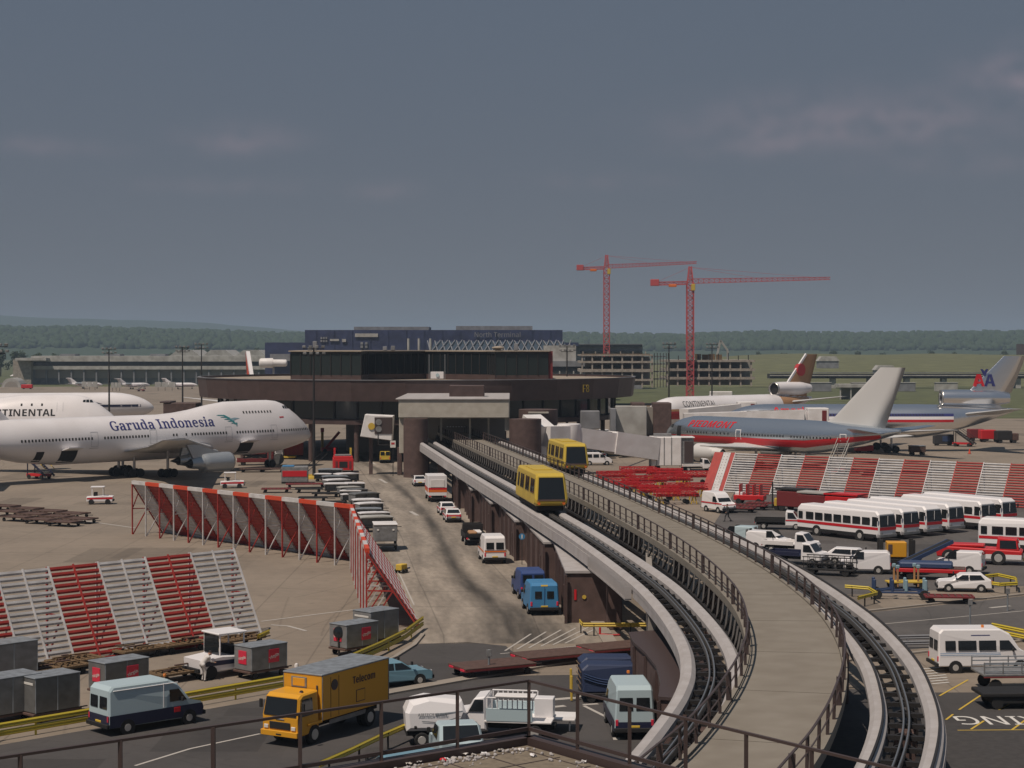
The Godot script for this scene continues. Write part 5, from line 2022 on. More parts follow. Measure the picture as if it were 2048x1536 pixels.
func polished_trijet():
	var t := thing("airliner", "polished silver three-engined airliner with red white and blue side stripes", "airliner", Vector3(36.8, 0, -322), 178.5)
	var h := round_hull(52.5, 3.0, 5.4, 8.5, 17.0, 0.72)
	trijet_body(t, h, "polished", "aircraft_grey", "polished", "polished", "rail_steel")
	for e in [["blue_stripe", "ink_blue", 6.3, 6.8], ["white_stripe", "white_paint", 5.75, 6.28], ["red_stripe", "stripe_red", 5.28, 5.73]]:
		var b := Mb.new()
		for s in [1.0, -1.0]:
			h.band(b, -5.0, -41.5, e[2], e[3], s, 0.02)
		part(b, e[0], e[1], t)
	tag(part(windows(h, [[-8.5, -15.0], [-16.5, -27.0], [-28.5, -39.5]], 6.55, 0.24, 0.3), "cabin_windows", "black", t), "", "", "", "stuff")
	var tm := text_mesh("American", "Droid Sans", 1.4, 0.0)
	(tm.font as SystemFont).font_weight = 700
	part(h.lettering(tm, -9.6, -18.4, 6.95, 1.0, -1.0), "lettering", "stripe_red", t)
	# paired letters and bird on the fin
	var fx := -46.4
	for k in 2:
		var tm2 := text_mesh("A", "Droid Sans", 2.1, 0.02)
		(tm2.font as SystemFont).font_weight = 700
		for s in [-1.0, 1.0]:
			var o := part(tm2, "fin_letter", ["stripe_red", "ink_blue"][k], t)
			o.position = Vector3(fx - k * 1.9, 12.6, 0.42 * s)
			if s < 0: o.rotation.y = PI
	var b := Mb.new()
	for s in [-1.0, 1.0]:
		b.patch([[fx - 0.35, 14.7], [fx - 0.95, 13.5], [fx - 1.15, 13.5], [fx - 1.65, 14.7], [fx - 1.3, 14.6], [fx - 1.0, 14.1], [fx - 0.7, 14.6]], 0.36, 99, 0, s, 0.03)
	part(b, "bird_emblem", "ink_blue", t)
	b = Mb.new()
	for s in [-1.0, 1.0]:
		h.polygon(b, [[-2.2, 6.0], [-3.3, 6.0], [-3.3, 6.6], [-2.7, 6.6]], s)
	part(b, "flight_deck_windows", "dark_glass", t)

func gold_trijet():
	var t := thing("airliner", "white three-engined airliner with red belly stripe and gold tail bearing a red disc", "airliner", Vector3(27.3, 0, -364), 222)
	var h := round_hull(52.5, 3.0, 5.4, 8.5, 17.0, 0.72)
	trijet_body(t, h, "aircraft_white", "aircraft_grey", "fin_gold", "aircraft_white", "rail_steel")
	var b := Mb.new()
	for s in [1.0, -1.0]: h.band(b, -4.0, -40.0, 3.9, 5.5, s, 0.02)
	part(b, "red_stripe", "logo_red", t)
	b = Mb.new()
	for s in [1.0, -1.0]: h.band(b, -3.0, -40.0, 5.52, 5.95, s, 0.02)
	part(b, "gold_stripe", "fin_gold", t)
	b = Mb.new()
	for s in [1.0, -1.0]: h.band(b, -40.0, -51.0, 5.2, 8.0, s, 0.02, 7.0, 8.4)
	part(b, "gold_tail", "fin_gold", t)
	b = Mb.new()
	b.disc(Vector3(-48.6, 13.6, 0), Vector3(0, 0, 1), 1.35, 1.0, 24)
	part(b, "tail_disc", "logo_red", t)
	b = Mb.new()
	b.bar(Vector3(-44.1, 10.5, 0), Vector3(-50.75, 17.02, 0), 0.35, 0.5)
	part(b, "fin_leading_edge", "white_paint", t)
	var tm := text_mesh("CONTINENTAL", "Droid Sans", 1.4, 0.0)
	part(h.lettering(tm, -8.0, -18.0, 6.4, 1.1, -1.0), "lettering", "black", t)

func marked_jet():
	var t := thing("airliner", "white airliner nose with a dark blue pointed mark above the window line", "airliner", Vector3(-82.6, 0, -415), 14)
	var h := round_hull(52.5, 3.0, 5.2, 9.5, 17.0, 0.72)
	part(h.skin(28), "fuselage", "aircraft_white", t)
	for s in [1.0, -1.0]:
		part(wing_mesh([[Vector3(-17.0, 3.4, 1.6 * s), 12.6, 1.6], [Vector3(-35.0, 6.4, 24.6 * s), 2.6, 0.25]], Vector3.UP), "wing", "wing_grey", t)
		part(wing_mesh([[Vector3(-43.0, 6.6, 1.0 * s), 6.8, 0.7], [Vector3(-49.5, 7.9, 10.8 * s), 2.2, 0.2]], Vector3.UP), "tailplane", "wing_grey", t)
		engine(t, Vector3(-17.6, 2.3, 8.2 * s), 1.38, 6.4, "nacelle", Vector3(-22.4, 4.0, 8.2 * s))
		gear(t, -30.0, 5.3 * s, 3.6, 2, 0.64)
	gear(t, -7.5, 0, 2.6, 1, 0.5)
	part(wing_mesh([[Vector3(-40.2, 7.6, 0), 11.0, 1.0], [Vector3(-49.8, 17.0, 0), 3.9, 0.35]], Vector3(0, 0, 1)), "tail_fin", "aircraft_white", t)
	var b := Mb.new()
	h.band(b, -3.0, -16.0, 4.95, 5.5, 1.0)
	part(b, "window_band", "navy", t)
	b = Mb.new()
	h.polygon(b, [[-9.6, 4.6], [-8.9, 4.6], [-8.3, 6.2], [-6.2, 5.2], [-4.6, 4.6], [-5.4, 4.5], [-8.0, 5.2], [-8.9, 7.0], [-9.4, 7.0]], 1.0, 0.04)
	part(b, "pointed_mark", "navy", t)
	b = Mb.new()
	h.polygon(b, [[-15.0, 6.4], [-13.6, 6.2], [-11.6, 5.7], [-13.0, 5.8]], 1.0, 0.04)
	part(b, "pointed_mark", "navy", t)

func hidden_jet():
	var t := thing("airliner", "airliner parked behind the satellite with only its orange and white fin showing", "airliner", Vector3(-58.5, 0, -452), -71)
	var h := round_hull(46.0, 2.5, 4.8, 7.5, 16.0, 0.62)
	part(h.skin(24), "fuselage", "aircraft_white", t)
	for s in [1.0, -1.0]:
		part(wing_mesh([[Vector3(-14.8, 3.2, 1.5 * s), 10.5, 1.4], [Vector3(-28.6, 5.4, 19.6 * s), 2.1, 0.2]], Vector3.UP), "wing", "wing_grey", t)
		part(wing_mesh([[Vector3(-38.0, 5.9, 0.8 * s), 5.6, 0.5], [Vector3(-43.0, 6.9, 8.2 * s), 1.9, 0.18]], Vector3.UP), "tailplane", "wing_grey", t)
		engine(t, Vector3(-13.2, 2.2, 7.2 * s), 1.3, 5.2, "nacelle", Vector3(-18.0, 3.6, 7.2 * s))
		gear(t, -22.4, 4.4 * s, 3.4, 2, 0.58)
	gear(t, -5.2, 0, 2.6, 1, 0.48)
	part(wing_mesh([[Vector3(-33.2, 6.6, 0), 9.6, 0.9], [Vector3(-42.0, 17.2, 0), 3.4, 0.5]], Vector3(0, 0, 1)), "tail_fin", "orange_red", t)
	var b := Mb.new()
	b.bar(Vector3(-33.1, 6.9, 0), Vector3(-41.9, 17.25, 0), 1.0, 0.8)
	part(b, "fin_leading_edge", "white_paint", t)

func light_jets():
	var spots := [[118, 765, 200.0, "small white business jet with blue tail beside another raised white tail"], [205, 777, 20.0, "small white business jet parked in front of the low signs"], [300, 778, 35.0, "small white business jet with upright pointed fin by the steps"], [395, 778, 10.0, "small white business jet half hidden by the brown gate tower"], [150, 762, 160.0, "small white business jet parked behind the blue-tailed one"], [20, 758, 190.0, "small white business jet in front of the arched hangar"]]
	var src: Node3D = null
	for k in spots.size():
		var e: Array = spots[k]
		var p := spot(e[0], e[1])
		if src == null:
			src = thing("business_jet", e[3], "jet", p, e[2], "business jets on the far apron")
			src.set_meta("stem", "business_jet")
			var h := round_hull(15.0, 0.95, 1.9, 3.6, 5.5, 0.6)
			part(h.skin(16), "fuselage", "aircraft_white", src)
			for s in [1.0, -1.0]:
				part(wing_mesh([[Vector3(-6.0, 1.3, 0.6 * s), 3.0, 0.35], [Vector3(-8.6, 1.7, 7.0 * s), 1.1, 0.1]], Vector3.UP), "wing", "aircraft_white", src)
				part(wing_mesh([[Vector3(-14.2, 4.6, 0.0 * s), 1.7, 0.2], [Vector3(-15.2, 4.7, 2.6 * s), 0.8, 0.08]], Vector3.UP), "tailplane", "aircraft_white", src)
				var b := Mb.new()
				b.lathe(Vector3(-9.4, 2.4, 1.5 * s), Vector3(-1, 0, 0), [[0, 0.4], [0.3, 0.48], [2.2, 0.45], [2.8, 0.3]], 12)
				part(b, "engine", "nacelle", src)
				gear(src, -8.6, 1.3 * s, 1.4, 1, 0.3, 0.2)
			gear(src, -2.4, 0, 1.4, 1, 0.25, 0.15)
			part(wing_mesh([[Vector3(-10.6, 2.4, 0), 3.8, 0.4], [Vector3(-13.9, 4.9, 0), 2.0, 0.2]], Vector3(0, 0, 1)), "tail_fin", "car_blue", src)
			var b := Mb.new()
			h.band(b, -1.5, -11, 1.75, 1.95, 1.0)
			h.band(b, -1.5, -11, 1.75, 1.95, -1.0)
			part(b, "side_stripe", "dark_red", src)
		else:
			var c := copy_of(src, e[3], p, e[2], "business jets on the far apron")
			if k != 5:
				(c.get_node("tail_fin") as MeshInstance3D).material_override = M["aircraft_white"]

# ================================================================ blast fences
func blast_fence(label: String, at: Vector3, yaw: float, panels: int, width: float, lean: float, h: float, slats: int, slat_h: float, first_red: bool, open_slats: bool, halves: int):
	# +x runs along the fence, +z is the face; the top leans back
	var t := thing("blast_fence", label, "fence", at, yaw, "striped blast fences")
	var up := Vector3(0, h, -lean)
	var n := Vector3(0, lean, h).normalized()
	for k in panels:
		var red := (k % 2 == 0) == first_red
		var m := "fence_red" if red else "fence_white"
		var x0 := k * width
		if open_slats:
			var w := width / halves - 0.1
			var key := "slat_%s_%.2f_%.2f" % [label, w, slat_h]
			if not meshes.has(key):
				var sb := Mb.new()
				# a folded slat: crest forward, hollow behind
				var y := Vector3(0, slat_h / 2, 0)
				var c := Vector3(0, 0, slat_h * 0.22)
				var e := Vector3(w / 2, 0, 0)
				var zz := Vector3(0, 0, 0.02)
				sb.quad(-e - y, e - y, e + c, -e + c)
				sb.quad(-e + c, e + c, e + y, -e + y)
				sb.quad(e - y - zz, -e - y - zz, -e + c - zz, e + c - zz)
				sb.quad(e + c - zz, -e + c - zz, -e + y - zz, e + y - zz)
				sb.quad(-e + y, e + y, e + y - zz, -e + y - zz)
				sb.quad(e - y, -e - y, -e - y - zz, e - y - zz)
				meshes[key] = sb.mesh()
			for i in slats:
				for q in halves:
					var o := part(meshes[key], "slat", m, t)
					o.position = Vector3(x0 + (q + 0.5) * width / halves, 0, 0) + up * ((i + 0.5) / slats)
		else:
			var b := Mb.new()
			for i in slats:
				var a := up * (float(i) / slats) + n * 0.0
				var c := up * ((i + 0.5) / slats) + n * 0.07
				var d := up * (float(i + 1) / slats)
				var e0 := Vector3(x0 + 0.02, 0, 0)
				var e1 := Vector3(x0 + width - 0.02, 0, 0)
				b.quad(e0 + a, e1 + a, e1 + c, e0 + c)
				b.quad(e0 + c, e1 + c, e1 + d, e0 + d)
				b.quad(e1 + a - n * 0.03, e0 + a - n * 0.03, e0 + c - n * 0.03, e1 + c - n * 0.03)
				b.quad(e1 + c - n * 0.03, e0 + c - n * 0.03, e0 + d - n * 0.03, e1 + d - n * 0.03)
			part(b, "corrugated_panel", m, t)
			b = Mb.new()
			b.bar(Vector3(x0, h + 0.06, -lean), Vector3(x0 + width, h + 0.06, -lean), 0.28, 0.34)
			part(b, "top_cap", "orange_red" if red else "fence_white", t)
	# frames: inclined rafters, legs and bracing
	for k in panels * (halves if open_slats else 1) + 1:
		var f = width / (halves if open_slats else 1.0)
		var x = k * f
		var pi := int(k * f / width + 0.001)
		var redf := ((pi % 2 == 0) == first_red) if (k % 2 == 1 or not open_slats) else false
		var m := "fence_red" if redf else "fence_white"
		if open_slats and k % 2 == 1: m = "fence_red" if redf else "fence_white"
		var b := Mb.new()
		var back := n * (-0.1)
		if open_slats:
			b.bar(Vector3(x, 0, 0) + n * 0.06, Vector3(x, 0, 0) + up + n * 0.06, 0.1, 0.08)
		else:
			b.bar(Vector3(x, 0, 0) + back, Vector3(x, 0, 0) + up + back, 0.10, 0.12)
		part(b, "rafter", m, t)
		if open_slats and k % 2 == 1: continue
		m = "fence_red" if (pi % 2 == 0) == first_red else "fence_white"
		b = Mb.new()
		b.bar(Vector3(x, 0, -lean * 1.02), Vector3(x, h, -lean * 1.02), 0.11)
		part(b, "leg", m, t)
		b = Mb.new()
		b.bar(Vector3(x, h * 0.5, -lean), Vector3(x, h * 0.5, -lean * 0.5) + back, 0.09)
		b.bar(Vector3(x, h * 0.52, -lean), Vector3(x, h * 0.8, -lean * 0.8) + back, 0.08)
		part(b, "tie", m, t)
		b = Mb.new()
		b.bar(Vector3(x, h * 0.5, -lean * 0.5) + back, Vector3(x, 0.0, -lean), 0.09)
		part(b, "brace", m, t)
	return t

func build_fences():
	blast_fence("red and white slatted blast fence standing behind the parked buses", spot(1446, 985), -35.6, 15, 3.32, 3.4, 4.9, 17, 0.215, false, true, 1)
	var t := thing("fence_end_panel", "perforated white and red end panel closing the slatted blast fence by the red trolleys", "fence", spot(1446, 985), -35.6)
	var up := Vector3(0, 4.9, -3.4)
	var n := Vector3(0, 3.4, 4.9).normalized()
	for e in [[-1.25, 0.55, "fence_red"], [-2.35, 1.05, "fence_white"], [-3.7, 1.3, "fence_red"]]:
		var b := Mb.new()
		b.hexa(Vector3(e[0] + e[1] / 2 + 0.6, 0, 0) + up / 2, Vector3(e[1] / 2, 0, 0), up / 2, n * 0.03)
		part(b, "panel", e[2], t)
	for k in 14:
		for q in 2:
			var b := Mb.new()
			b.disc(Vector3(-1.5 + q * 0.45, 0, 0) + up * ((k + 0.5) / 14.0) + n * 0.035, n, 0.07, 0.02, 8)
			part(b, "hole", "recess_shade_grey", t)  # grey disc on the solid panel, shade of a hole put in by colour
	blast_fence("slatted blast fence of red and pale grey bays above the rusty dollies", spot(432, 1290) - Vector3(0.69, 0, -0.72) * 3.4 * 7, 46.2, 8, 3.42, 3.0, 5.5, 17, 0.25, true, true, 2)
	var c := Vector3(-13.2, 0, -150.6)
	blast_fence("tall blast fence of striped corrugated bays seen from its strutted back", c + Vector3(2.5, 0, -2.2), 131.5, 14, 2.62, 3.4, 5.1, 15, 0.3, true, false, 1)
	blast_fence("blast fence wing running beside the service road to the yellow barrier", Vector3(-6.0, 0, -118.2), 97.0, 13, 2.5, 3.5, 5.1, 15, 0.3, true, false, 1)
	# steel guard rails
	guard_rail("long yellow two-beam guard rail between the road and the grey containers", [[-260, 1545], [0, 1482], [230, 1442], [590, 1378], [700, 1338], [762, 1310], [812, 1284], [846, 1258]], 2, "barrier_yellow", 4.0)
	guard_rail("single yellow guard rail running below the white tank trailer", [[640, 1562], [700, 1535], [760, 1505], [812, 1482]], 1, "barrier_yellow", 3.0)
	guard_rail("yellow tube rail in front of the brown store room end wall", [[1160, 1264], [1166, 1272], [1312, 1272]], 1, "yellow_paint", 1.6)
	guard_rail("yellow two-beam rail beside the white minibus", [[1984, 1272], [2060, 1288], [2200, 1318]], 2, "barrier_yellow", 3.0)
	guard_rail("low grey double rail behind the footway bend", [[1790, 1298], [1872, 1296]], 2, "grey_clad", 2.0)
	guard_rail("bent yellow rail on the pavement beyond the outer track", [[1690, 1192], [1738, 1196], [1754, 1206], [1716, 1216]], 1, "barrier_yellow", 1.5)
	guard_rail("curved yellow rail round the lamp post by the white hatchback", [[1962, 1182], [2000, 1188], [2034, 1186], [2032, 1176], [1996, 1168], [1964, 1172]], 1, "barrier_yellow", 1.8)
	guard_rail("short yellow rail end beside the near slatted fence", [[516, 1296], [538, 1286]], 1, "barrier_yellow", 1.0)

func guard_rail(label: String, px: Array, beams: int, m: String, gap: float):
	var p := []
	for e in px: p.append(spot(e[0], e[1]))
	var t := thing("guard_rail", label, "guard rail", p[0], 0, "yellow guard rails" if m != "grey_clad" else "")
	var o: Vector3 = p[0]
	for k in beams:
		var y := 0.72 - k * 0.36
		var b := Mb.new()
		for i in p.size() - 1:
			var d: Vector3 = (p[i + 1] - p[i])
			var s := d.cross(Vector3.UP).normalized()
			# W-shaped beam: two ridges and a valley
			for w in [[0.14, 0.0, 0.07, 0.05], [0.07, 0.05, 0.0, 0.0], [0.0, 0.0, -0.07, 0.05], [-0.07, 0.05, -0.14, 0.0]]:
				for e in [1.0, -1.0]:
					var a: Vector3 = p[i] - o
					var c: Vector3 = p[i + 1] - o
					var q0 = Vector3(0, y + w[0], 0) + s * (w[1] * e + 0.02 * e)
					var q1 = Vector3(0, y + w[2], 0) + s * (w[3] * e + 0.02 * e)
					if e > 0: b.quad(a + q1, c + q1, c + q0, a + q0)
					else: b.quad(c + q1, a + q1, a + q0, c + q0)
		part(b, "beam", m, t)
	for i in p.size() - 1:
		var d: Vector3 = p[i + 1] - p[i]
		var n := maxi(1, int(d.length() / gap))
		for k in n:
			var q: Vector3 = p[i] - o + d * ((k + 0.3) / n)
			var b := Mb.new()
			b.bar(q, q + Vector3(0, 0.8, 0), 0.09)
			part(b, "post", m if beams > 1 else "dark_steel", t)

# ================================================================ road vehicles
func wheel_set(t: Node3D, xs: Array, half: float, r: float, wide := 0.2):
	for x in xs:
		for s in [1.0, -1.0]:
			var b := Mb.new()
			b.disc(Vector3(x, r, (half - wide / 2) * s), Vector3(0, 0, 1), r, wide, 16, 0.03)
			var w := part(b, "wheel", "rubber", t)
			b = Mb.new()
			b.disc(Vector3(x, r, (half + 0.005) * s), Vector3(0, 0, 1), r * 0.56, 0.03, 12, 0.01)
			part(b, "hub", "hub", w)

func box_part(t: Node3D, called: String, m: String, c: Vector3, s: Vector3, ch := 0.02) -> MeshInstance3D:
	var b := Mb.new()
	b.cbox(c, s, ch)
	return part(b, called, m, t)

func arches(t: Node3D, xs: Array, r: float, half: float):
	for x in xs:
		for s in [1.0, -1.0]:
			var b := Mb.new()
			b.disc(Vector3(x, r, (half - 0.03) * s), Vector3(0, 0, 1), r * 1.22, 0.09, 18)
			part(b, "wheel_arch", "black", t)

# a bodied vehicle from one spec: see the calls below for its keys
func vehicle(called: String, label: String, category: String, at: Vector3, yaw: float, sp: Dictionary, group := "") -> Node3D:
	var t := thing(called, label, category, at, yaw, group)
	var w: float = sp.w / 2.0
	var belt: float = sp.get("belt", 1.0)
	var lean: float = sp.get("lean", 0.12)
	var b := Mb.new()
	b.profile(sp.body, w, belt, lean, sp.get("bevel", 0.07))
	part(b, "body", sp.paint, t)
	var r: float = sp.get("wheel", 0.32)
	arches(t, sp.axles, r, w)
	wheel_set(t, sp.axles, w, r)
	for q in sp.get("bands", []):            # painted bands: [material, outline]
		b = Mb.new()
		for s in [1.0, -1.0]: b.patch(q[1], w, belt, lean, s, 0.008)
		part(b, "side_band", q[0], t)
	for q in sp.get("windows", []):
		for s in [1.0, -1.0]:
			b = Mb.new()
			b.patch(q, w, belt, lean, s, 0.014)
			part(b, "side_window", "vehicle_glass", t)
	for q in sp.get("across", []):           # [name, material, x0, y0, x1, y1, half width 0, half width 1, centre z]
		b = Mb.new()
		b.across(Vector2(q[2], q[3]), Vector2(q[4], q[5]), q[6], q[7], 0.014, q[8] if q.size() > 8 else 0.0, q[8] if q.size() > 8 else 0.0)
		part(b, q[0], q[1], t)
	for q in sp.get("boxes", []):            # [name, material, centre, size]
		box_part(t, q[0], q[1], q[2], q[3])
	return t

func ends(front: float, back: float, w: float, y: float, plate := true) -> Array:
	# bumpers, lamps and number plates
	var a := [["bumper", "black", Vector3(front + 0.04, y, 0), Vector3(0.16, 0.2, w * 0.98)], ["bumper", "black", Vector3(back - 0.04, y, 0), Vector3(0.16, 0.2, w * 0.98)]]
	for s in [1.0, -1.0]:
		a.append(["headlight", "steel", Vector3(front - 0.0, y + 0.28, s * w * 0.36), Vector3(0.08, 0.16, 0.24)])
		a.append(["tail_light", "glow_red", Vector3(back + 0.01, y + 0.34, s * w * 0.43), Vector3(0.06, 0.3, 0.14)])
		a.append(["mirror", "black", Vector3(front - 1.3, y + 0.85, s * (w * 0.5 + 0.1)), Vector3(0.1, 0.2, 0.16)])
	if plate: a.append(["number_plate", "plate_yellow", Vector3(back - 0.02, y + 0.16, 0), Vector3(0.04, 0.11, 0.5)])
	return a

func van_spec(L: float, w: float, h: float, paint: String, low := "", nose := 1.0) -> Dictionary:
	var f := L / 2
	var d := {"w": w, "paint": paint, "belt": 1.15, "lean": 0.10, "axles": [f - 0.85, -f + 1.0], "wheel": 0.33}
	d.body = [[-f, 0.38], [f - 0.05, 0.34], [f, 0.72], [f - 0.12, 1.0 * nose], [f - 0.75, 1.18 * nose], [f - 1.45, h - 0.28], [f - 1.95, h - 0.02], [-f + 0.25, h], [-f + 0.05, h - 0.2]]
	d.windows = [[[f - 0.98, 1.24], [f - 1.95, 1.24], [f - 1.95, 1.82], [f - 1.42, 1.82]]]
	d.across = [["windscreen", "vehicle_glass", f - 0.80, 1.25, f - 1.42, minf(h - 0.36, 2.0), w * 0.44, w * 0.40],
		["rear_window", "vehicle_glass", -f + 0.03, 1.85, -f + 0.01, 1.28, 0.33, 0.33, 0.42], ["rear_window", "vehicle_glass", -f + 0.03, 1.85, -f + 0.01, 1.28, 0.33, 0.33, -0.42]]
	d.boxes = ends(f, -f, w, 0.48)
	if low != "":
		d.bands = [[low, [[-f + 0.02, 0.4], [f - 0.1, 0.4], [f - 0.03, 0.75], [f - 0.1, 0.98], [-f + 0.02, 0.98]]]]
		d.across.append(["rear_band", low, -f - 0.002, 0.98, -f - 0.002, 0.42, w * 0.47, w * 0.48])
	return d

func car_spec(L: float, paint: String, hatch := false) -> Dictionary:
	var f := L / 2
	var d := {"w": 1.66, "paint": paint, "belt": 0.88, "lean": 0.28, "axles": [f - 0.78, -f + 0.82], "wheel": 0.29, "bevel": 0.06}
	if hatch: d.body = [[-f, 0.3], [f, 0.28], [f + 0.02, 0.66], [f - 0.15, 0.78], [f - 1.1, 0.92], [f - 1.75, 1.36], [-f + 0.75, 1.4], [-f + 0.08, 0.95]]
	else: d.body = [[-f, 0.3], [f, 0.28], [f + 0.02, 0.64], [f - 0.15, 0.77], [f - 1.15, 0.9], [f - 1.8, 1.36], [-f + 1.45, 1.39], [-f + 0.85, 0.98], [-f + 0.02, 0.92]]
	var rx := -f + (0.55 if hatch else 1.15)
	d.windows = [[[f - 1.28, 0.95], [f - 2.25, 0.95], [f - 2.25, 1.3], [f - 1.82, 1.3]], [[f - 2.33, 0.95], [rx, 0.97], [rx + 0.3, 1.3], [f - 2.33, 1.3]]]
	d.across = [["windscreen", "vehicle_glass", f - 1.2, 0.95, f - 1.74, 1.32, 0.7, 0.6]]
	if hatch: d.across.append(["rear_window", "vehicle_glass", -f + 0.66, 1.34, -f + 0.17, 1.01, 0.58, 0.68])
	else: d.across.append(["rear_window", "vehicle_glass", -f + 1.4, 1.36, -f + 0.9, 1.02, 0.58, 0.68])
	d.boxes = ends(f, -f, 1.6, 0.42)
	return d

func flat_text(t: Node3D, s: String, font: String, h: float, m: String, at: Vector3, turn: Vector3, called := "lettering", bold := true) -> MeshInstance3D:
	var tm := text_mesh(s, font, h, 0.006)
	if bold: (tm.font as SystemFont).font_weight = 700
	var o := part(tm, called, m, t)
	o.position = at
	o.rotation_degrees = turn
	return o

func shuttle_car(label: String, i: int, off: float):
	var p := along(i, off + 1.0, DECK)
	var q := along(i - 5, off + 1.0, DECK)
	var d := q - p
	var t := thing("shuttle_car", label, "shuttle car", p + Vector3(0, 0.05, 0), rad_to_deg(atan2(-d.z, d.x)), "yellow shuttle cars on the track")
	var b := Mb.new()
	b.profile([[-5.6, 0.55], [5.3, 0.55], [5.75, 0.75], [5.8, 1.05], [5.45, 2.95], [5.2, 3.2], [-5.4, 3.2], [-5.7, 2.9], [-5.8, 0.8]], 1.36, 1.3, 0.10, 0.14)
	part(b, "body", "yellow_paint", t)
	b = Mb.new()
	b.across(Vector2(5.82, 1.08), Vector2(5.48, 2.86), 1.12, 0.98, 0.03)
	part(b, "windscreen", "vehicle_glass", t)
	b = Mb.new()
	b.across(Vector2(5.86, 0.98), Vector2(5.84, 1.10), 1.16, 1.15, 0.03)
	part(b, "sill_trim", "dolly_brown", t)
	for s in [1.0, -1.0]:
		for x in [4.4, 3.3, 1.5, 0.4, -1.5, -2.6, -4.2]:
			b = Mb.new()
			b.patch([[x - 0.42, 1.55], [x + 0.42, 1.55], [x + 0.42, 2.7], [x - 0.42, 2.7]], 1.36, 1.3, 0.10, s, 0.02)
			part(b, "side_window", "vehicle_glass", t)
		for x in [2.4, -0.6]:
			b = Mb.new()
			for e in [-0.62, 0.0, 0.62]:
				b.patch([[x + e - 0.02, 0.8], [x + e + 0.02, 0.8], [x + e + 0.02, 2.85], [x + e - 0.02, 2.85]], 1.36, 1.3, 0.10, s, 0.012)
			part(b, "door", "dolly_brown", t)
		b = Mb.new()
		b.disc(Vector3(5.78, 0.78, s * 1.02), Vector3(1, 0, 0), 0.12, 0.12, 12)
		part(b, "headlight", "stripe_orange", t)
		for x in [3.6, -3.6]:
			b = Mb.new()
			b.disc(Vector3(x, 0.42, s * 0.92), Vector3(0, 0, 1), 0.42, 0.34, 16)
			part(b, "wheel", "rubber", t)
	box_part(t, "underframe", "black", Vector3(0, 0.34, 0), Vector3(10.4, 0.42, 2.2), 0.04)
	box_part(t, "roof_unit", "yellow_paint", Vector3(-1, 3.24, 0), Vector3(5, 0.1, 1.6), 0.03)

func bus(label: String, at: Vector3, yaw: float, src: Node3D) -> Node3D:
	if src != null:
		return copy_of(src, label, at, yaw, "white buses with red waist stripe")
	var t := thing("airside_bus", label, "bus", at, yaw, "white buses with red waist stripe")
	t.set_meta("stem", "airside_bus")
	var b := Mb.new()
	b.profile([[-5.3, 0.42], [5.2, 0.42], [5.4, 0.7], [5.42, 1.45], [5.28, 2.65], [4.9, 2.95], [-5.0, 3.0], [-5.3, 2.6]], 1.25, 2.35, 0.35, 0.12)
	part(b, "body", "white_paint", t)
	b = Mb.new()
	for s in [1.0, -1.0]: b.patch([[-5.2, 1.16], [5.3, 1.16], [5.3, 1.42], [-5.2, 1.42]], 1.25, 2.35, 0.35, s, 0.01)
	part(b, "waist_stripe", "stripe_red", t)
	b = Mb.new()
	b.across(Vector2(5.44, 1.12), Vector2(5.44, 1.42), 1.16, 1.16, 0.012)
	part(b, "front_stripe", "stripe_red", t)
	b = Mb.new()
	for s in [1.0, -1.0]: b.patch([[-5.2, 0.44], [5.1, 0.44], [5.1, 0.74], [-5.2, 0.74]], 1.25, 2.35, 0.35, s, 0.008)
	part(b, "skirt", "black", t)
	for s in [1.0, -1.0]:
		for k in 8:
			var x := -4.75 + k * 1.22
			var ww := 0.5 if k > 0 else 0.28
			b = Mb.new()
			b.patch([[x - ww, 1.58], [x + ww, 1.58], [x + ww, 2.3], [x - ww, 2.3]], 1.25, 2.35, 0.35, s, 0.014)
			part(b, "side_window", "vehicle_glass", t)
		b = Mb.new()
		b.patch([[4.55, 1.5], [5.2, 1.5], [5.14, 2.4], [4.55, 2.4]], 1.25, 2.35, 0.35, s, 0.014)
		part(b, "cab_window", "vehicle_glass", t)
		box_part(t, "headlight", "steel", Vector3(5.4, 0.82, s * 0.85), Vector3(0.1, 0.2, 0.34))
		box_part(t, "mirror", "black", Vector3(5.35, 2.2, s * 1.4), Vector3(0.1, 0.34, 0.18))
	b = Mb.new()
	b.across(Vector2(5.44, 1.46), Vector2(5.30, 2.5), 1.12, 1.08, 0.016)
	part(b, "windscreen", "vehicle_glass", t)
	b = Mb.new()
	b.across(Vector2(5.30, 2.56), Vector2(5.0, 2.84), 1.0, 0.9, 0.016)
	part(b, "destination_box", "container_top", t)
	box_part(t, "windscreen_bar", "white_paint", Vector3(5.42, 1.98, 0), Vector3(0.04, 1.0, 0.07))
	box_part(t, "bumper", "container_grey", Vector3(5.44, 0.6, 0), Vector3(0.16, 0.26, 2.4))
	arches(t, [3.0, -2.6], 0.48, 1.25)
	wheel_set(t, [3.0, -2.6], 1.26, 0.48, 0.28)
	return t

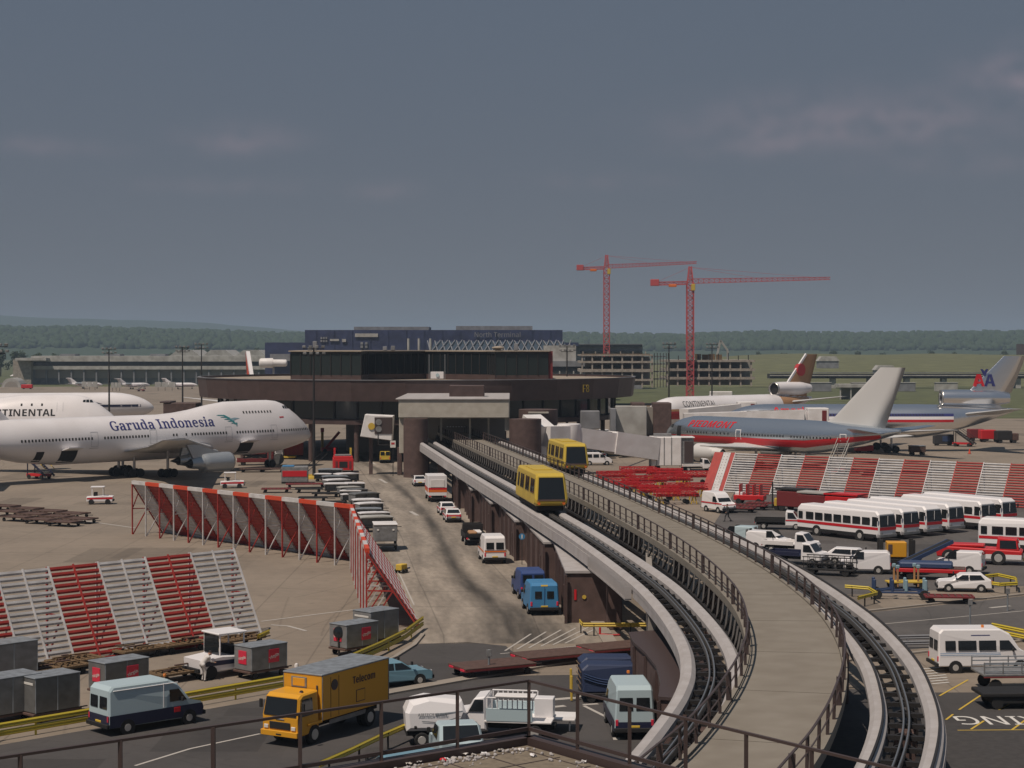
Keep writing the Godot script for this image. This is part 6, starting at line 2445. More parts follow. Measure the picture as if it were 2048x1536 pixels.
func build_vehicles():
	shuttle_car("yellow shuttle car on the inner track heading towards the bend", index_at(151), 0.0)
	use_path("outer")
	shuttle_car("yellow shuttle car on the outer track beyond the footway", index_at(196), 0.0)
	# parked along the service road
	var g := "vehicles parked by the brown store rooms"
	var sp := van_spec(4.5, 2.1, 2.25, "van_blue")
	sp.across = [["windscreen", "vehicle_glass", 1.45, 1.25, 0.83, 1.9, 0.9, 0.82], ["rear_window", "vehicle_glass", -2.22, 1.68, -2.24, 1.18, 0.24, 0.24, 0.42], ["rear_window", "vehicle_glass", -2.22, 1.68, -2.24, 1.18, 0.24, 0.24, -0.42], ["roof_plate", "line_yellow", -2.16, 2.12, -2.2, 2.02, 0.24, 0.24]]
	sp.boxes.append(["door_seam", "van_dark_blue", Vector3(-2.26, 1.2, 0), Vector3(0.02, 1.6, 0.03)])
	vehicle("panel_van", "light blue panel van parked close to the brown store room corner", "van", spot(1080, 1222), 97, sp, g)
	vehicle("panel_van", "dark royal blue panel van tucked in front of the light blue one", "van", spot(1057, 1192), 98, van_spec(4.6, 1.95, 2.15, "van_dark_blue"), g)
	sp = van_spec(4.8, 1.98, 2.4, "white_paint")
	sp.bands = [["stripe_orange", [[-2.38, 1.02], [2.2, 1.02], [2.2, 1.14], [-2.38, 1.14]]]]
	sp.across.append(["rear_stripe", "stripe_orange", -2.41, 1.16, -2.41, 1.04, 0.9, 0.9])
	sp.across.append(["rear_stripe", "navy", -2.412, 1.2, -2.412, 1.16, 0.9, 0.9])
	vehicle("panel_van", "white high-roof van with orange waist stripe parked by the wall", "van", spot(984, 1122), 97, sp, g)
	flatbed("dark flatbed lorry loaded with timber parked in front of the white van", spot(946, 1086), 97, "black", "black", g, true)
	sp = car_spec(4.2, "white_paint", true)
	sp.bands = [["stripe_red", [[-2.05, 0.62], [1.95, 0.62], [1.95, 0.76], [-2.05, 0.76]]]]
	sp.across.append(["rear_stripe", "stripe_red", -2.1, 0.84, -2.11, 0.7, 0.78, 0.78])
	vehicle("police_car", "white hatchback with red side stripe, the rear one of two", "car", spot(904, 1042), 97, sp, g)
	vehicle("police_car", "white hatchback with red side stripe, the front one of two", "car", spot(892, 1028), 98, sp, g)
	box_truck(spot(871, 1000), 97, g)
	vehicle("parked_car", "plain white car half hidden by the striped box truck", "car", spot(838, 971), 97, car_spec(4.0, "white_paint", true), g)
	vehicle("minivan", "small yellow van at the mouth of the undercroft", "van", spot(770, 925), 95, van_spec(3.8, 1.7, 1.85, "yellow_paint"))
	# front road
	sp = van_spec(5.3, 2.0, 2.35, "pale_blue", "navy")
	sp.boxes.append(["side_rail", "white_paint", Vector3(0.35, 1.6, 1.0), Vector3(0.06, 1.2, 0.03)])
	sp.boxes.append(["roof_beacon", "orange_lamp", Vector3(0.9, 2.42, 0.2), Vector3(0.12, 0.14, 0.12)])
	sp.boxes.append(["side_emblem", "stripe_red", Vector3(1.1, 0.82, 1.02), Vector3(0.36, 0.24, 0.02)])
	sp.boxes.append(["gutter", "white_paint", Vector3(-0.6, 2.14, 0.93), Vector3(3.6, 0.04, 0.05)])
	vehicle("panel_van", "pale blue and navy panel van driving along the front road", "van", Vector3(-17.85, 0, -87.6), 43, sp)
	yellow_truck()
	vehicle("saloon_car", "light blue saloon car half hidden behind the yellow truck", "car", spot(782, 1370), 28, car_spec(4.3, "car_blue"))
	sp = van_spec(5.0, 1.95, 2.55, "pale_blue", "navy")
	sp.across = [["windscreen", "vehicle_glass", 1.7, 1.25, 1.08, 2.0, 0.85, 0.8], ["rear_window", "vehicle_glass", -2.462, 2.0, -2.478, 1.38, 0.31, 0.33, 0.4], ["rear_window", "vehicle_glass", -2.462, 2.0, -2.478, 1.38, 0.31, 0.33, -0.4], ["rear_band", "navy", -2.502, 0.86, -2.502, 0.42, 0.9, 0.92]]
	sp.boxes.append(["roof_beacon", "orange_lamp", Vector3(1.0, 2.6, 0.1), Vector3(0.14, 0.14, 0.14)])
	vehicle("panel_van", "pale high-roof van with navy lower half parked under the bend", "van", spot(1257, 1458), 93, sp)
	service_pickup()
	tank_trailer()
	cab_truck()
	blue_estate()
	sp = van_spec(5.6, 2.0, 2.5, "white_paint")
	sp.windows = [[[1.75, 1.3], [0.75, 1.3], [0.75, 1.85], [1.3, 1.85]], [[0.55, 1.3], [-0.45, 1.3], [-0.45, 1.85], [0.55, 1.85]], [[-0.6, 1.3], [-1.65, 1.3], [-1.65, 1.85], [-0.6, 1.85]], [[-1.8, 1.3], [-2.4, 1.3], [-2.4, 1.85], [-1.8, 1.85]]]
	sp.boxes.append(["roof_beacon", "orange_lamp", Vector3(0.0, 2.55, 0.2), Vector3(0.14, 0.16, 0.14)])
	sp.bands = [["van_blue", [[-2.7, 1.12], [0.8, 1.12], [0.8, 1.15], [-2.7, 1.15]]], ["van_blue", [[-2.7, 1.03], [0.8, 1.03], [0.8, 1.06], [-2.7, 1.06]]], ["ink_blue", [[-0.9, 2.12], [0.2, 2.12], [0.2, 2.17], [-0.9, 2.17]]]]
	vehicle("minibus", "white windowed minibus parked by the painted yellow bays", "minibus", spot(1962, 1340), 4, sp)
	# buses
	var src: Node3D = null
	var notes := ["white red-striped bus with its whole side clear, beside the white pickup", "second white bus in the row from the white pickup", "third white bus in the row from the white pickup", "fourth white bus in the row from the white pickup", "fifth white bus in the row from the white pickup", "sixth white bus in the row from the white pickup"]
	for k in 6:
		var p := Vector3(32.5 + k * 2.85, 0, -175.3 - k * 2.7)
		if k >= 4: p += Vector3(1.2, 0, -0.4)
		var o := bus(notes[k], p, -53.0, src)
		if src == null: src = o
	bus("white red-striped bus parked alone behind the red tractor", spot(2080, 1105), -28, src)
	# right-hand lot
	g = "vehicles in the lot beside the buses"
	flatbed("white and red pickup with dark flat bed behind the first bus", spot(1562, 1058), -12, "white_paint", "black", g, false)
	sp = van_spec(4.2, 1.9, 2.3, "white_paint")
	sp.bands = [["stripe_red", [[-2.05, 1.0], [2.0, 1.0], [2.0, 1.14], [-2.05, 1.14]]]]
	sp.across.append(["front_stripe", "stripe_red", 2.05, 0.66, 2.0, 0.98, 0.9, 0.88])
	vehicle("minibus", "boxy white van with red waist stripe near the fence end", "van", spot(1437, 1024), -62, sp, g)
	vehicle("hatchback_van", "small pale van with grey rear beyond the footway railing", "van", spot(1476, 1090), 150, van_spec(3.9, 1.7, 1.85, "pale_blue"), g)
	vehicle("hatchback_van", "small white van facing away beyond the footway railing", "van", spot(1538, 1100), -30, van_spec(4.0, 1.7, 1.75, "white_paint"), g)
	flatbed("white pickup with dark cargo bed beyond the footway railing", spot(1598, 1128), -30, "white_paint", "navy", g, false)
	flatbed("white double-rail pickup parked behind the dark pickup bed", spot(1585, 1106), -28, "white_paint", "white_dirty", g, false)
	vehicle("estate_car", "white estate car with raised roof behind the white pick-up van", "car", spot(1706, 1128), -20, car_spec(4.5, "white_paint", true), g)
	sp = van_spec(4.1, 1.75, 1.85, "white_paint")
	vehicle("delivery_van", "small white van with open cab beside the yellow engine unit", "van", spot(1730, 1146), 170, sp, g)
	vehicle("hatchback_van", "small white van in front of the red tractor", "van", spot(1918, 1146), 155, van_spec(4.0, 1.7, 1.85, "white_paint"), g)
	vehicle("hatchback", "white hatchback beside the curved yellow rail", "car", spot(1928, 1182), 172, car_spec(4.0, "white_paint", true), g)
	red_tractor()
	# beyond the footway
	sp = van_spec(4.6, 1.95, 2.0, "white_paint")
	sp.windows = [[[1.3, 1.25], [0.4, 1.25], [0.4, 1.75], [0.9, 1.75]], [[0.2, 1.25], [-0.7, 1.25], [-0.7, 1.75], [0.2, 1.75]], [[-0.9, 1.25], [-1.8, 1.25], [-1.8, 1.75], [-0.9, 1.75]]]
	vehicle("minibus", "white minibus parked under the white air bridge", "minibus", spot(1194, 930), 5, sp)
	sp = car_spec(4.2, "white_paint", true)
	sp.bands = [["stripe_red", [[-2.05, 0.5], [1.95, 0.5], [1.95, 0.76], [-2.05, 0.76]]]]
	vehicle("parked_car", "white car with red lower stripe under the air bridge", "car", spot(1186, 916), 10, sp)
	vehicle("parked_car", "small yellow car beyond the white minibus", "car", spot(1226, 912), 0, car_spec(4.0, "yellow_paint", true))
	flatbed("white crew pickup parked above the red trolleys", spot(1396, 942), 10, "white_paint", "white_dirty", "", false)
	vehicle("parked_car", "red and white car in the shade beside the gate tower", "car", spot(1212, 872), 10, sp)

func flatbed(label: String, at: Vector3, yaw: float, cab: String, bed: String, group: String, load_: bool):
	var t := thing("pickup_truck", label, "pickup", at, yaw, group)
	var b := Mb.new()
	b.profile([[0.5, 0.42], [2.3, 0.4], [2.35, 0.85], [2.2, 1.05], [1.75, 1.15], [1.25, 1.85], [0.55, 1.92], [0.5, 1.6]], 0.95, 1.1, 0.12, 0.07)
	part(b, "cab", cab, t)
	b = Mb.new()
	b.across(Vector2(1.74, 1.2), Vector2(1.28, 1.8), 0.82, 0.76, 0.016)
	part(b, "windscreen", "vehicle_glass", t)
	b = Mb.new()
	b.across(Vector2(0.52, 1.8), Vector2(0.5, 1.3), 0.7, 0.75, 0.016)
	part(b, "rear_window", "vehicle_glass", t)
	for s in [1.0, -1.0]:
		b = Mb.new()
		b.patch([[1.6, 1.18], [0.7, 1.18], [0.7, 1.75], [1.25, 1.75]], 0.95, 1.1, 0.12, s, 0.014)
		part(b, "side_window", "vehicle_glass", t)
		if cab == "white_paint" and bed == "black":
			b = Mb.new()
			b.patch([[0.52, 0.92], [2.25, 0.92], [2.25, 1.04], [0.52, 1.04]], 0.95, 1.1, 0.12, s, 0.01)
			part(b, "side_band", "stripe_red", t)
		box_part(t, "side_board", bed, Vector3(-1.1, 0.98, s * 0.98), Vector3(3.0, 0.3, 0.04))
		box_part(t, "headlight", "steel", Vector3(2.33, 0.72, s * 0.66), Vector3(0.08, 0.16, 0.22))
		box_part(t, "tail_light", "glow_red", Vector3(-2.62, 0.7, s * 0.8), Vector3(0.05, 0.14, 0.2))
	box_part(t, "bed", bed, Vector3(-1.1, 0.8, 0), Vector3(3.0, 0.1, 2.0))
	box_part(t, "tail_board", bed, Vector3(-2.6, 0.98, 0), Vector3(0.04, 0.3, 2.0))
	box_part(t, "chassis", "black", Vector3(-0.2, 0.55, 0), Vector3(4.6, 0.18, 0.9))
	box_part(t, "bumper", "black", Vector3(2.38, 0.48, 0), Vector3(0.12, 0.18, 1.8))
	if load_:
		box_part(t, "headboard", "dark_steel", Vector3(0.35, 1.3, 0), Vector3(0.08, 1.0, 1.95))
		for k in 4:
			box_part(t, "load_sack", "fin_gold" if k % 2 else "white_dirty", Vector3(-0.6 - k * 0.45, 1.16, 0.3 - (k % 2) * 0.5), Vector3(0.7, 0.3, 0.8), 0.1)
	wheel_set(t, [1.55, -1.7], 0.95, 0.34, 0.22)

func box_truck(at: Vector3, yaw: float, group: String):
	var t := thing("box_truck", "white box truck with red and orange stripes parked by the wall", "truck", at, yaw, group)
	var b := Mb.new()
	b.profile([[-3.2, 0.8], [1.6, 0.8], [1.6, 3.15], [-3.2, 3.15]], 1.15, 99, 0, 0.05)
	var box := part(b, "box", "white_paint", t)
	for e in [["stripe_red", 1.5, 1.75], ["stripe_orange", 1.2, 1.49]]:
		b = Mb.new()
		for s in [1.0, -1.0]: b.patch([[-3.15, e[1]], [1.55, e[1]], [1.55, e[2]], [-3.15, e[2]]], 1.15, 99, 0, s, 0.01)
		b.across(Vector2(-3.2, e[2]), Vector2(-3.2, e[1]), 1.1, 1.1, 0.012)
		part(b, "stripe", e[0], box)
	box_part(box, "shutter", "white_dirty", Vector3(-3.23, 2.25, 0), Vector3(0.05, 0.9, 1.7))
	b = Mb.new()
	b.profile([[1.65, 0.5], [3.2, 0.5], [3.25, 1.1], [2.9, 2.2], [1.65, 2.3]], 1.0, 1.2, 0.1, 0.08)
	part(b, "cab", "white_paint", t)
	b = Mb.new()
	b.across(Vector2(3.2, 1.3), Vector2(2.93, 2.1), 0.85, 0.8, 0.02)
	part(b, "windscreen", "vehicle_glass", t)
	for s in [1.0, -1.0]:
		b = Mb.new()
		b.patch([[3.0, 1.3], [2.0, 1.3], [2.0, 2.0], [2.8, 2.0]], 1.0, 1.2, 0.1, s, 0.014)
		part(b, "side_window", "vehicle_glass", t)
		box_part(t, "tail_light", "glow_red", Vector3(-3.2, 0.7, s * 0.9), Vector3(0.06, 0.14, 0.24))
	box_part(t, "chassis", "black", Vector3(0, 0.62, 0), Vector3(6.2, 0.26, 1.2))
	box_part(t, "rear_step", "black", Vector3(-3.2, 0.45, 0), Vector3(0.2, 0.2, 2.1))
	wheel_set(t, [2.4, -1.9], 1.05, 0.42, 0.26)

func yellow_truck():
	var t := thing("box_truck", "yellow box truck with grey roof driving along the front road", "truck", Vector3(-8.95, 0, -86.2), 240)
	var b := Mb.new()
	b.profile([[-3.75, 0.98], [1.85, 0.98], [1.85, 3.1], [-3.75, 3.1]], 1.12, 99, 0, 0.03)
	var box := part(b, "box", "truck_yellow", t)
	box_part(box, "roof", "container_top", Vector3(-0.95, 3.13, 0), Vector3(5.66, 0.08, 2.3))
	for e in [[-3.72, 1.13], [1.82, 1.13], [-3.72, -1.13], [1.82, -1.13]]:
		box_part(box, "corner_trim", "container_grey", Vector3(e[0], 2.04, e[1]), Vector3(0.06, 2.1, 0.04))
	flat_text(box, "Telecom", "Droid Sans", 0.34, "dolly_brown", Vector3(-1.6, 2.5, -1.14), Vector3(0, 180, 0))
	b = Mb.new()
	b.disc(Vector3(0.85, 2.55, -1.13), Vector3(0, 0, 1), 0.26, 0.03, 16)
	part(b, "emblem", "brown_rail", box)
	for e in [1.15, 0.5]:
		box_part(box, "side_door_edge", "dolly_brown", Vector3(e, 2.0, -1.125), Vector3(0.03, 1.9, 0.02))
	box_part(box, "hatch", "dolly_brown", Vector3(-1.3, 1.7, -1.125), Vector3(0.75, 0.6, 0.02))
	box_part(box, "hatch_panel", "truck_yellow", Vector3(-1.3, 1.7, -1.138), Vector3(0.67, 0.52, 0.02))
	box_part(box, "front_vent", "container_grey", Vector3(1.87, 2.72, 0.2), Vector3(0.03, 0.5, 0.9))
	box_part(box, "vent_panel", "truck_yellow", Vector3(1.885, 2.72, 0.2), Vector3(0.03, 0.38, 0.7))
	box_part(box, "hanger", "brown_rail", Vector3(1.88, 2.5, -0.85), Vector3(0.04, 0.3, 0.1))
	b = Mb.new()
	b.profile([[1.95, 0.55], [3.5, 0.5], [3.6, 0.62], [3.6, 1.35], [3.42, 2.28], [3.2, 2.42], [1.95, 2.46]], 1.05, 1.4, 0.08, 0.07)
	var cab := part(b, "cab", "truck_yellow", t)
	b = Mb.new()
	b.across(Vector2(3.61, 1.44), Vector2(3.44, 2.25), 0.93, 0.88, 0.02)
	part(b, "windscreen", "vehicle_glass", cab)
	for s in [1.0, -1.0]:
		b = Mb.new()
		b.patch([[3.36, 1.42], [2.45, 1.42], [2.45, 2.2], [3.24, 2.2]], 1.05, 1.4, 0.08, s, 0.014)
		part(b, "side_window", "vehicle_glass", cab)
		box_part(t, "headlight", "line_white", Vector3(3.63, 0.9, s * 0.78), Vector3(0.06, 0.18, 0.24))
		box_part(t, "mirror", "black", Vector3(3.45, 1.9, s * 1.22), Vector3(0.1, 0.4, 0.16))
		box_part(t, "mudguard", "truck_yellow", Vector3(2.35, 0.98, s * 1.0), Vector3(1.1, 0.12, 0.26))
		box_part(t, "side_guard", "container_grey", Vector3(-0.4, 0.8, s * 1.0), Vector3(3.0, 0.22, 0.05))
	box_part(t, "grille", "black", Vector3(3.62, 0.98, 0), Vector3(0.04, 0.34, 1.2))
	box_part(t, "bumper", "truck_yellow", Vector3(3.64, 0.62, 0), Vector3(0.16, 0.26, 2.1))
	box_part(t, "badge", "black", Vector3(3.73, 0.6, 0), Vector3(0.02, 0.06, 0.3))
	box_part(t, "visor", "container_top", Vector3(3.62, 1.28, 0), Vector3(0.03, 0.06, 0.5))
	box_part(t, "chassis", "black", Vector3(-0.6, 0.72, 0), Vector3(6.2, 0.3, 0.9))
	wheel_set(t, [2.35, -2.2], 1.08, 0.46, 0.28)
	wheel_set(t, [-2.2], 0.78, 0.46, 0.24)
	# the driver behind the open side window
	var p := thing("person", "truck driver in a dark red top at the yellow truck's side window", "person", t.position, 240)
	figure(p, Vector3(2.75, 0.75, -0.62), 0.0, "sit", "dark_red", "cloth_dark", 1.0)

func service_pickup():
	var t := thing("stake_truck", "white stake-sided truck with its tail platform lowered on the car park", "truck", spot(1020, 1472), 172)
	var b := Mb.new()
	b.profile([[1.0, 0.45], [2.75, 0.42], [2.8, 0.95], [2.55, 1.2], [1.95, 1.3], [1.55, 1.95], [1.05, 2.02]], 0.98, 1.2, 0.12, 0.08)
	part(b, "cab", "white_paint", t)
	b = Mb.new()
	b.across(Vector2(1.97, 1.34), Vector2(1.58, 1.9), 0.84, 0.78, 0.016)
	part(b, "windscreen", "vehicle_glass", t)
	for s in [1.0, -1.0]:
		b = Mb.new()
		b.patch([[1.85, 1.32], [1.15, 1.32], [1.15, 1.88], [1.55, 1.88]], 0.98, 1.2, 0.12, s, 0.014)
		part(b, "side_window", "vehicle_glass", t)
		box_part(t, "top_rail", "white_paint", Vector3(-0.1, 2.0, s * 0.98), Vector3(2.2, 0.07, 0.05))
		box_part(t, "side_panel", "pale_blue", Vector3(-0.1, 1.2, s * 0.98), Vector3(2.2, 0.62, 0.04))
		for k in 10:
			box_part(t, "stake", "white_paint", Vector3(0.95 - k * 0.24, 1.72, s * 0.98), Vector3(0.06, 0.56, 0.04))
	for k in 7:
		box_part(t, "stake", "white_paint", Vector3(1.0, 1.72, -0.8 + k * 0.27), Vector3(0.04, 0.56, 0.06))
	box_part(t, "locker", "white_paint", Vector3(-1.6, 1.35, 0.55), Vector3(0.9, 0.9, 0.8))
	box_part(t, "canopy", "white_dirty", Vector3(-0.4, 2.12, -0.9), Vector3(1.9, 0.08, 0.8))
	box_part(t, "bed", "white_dirty", Vector3(-0.5, 0.86, 0), Vector3(3.2, 0.1, 1.96))
	box_part(t, "chassis", "black", Vector3(0.1, 0.56, 0), Vector3(4.6, 0.2, 0.9))
	box_part(t, "platform", "white_dirty", Vector3(-1.3, 0.62, 1.9), Vector3(3.4, 0.1, 1.8))
	for e in [[0.2, 1.5], [-0.6, 2.6], [-2.6, 2.6], [-2.7, 1.4]]:
		box_part(t, "platform_leg", "white_paint", Vector3(e[0], 0.29, e[1]), Vector3(0.07, 0.58, 0.07))
	b = Mb.new()
	b.lathe(Vector3(-0.1, 0.72, 1.6), Vector3.UP, [[0, 0.3], [0.04, 0.4], [0.12, 0.4], [0.16, 0.3]], 18)
	part(b, "spare_tyre", "rubber", t)
	wheel_set(t, [1.95, -1.3], 0.96, 0.36, 0.22)

func tank_trailer():
	var t := thing("tank_trailer", "white rounded tank trailer with grey lettering beside the stake truck", "trailer", spot(866, 1486), 8)
	var b := Mb.new()
	b.profile([[-1.3, 0.75], [-1.36, 1.6], [-1.15, 2.1], [-0.4, 2.28], [1.3, 2.1], [1.5, 1.5], [1.2, 0.72]], 0.9, 1.5, 0.35, 0.18)
	part(b, "tank", "white_paint", t)
	flat_text(t, "AIRTECH KLEEN", "Droid Sans", 0.13, "container_top", Vector3(-0.1, 1.52, 0.93), Vector3(0, 0, 0))
	b = Mb.new()
	b.patch([[0.0, 1.5], [1.3, 1.62], [1.32, 1.66], [0.0, 1.55]], 0.9, 1.5, 0.35, 1.0, 0.02)
	b.patch([[-0.6, 1.2], [0.3, 1.1], [1.2, 1.38], [1.2, 1.42], [0.3, 1.15], [-0.6, 1.24]], 0.9, 1.5, 0.35, 1.0, 0.02)
	part(b, "scroll_line", "container_top", t)
	box_part(t, "chassis", "black", Vector3(0, 0.6, 0), Vector3(2.6, 0.22, 1.2))
	box_part(t, "tow_bar", "dark_steel", Vector3(1.9, 0.5, 0), Vector3(1.4, 0.1, 0.12))
	for e in [-0.9, 0.9]:
		box_part(t, "valve", "black", Vector3(e, 0.95, 0.94), Vector3(0.12, 0.14, 0.1))
	wheel_set(t, [-0.6, 0.4], 0.92, 0.34, 0.22)

func cab_truck():
	var t := thing("cab_truck", "pale truck with sloping bonnet parked under the roof railing", "truck", spot(914, 1540), 100)
	var b := Mb.new()
	b.profile([[-1.6, 0.5], [2.1, 0.48], [2.15, 1.0], [1.9, 1.3], [1.1, 1.45], [0.55, 2.1], [-0.9, 2.2], [-1.6, 1.5]], 0.98, 1.4, 0.14, 0.1)
	part(b, "body", "pale_blue", t)
	b = Mb.new()
	b.across(Vector2(1.1, 1.5), Vector2(0.6, 2.05), 0.86, 0.8, 0.02)
	part(b, "windscreen", "vehicle_glass", t)
	b = Mb.new()
	b.across(Vector2(-0.95, 2.14), Vector2(-1.5, 1.62), 0.75, 0.82, 0.02)
	part(b, "rear_window", "vehicle_glass", t)
	for s in [1.0, -1.0]:
		b = Mb.new()
		b.patch([[0.95, 1.5], [-0.5, 1.5], [-0.5, 2.05], [0.5, 2.02]], 0.98, 1.4, 0.14, s, 0.014)
		part(b, "side_window", "vehicle_glass", t)
		box_part(t, "mirror", "black", Vector3(1.0, 1.6, s * 1.12), Vector3(0.1, 0.24, 0.16))
	wheel_set(t, [1.4, -0.9], 0.98, 0.38, 0.24)
	box_part(t, "bumper", "black", Vector3(2.16, 0.6, 0), Vector3(0.14, 0.2, 1.8))
	var p := thing("person", "person in a light top and dark hair standing before the pale truck", "person", spot(908, 1530), 0)
	figure(p, Vector3.ZERO, 80.0, "stand", "cloth_white", "cloth_dark", 1.0)

func blue_estate():
	var sp := car_spec(4.5, "car_blue", true)
	sp.body = [[-2.25, 0.3], [2.25, 0.28], [2.27, 0.66], [2.1, 0.8], [1.1, 0.92], [0.5, 1.4], [-1.9, 1.44], [-2.2, 0.95]]
	sp.across = [["windscreen", "vehicle_glass", 1.05, 0.96, 0.55, 1.35, 0.72, 0.62], ["rear_window", "vehicle_glass", -1.95, 1.36, -2.17, 1.0, 0.58, 0.68]]
	vehicle("estate_car", "blue estate car parked below the roof railing", "car", spot(796, 1578), 222, sp)

func red_tractor():
	var t := thing("aircraft_tractor", "long red and white aircraft tractor with its cab at one end", "tractor", spot(1962, 1126), -18)
	var b := Mb.new()
	b.profile([[-3.6, 0.6], [3.4, 0.5], [3.45, 1.15], [3.3, 1.25], [-3.6, 1.5], [-3.7, 1.1]], 1.2, 99, 0, 0.08)
	part(b, "body", "red_paint", t)
	b = Mb.new()
	b.profile([[1.3, 1.25], [3.2, 1.25], [3.0, 2.2], [1.4, 2.3]], 1.05, 1.3, 0.12, 0.08)
	var cab := part(b, "cab", "red_paint", t)
	b = Mb.new()
	b.across(Vector2(3.19, 1.35), Vector2(3.02, 2.1), 0.9, 0.84, 0.02)
	part(b, "windscreen", "vehicle_glass", cab)
	for s in [1.0, -1.0]:
		b = Mb.new()
		b.patch([[3.0, 1.4], [1.6, 1.4], [1.6, 2.1], [2.9, 2.1]], 1.05, 1.3, 0.12, s, 0.014)
		part(b, "side_window", "vehicle_glass", cab)
		b = Mb.new()
		b.patch([[-1.0, 0.55], [3.38, 0.52], [3.4, 0.92], [-0.4, 0.92]], 1.2, 99, 0, s, 0.01)
		part(b, "white_skirt", "white_paint", t)
	b = Mb.new()
	b.across(Vector2(3.43, 0.5), Vector2(3.46, 0.92), 1.1, 1.1, 0.015)
	part(b, "front_band", "white_paint", t)
	box_part(t, "front_plate", "line_yellow", Vector3(3.52, 0.5, 0.5), Vector3(0.06, 0.24, 0.6))
	box_part(t, "bonnet", "red_paint", Vector3(-1.4, 1.56, 0), Vector3(3.4, 0.2, 1.6), 0.06)
	wheel_set(t, [1.5, -2.6], 1.25, 0.62, 0.4)

# ================================================================ people
func capsule(p: Vector3, a: Vector3, b: Vector3, ra: float, rb: float) -> float:
	var ab := b - a
	var t := clampf((p - a).dot(ab) / maxf(ab.length_squared(), 1e-6), 0.0, 1.0)
	return (p - a - ab * t).length() - lerpf(ra, rb, t)

func figure(t: Node3D, at: Vector3, yaw: float, pose: String, top: String, legs: String, k: float):
	# joints with radii, joined by a smooth minimum and meshed as surface nets; x is forwards
	var J := {}
	J.pel = Vector3(0, 0.95, 0); J.chest = Vector3(0.02, 1.32, 0); J.neck = Vector3(0.03, 1.5, 0); J.head = Vector3(0.06, 1.62, 0); J.crown = Vector3(0.05, 1.69, 0)
	for s in [1.0, -1.0]:
		var n := "r" if s > 0 else "l"
		J["sh" + n] = Vector3(0, 1.42, 0.18 * s); J["el" + n] = Vector3(-0.02, 1.14, 0.25 * s); J["wr" + n] = Vector3(0.08, 0.90, 0.26 * s)
		J["hip" + n] = Vector3(0, 0.9, 0.1 * s); J["kn" + n] = Vector3(0.03, 0.5, 0.11 * s); J["an" + n] = Vector3(-0.02, 0.09, 0.12 * s)
	if pose == "walk":
		J.knr = Vector3(0.2, 0.52, 0.1); J.anr = Vector3(0.26, 0.1, 0.1); J.knl = Vector3(-0.06, 0.5, -0.1); J.anl = Vector3(-0.36, 0.15, -0.1)
		J.wrr = Vector3(-0.12, 0.93, 0.26); J.wrl = Vector3(0.24, 0.98, -0.24)
	elif pose == "lean":
		J.pel = Vector3(-0.1, 0.93, 0); J.chest = Vector3(0.16, 1.2, 0); J.neck = Vector3(0.27, 1.34, 0); J.head = Vector3(0.36, 1.42, 0); J.crown = Vector3(0.4, 1.48, 0)
		for s in [1.0, -1.0]:
			var n := "r" if s > 0 else "l"
			J["sh" + n] = Vector3(0.2, 1.27, 0.18 * s); J["el" + n] = Vector3(0.32, 1.02, 0.22 * s); J["wr" + n] = Vector3(0.54, 0.95, 0.15 * s); J["hip" + n] = Vector3(-0.1, 0.88, 0.1 * s)
	elif pose == "sit":
		for s in [1.0, -1.0]:
			var n := "r" if s > 0 else "l"
			J["kn" + n] = Vector3(0.42, 0.9, 0.12 * s); J["an" + n] = Vector3(0.5, 0.5, 0.12 * s); J["el" + n] = Vector3(0.12, 1.16, 0.24 * s); J["wr" + n] = Vector3(0.4, 1.2, 0.16 * s)
	var bones := [["pel", "chest", 0.135, 0.15, top], ["chest", "neck", 0.13, 0.06, top], ["neck", "head", 0.055, 0.07, "skin"], ["head", "crown", 0.09, 0.085, "skin"], ["shr", "shl", 0.075, 0.075, top], ["hipr", "hipl", 0.11, 0.11, legs]]
	for n in ["r", "l"]:
		bones.append_array([["sh" + n, "el" + n, 0.06, 0.045, top], ["el" + n, "wr" + n, 0.043, 0.032, top if pose != "stand" else "skin"], ["hip" + n, "kn" + n, 0.095, 0.062, legs], ["kn" + n, "an" + n, 0.06, 0.042, legs]])
		J["toe" + n] = J["an" + n] + Vector3(0.17, -0.05, 0); J["heel" + n] = J["an" + n] + Vector3(-0.03, -0.045, 0)
		bones.append(["heel" + n, "toe" + n, 0.045, 0.038, "cloth_dark"])
	J.nose = J.head + Vector3(0.105, 0.0, 0); J.chin = J.head + Vector3(0.07, -0.07, 0)
	bones.append(["head", "nose", 0.05, 0.015, "skin"]); bones.append(["head", "chin", 0.06, 0.035, "skin"])
	var lo := Vector3(1e9, 1e9, 1e9)
	var hi := -lo
	for p in J.values():
		lo = lo.min(p); hi = hi.max(p)
	lo -= Vector3(0.2, 0.14, 0.2); hi += Vector3(0.2, 0.2, 0.2)
	var c := 0.036
	var n3 := Vector3i(((hi - lo) / c).ceil())
	var field := PackedFloat32Array()
	field.resize((n3.x + 1) * (n3.y + 1) * (n3.z + 1))
	var sx := 1
	var sy := n3.x + 1
	var sz := sy * (n3.y + 1)
	field.fill(1.0)
	for bn in bones:
		var a: Vector3 = J[bn[0]]
		var e: Vector3 = J[bn[1]]
		var m := Vector3.ONE * (maxf(bn[2], bn[3]) + 0.1)
		var i0 := Vector3i(((a.min(e) - m - lo) / c).floor()).clamp(Vector3i.ZERO, n3)
		var i1 := Vector3i(((a.max(e) + m - lo) / c).ceil()).clamp(Vector3i.ZERO, n3)
		for z in range(i0.z, i1.z + 1):
			for y in range(i0.y, i1.y + 1):
				for x in range(i0.x, i1.x + 1):
					var id := x + y * sy + z * sz
					var d := capsule(lo + Vector3(x, y, z) * c, a, e, bn[2], bn[3])
					var f := field[id]
					var h := clampf(0.5 + 0.5 * (f - d) / 0.04, 0.0, 1.0)
					field[id] = lerpf(f, d, h) - 0.04 * h * (1.0 - h)
	var verts := {}
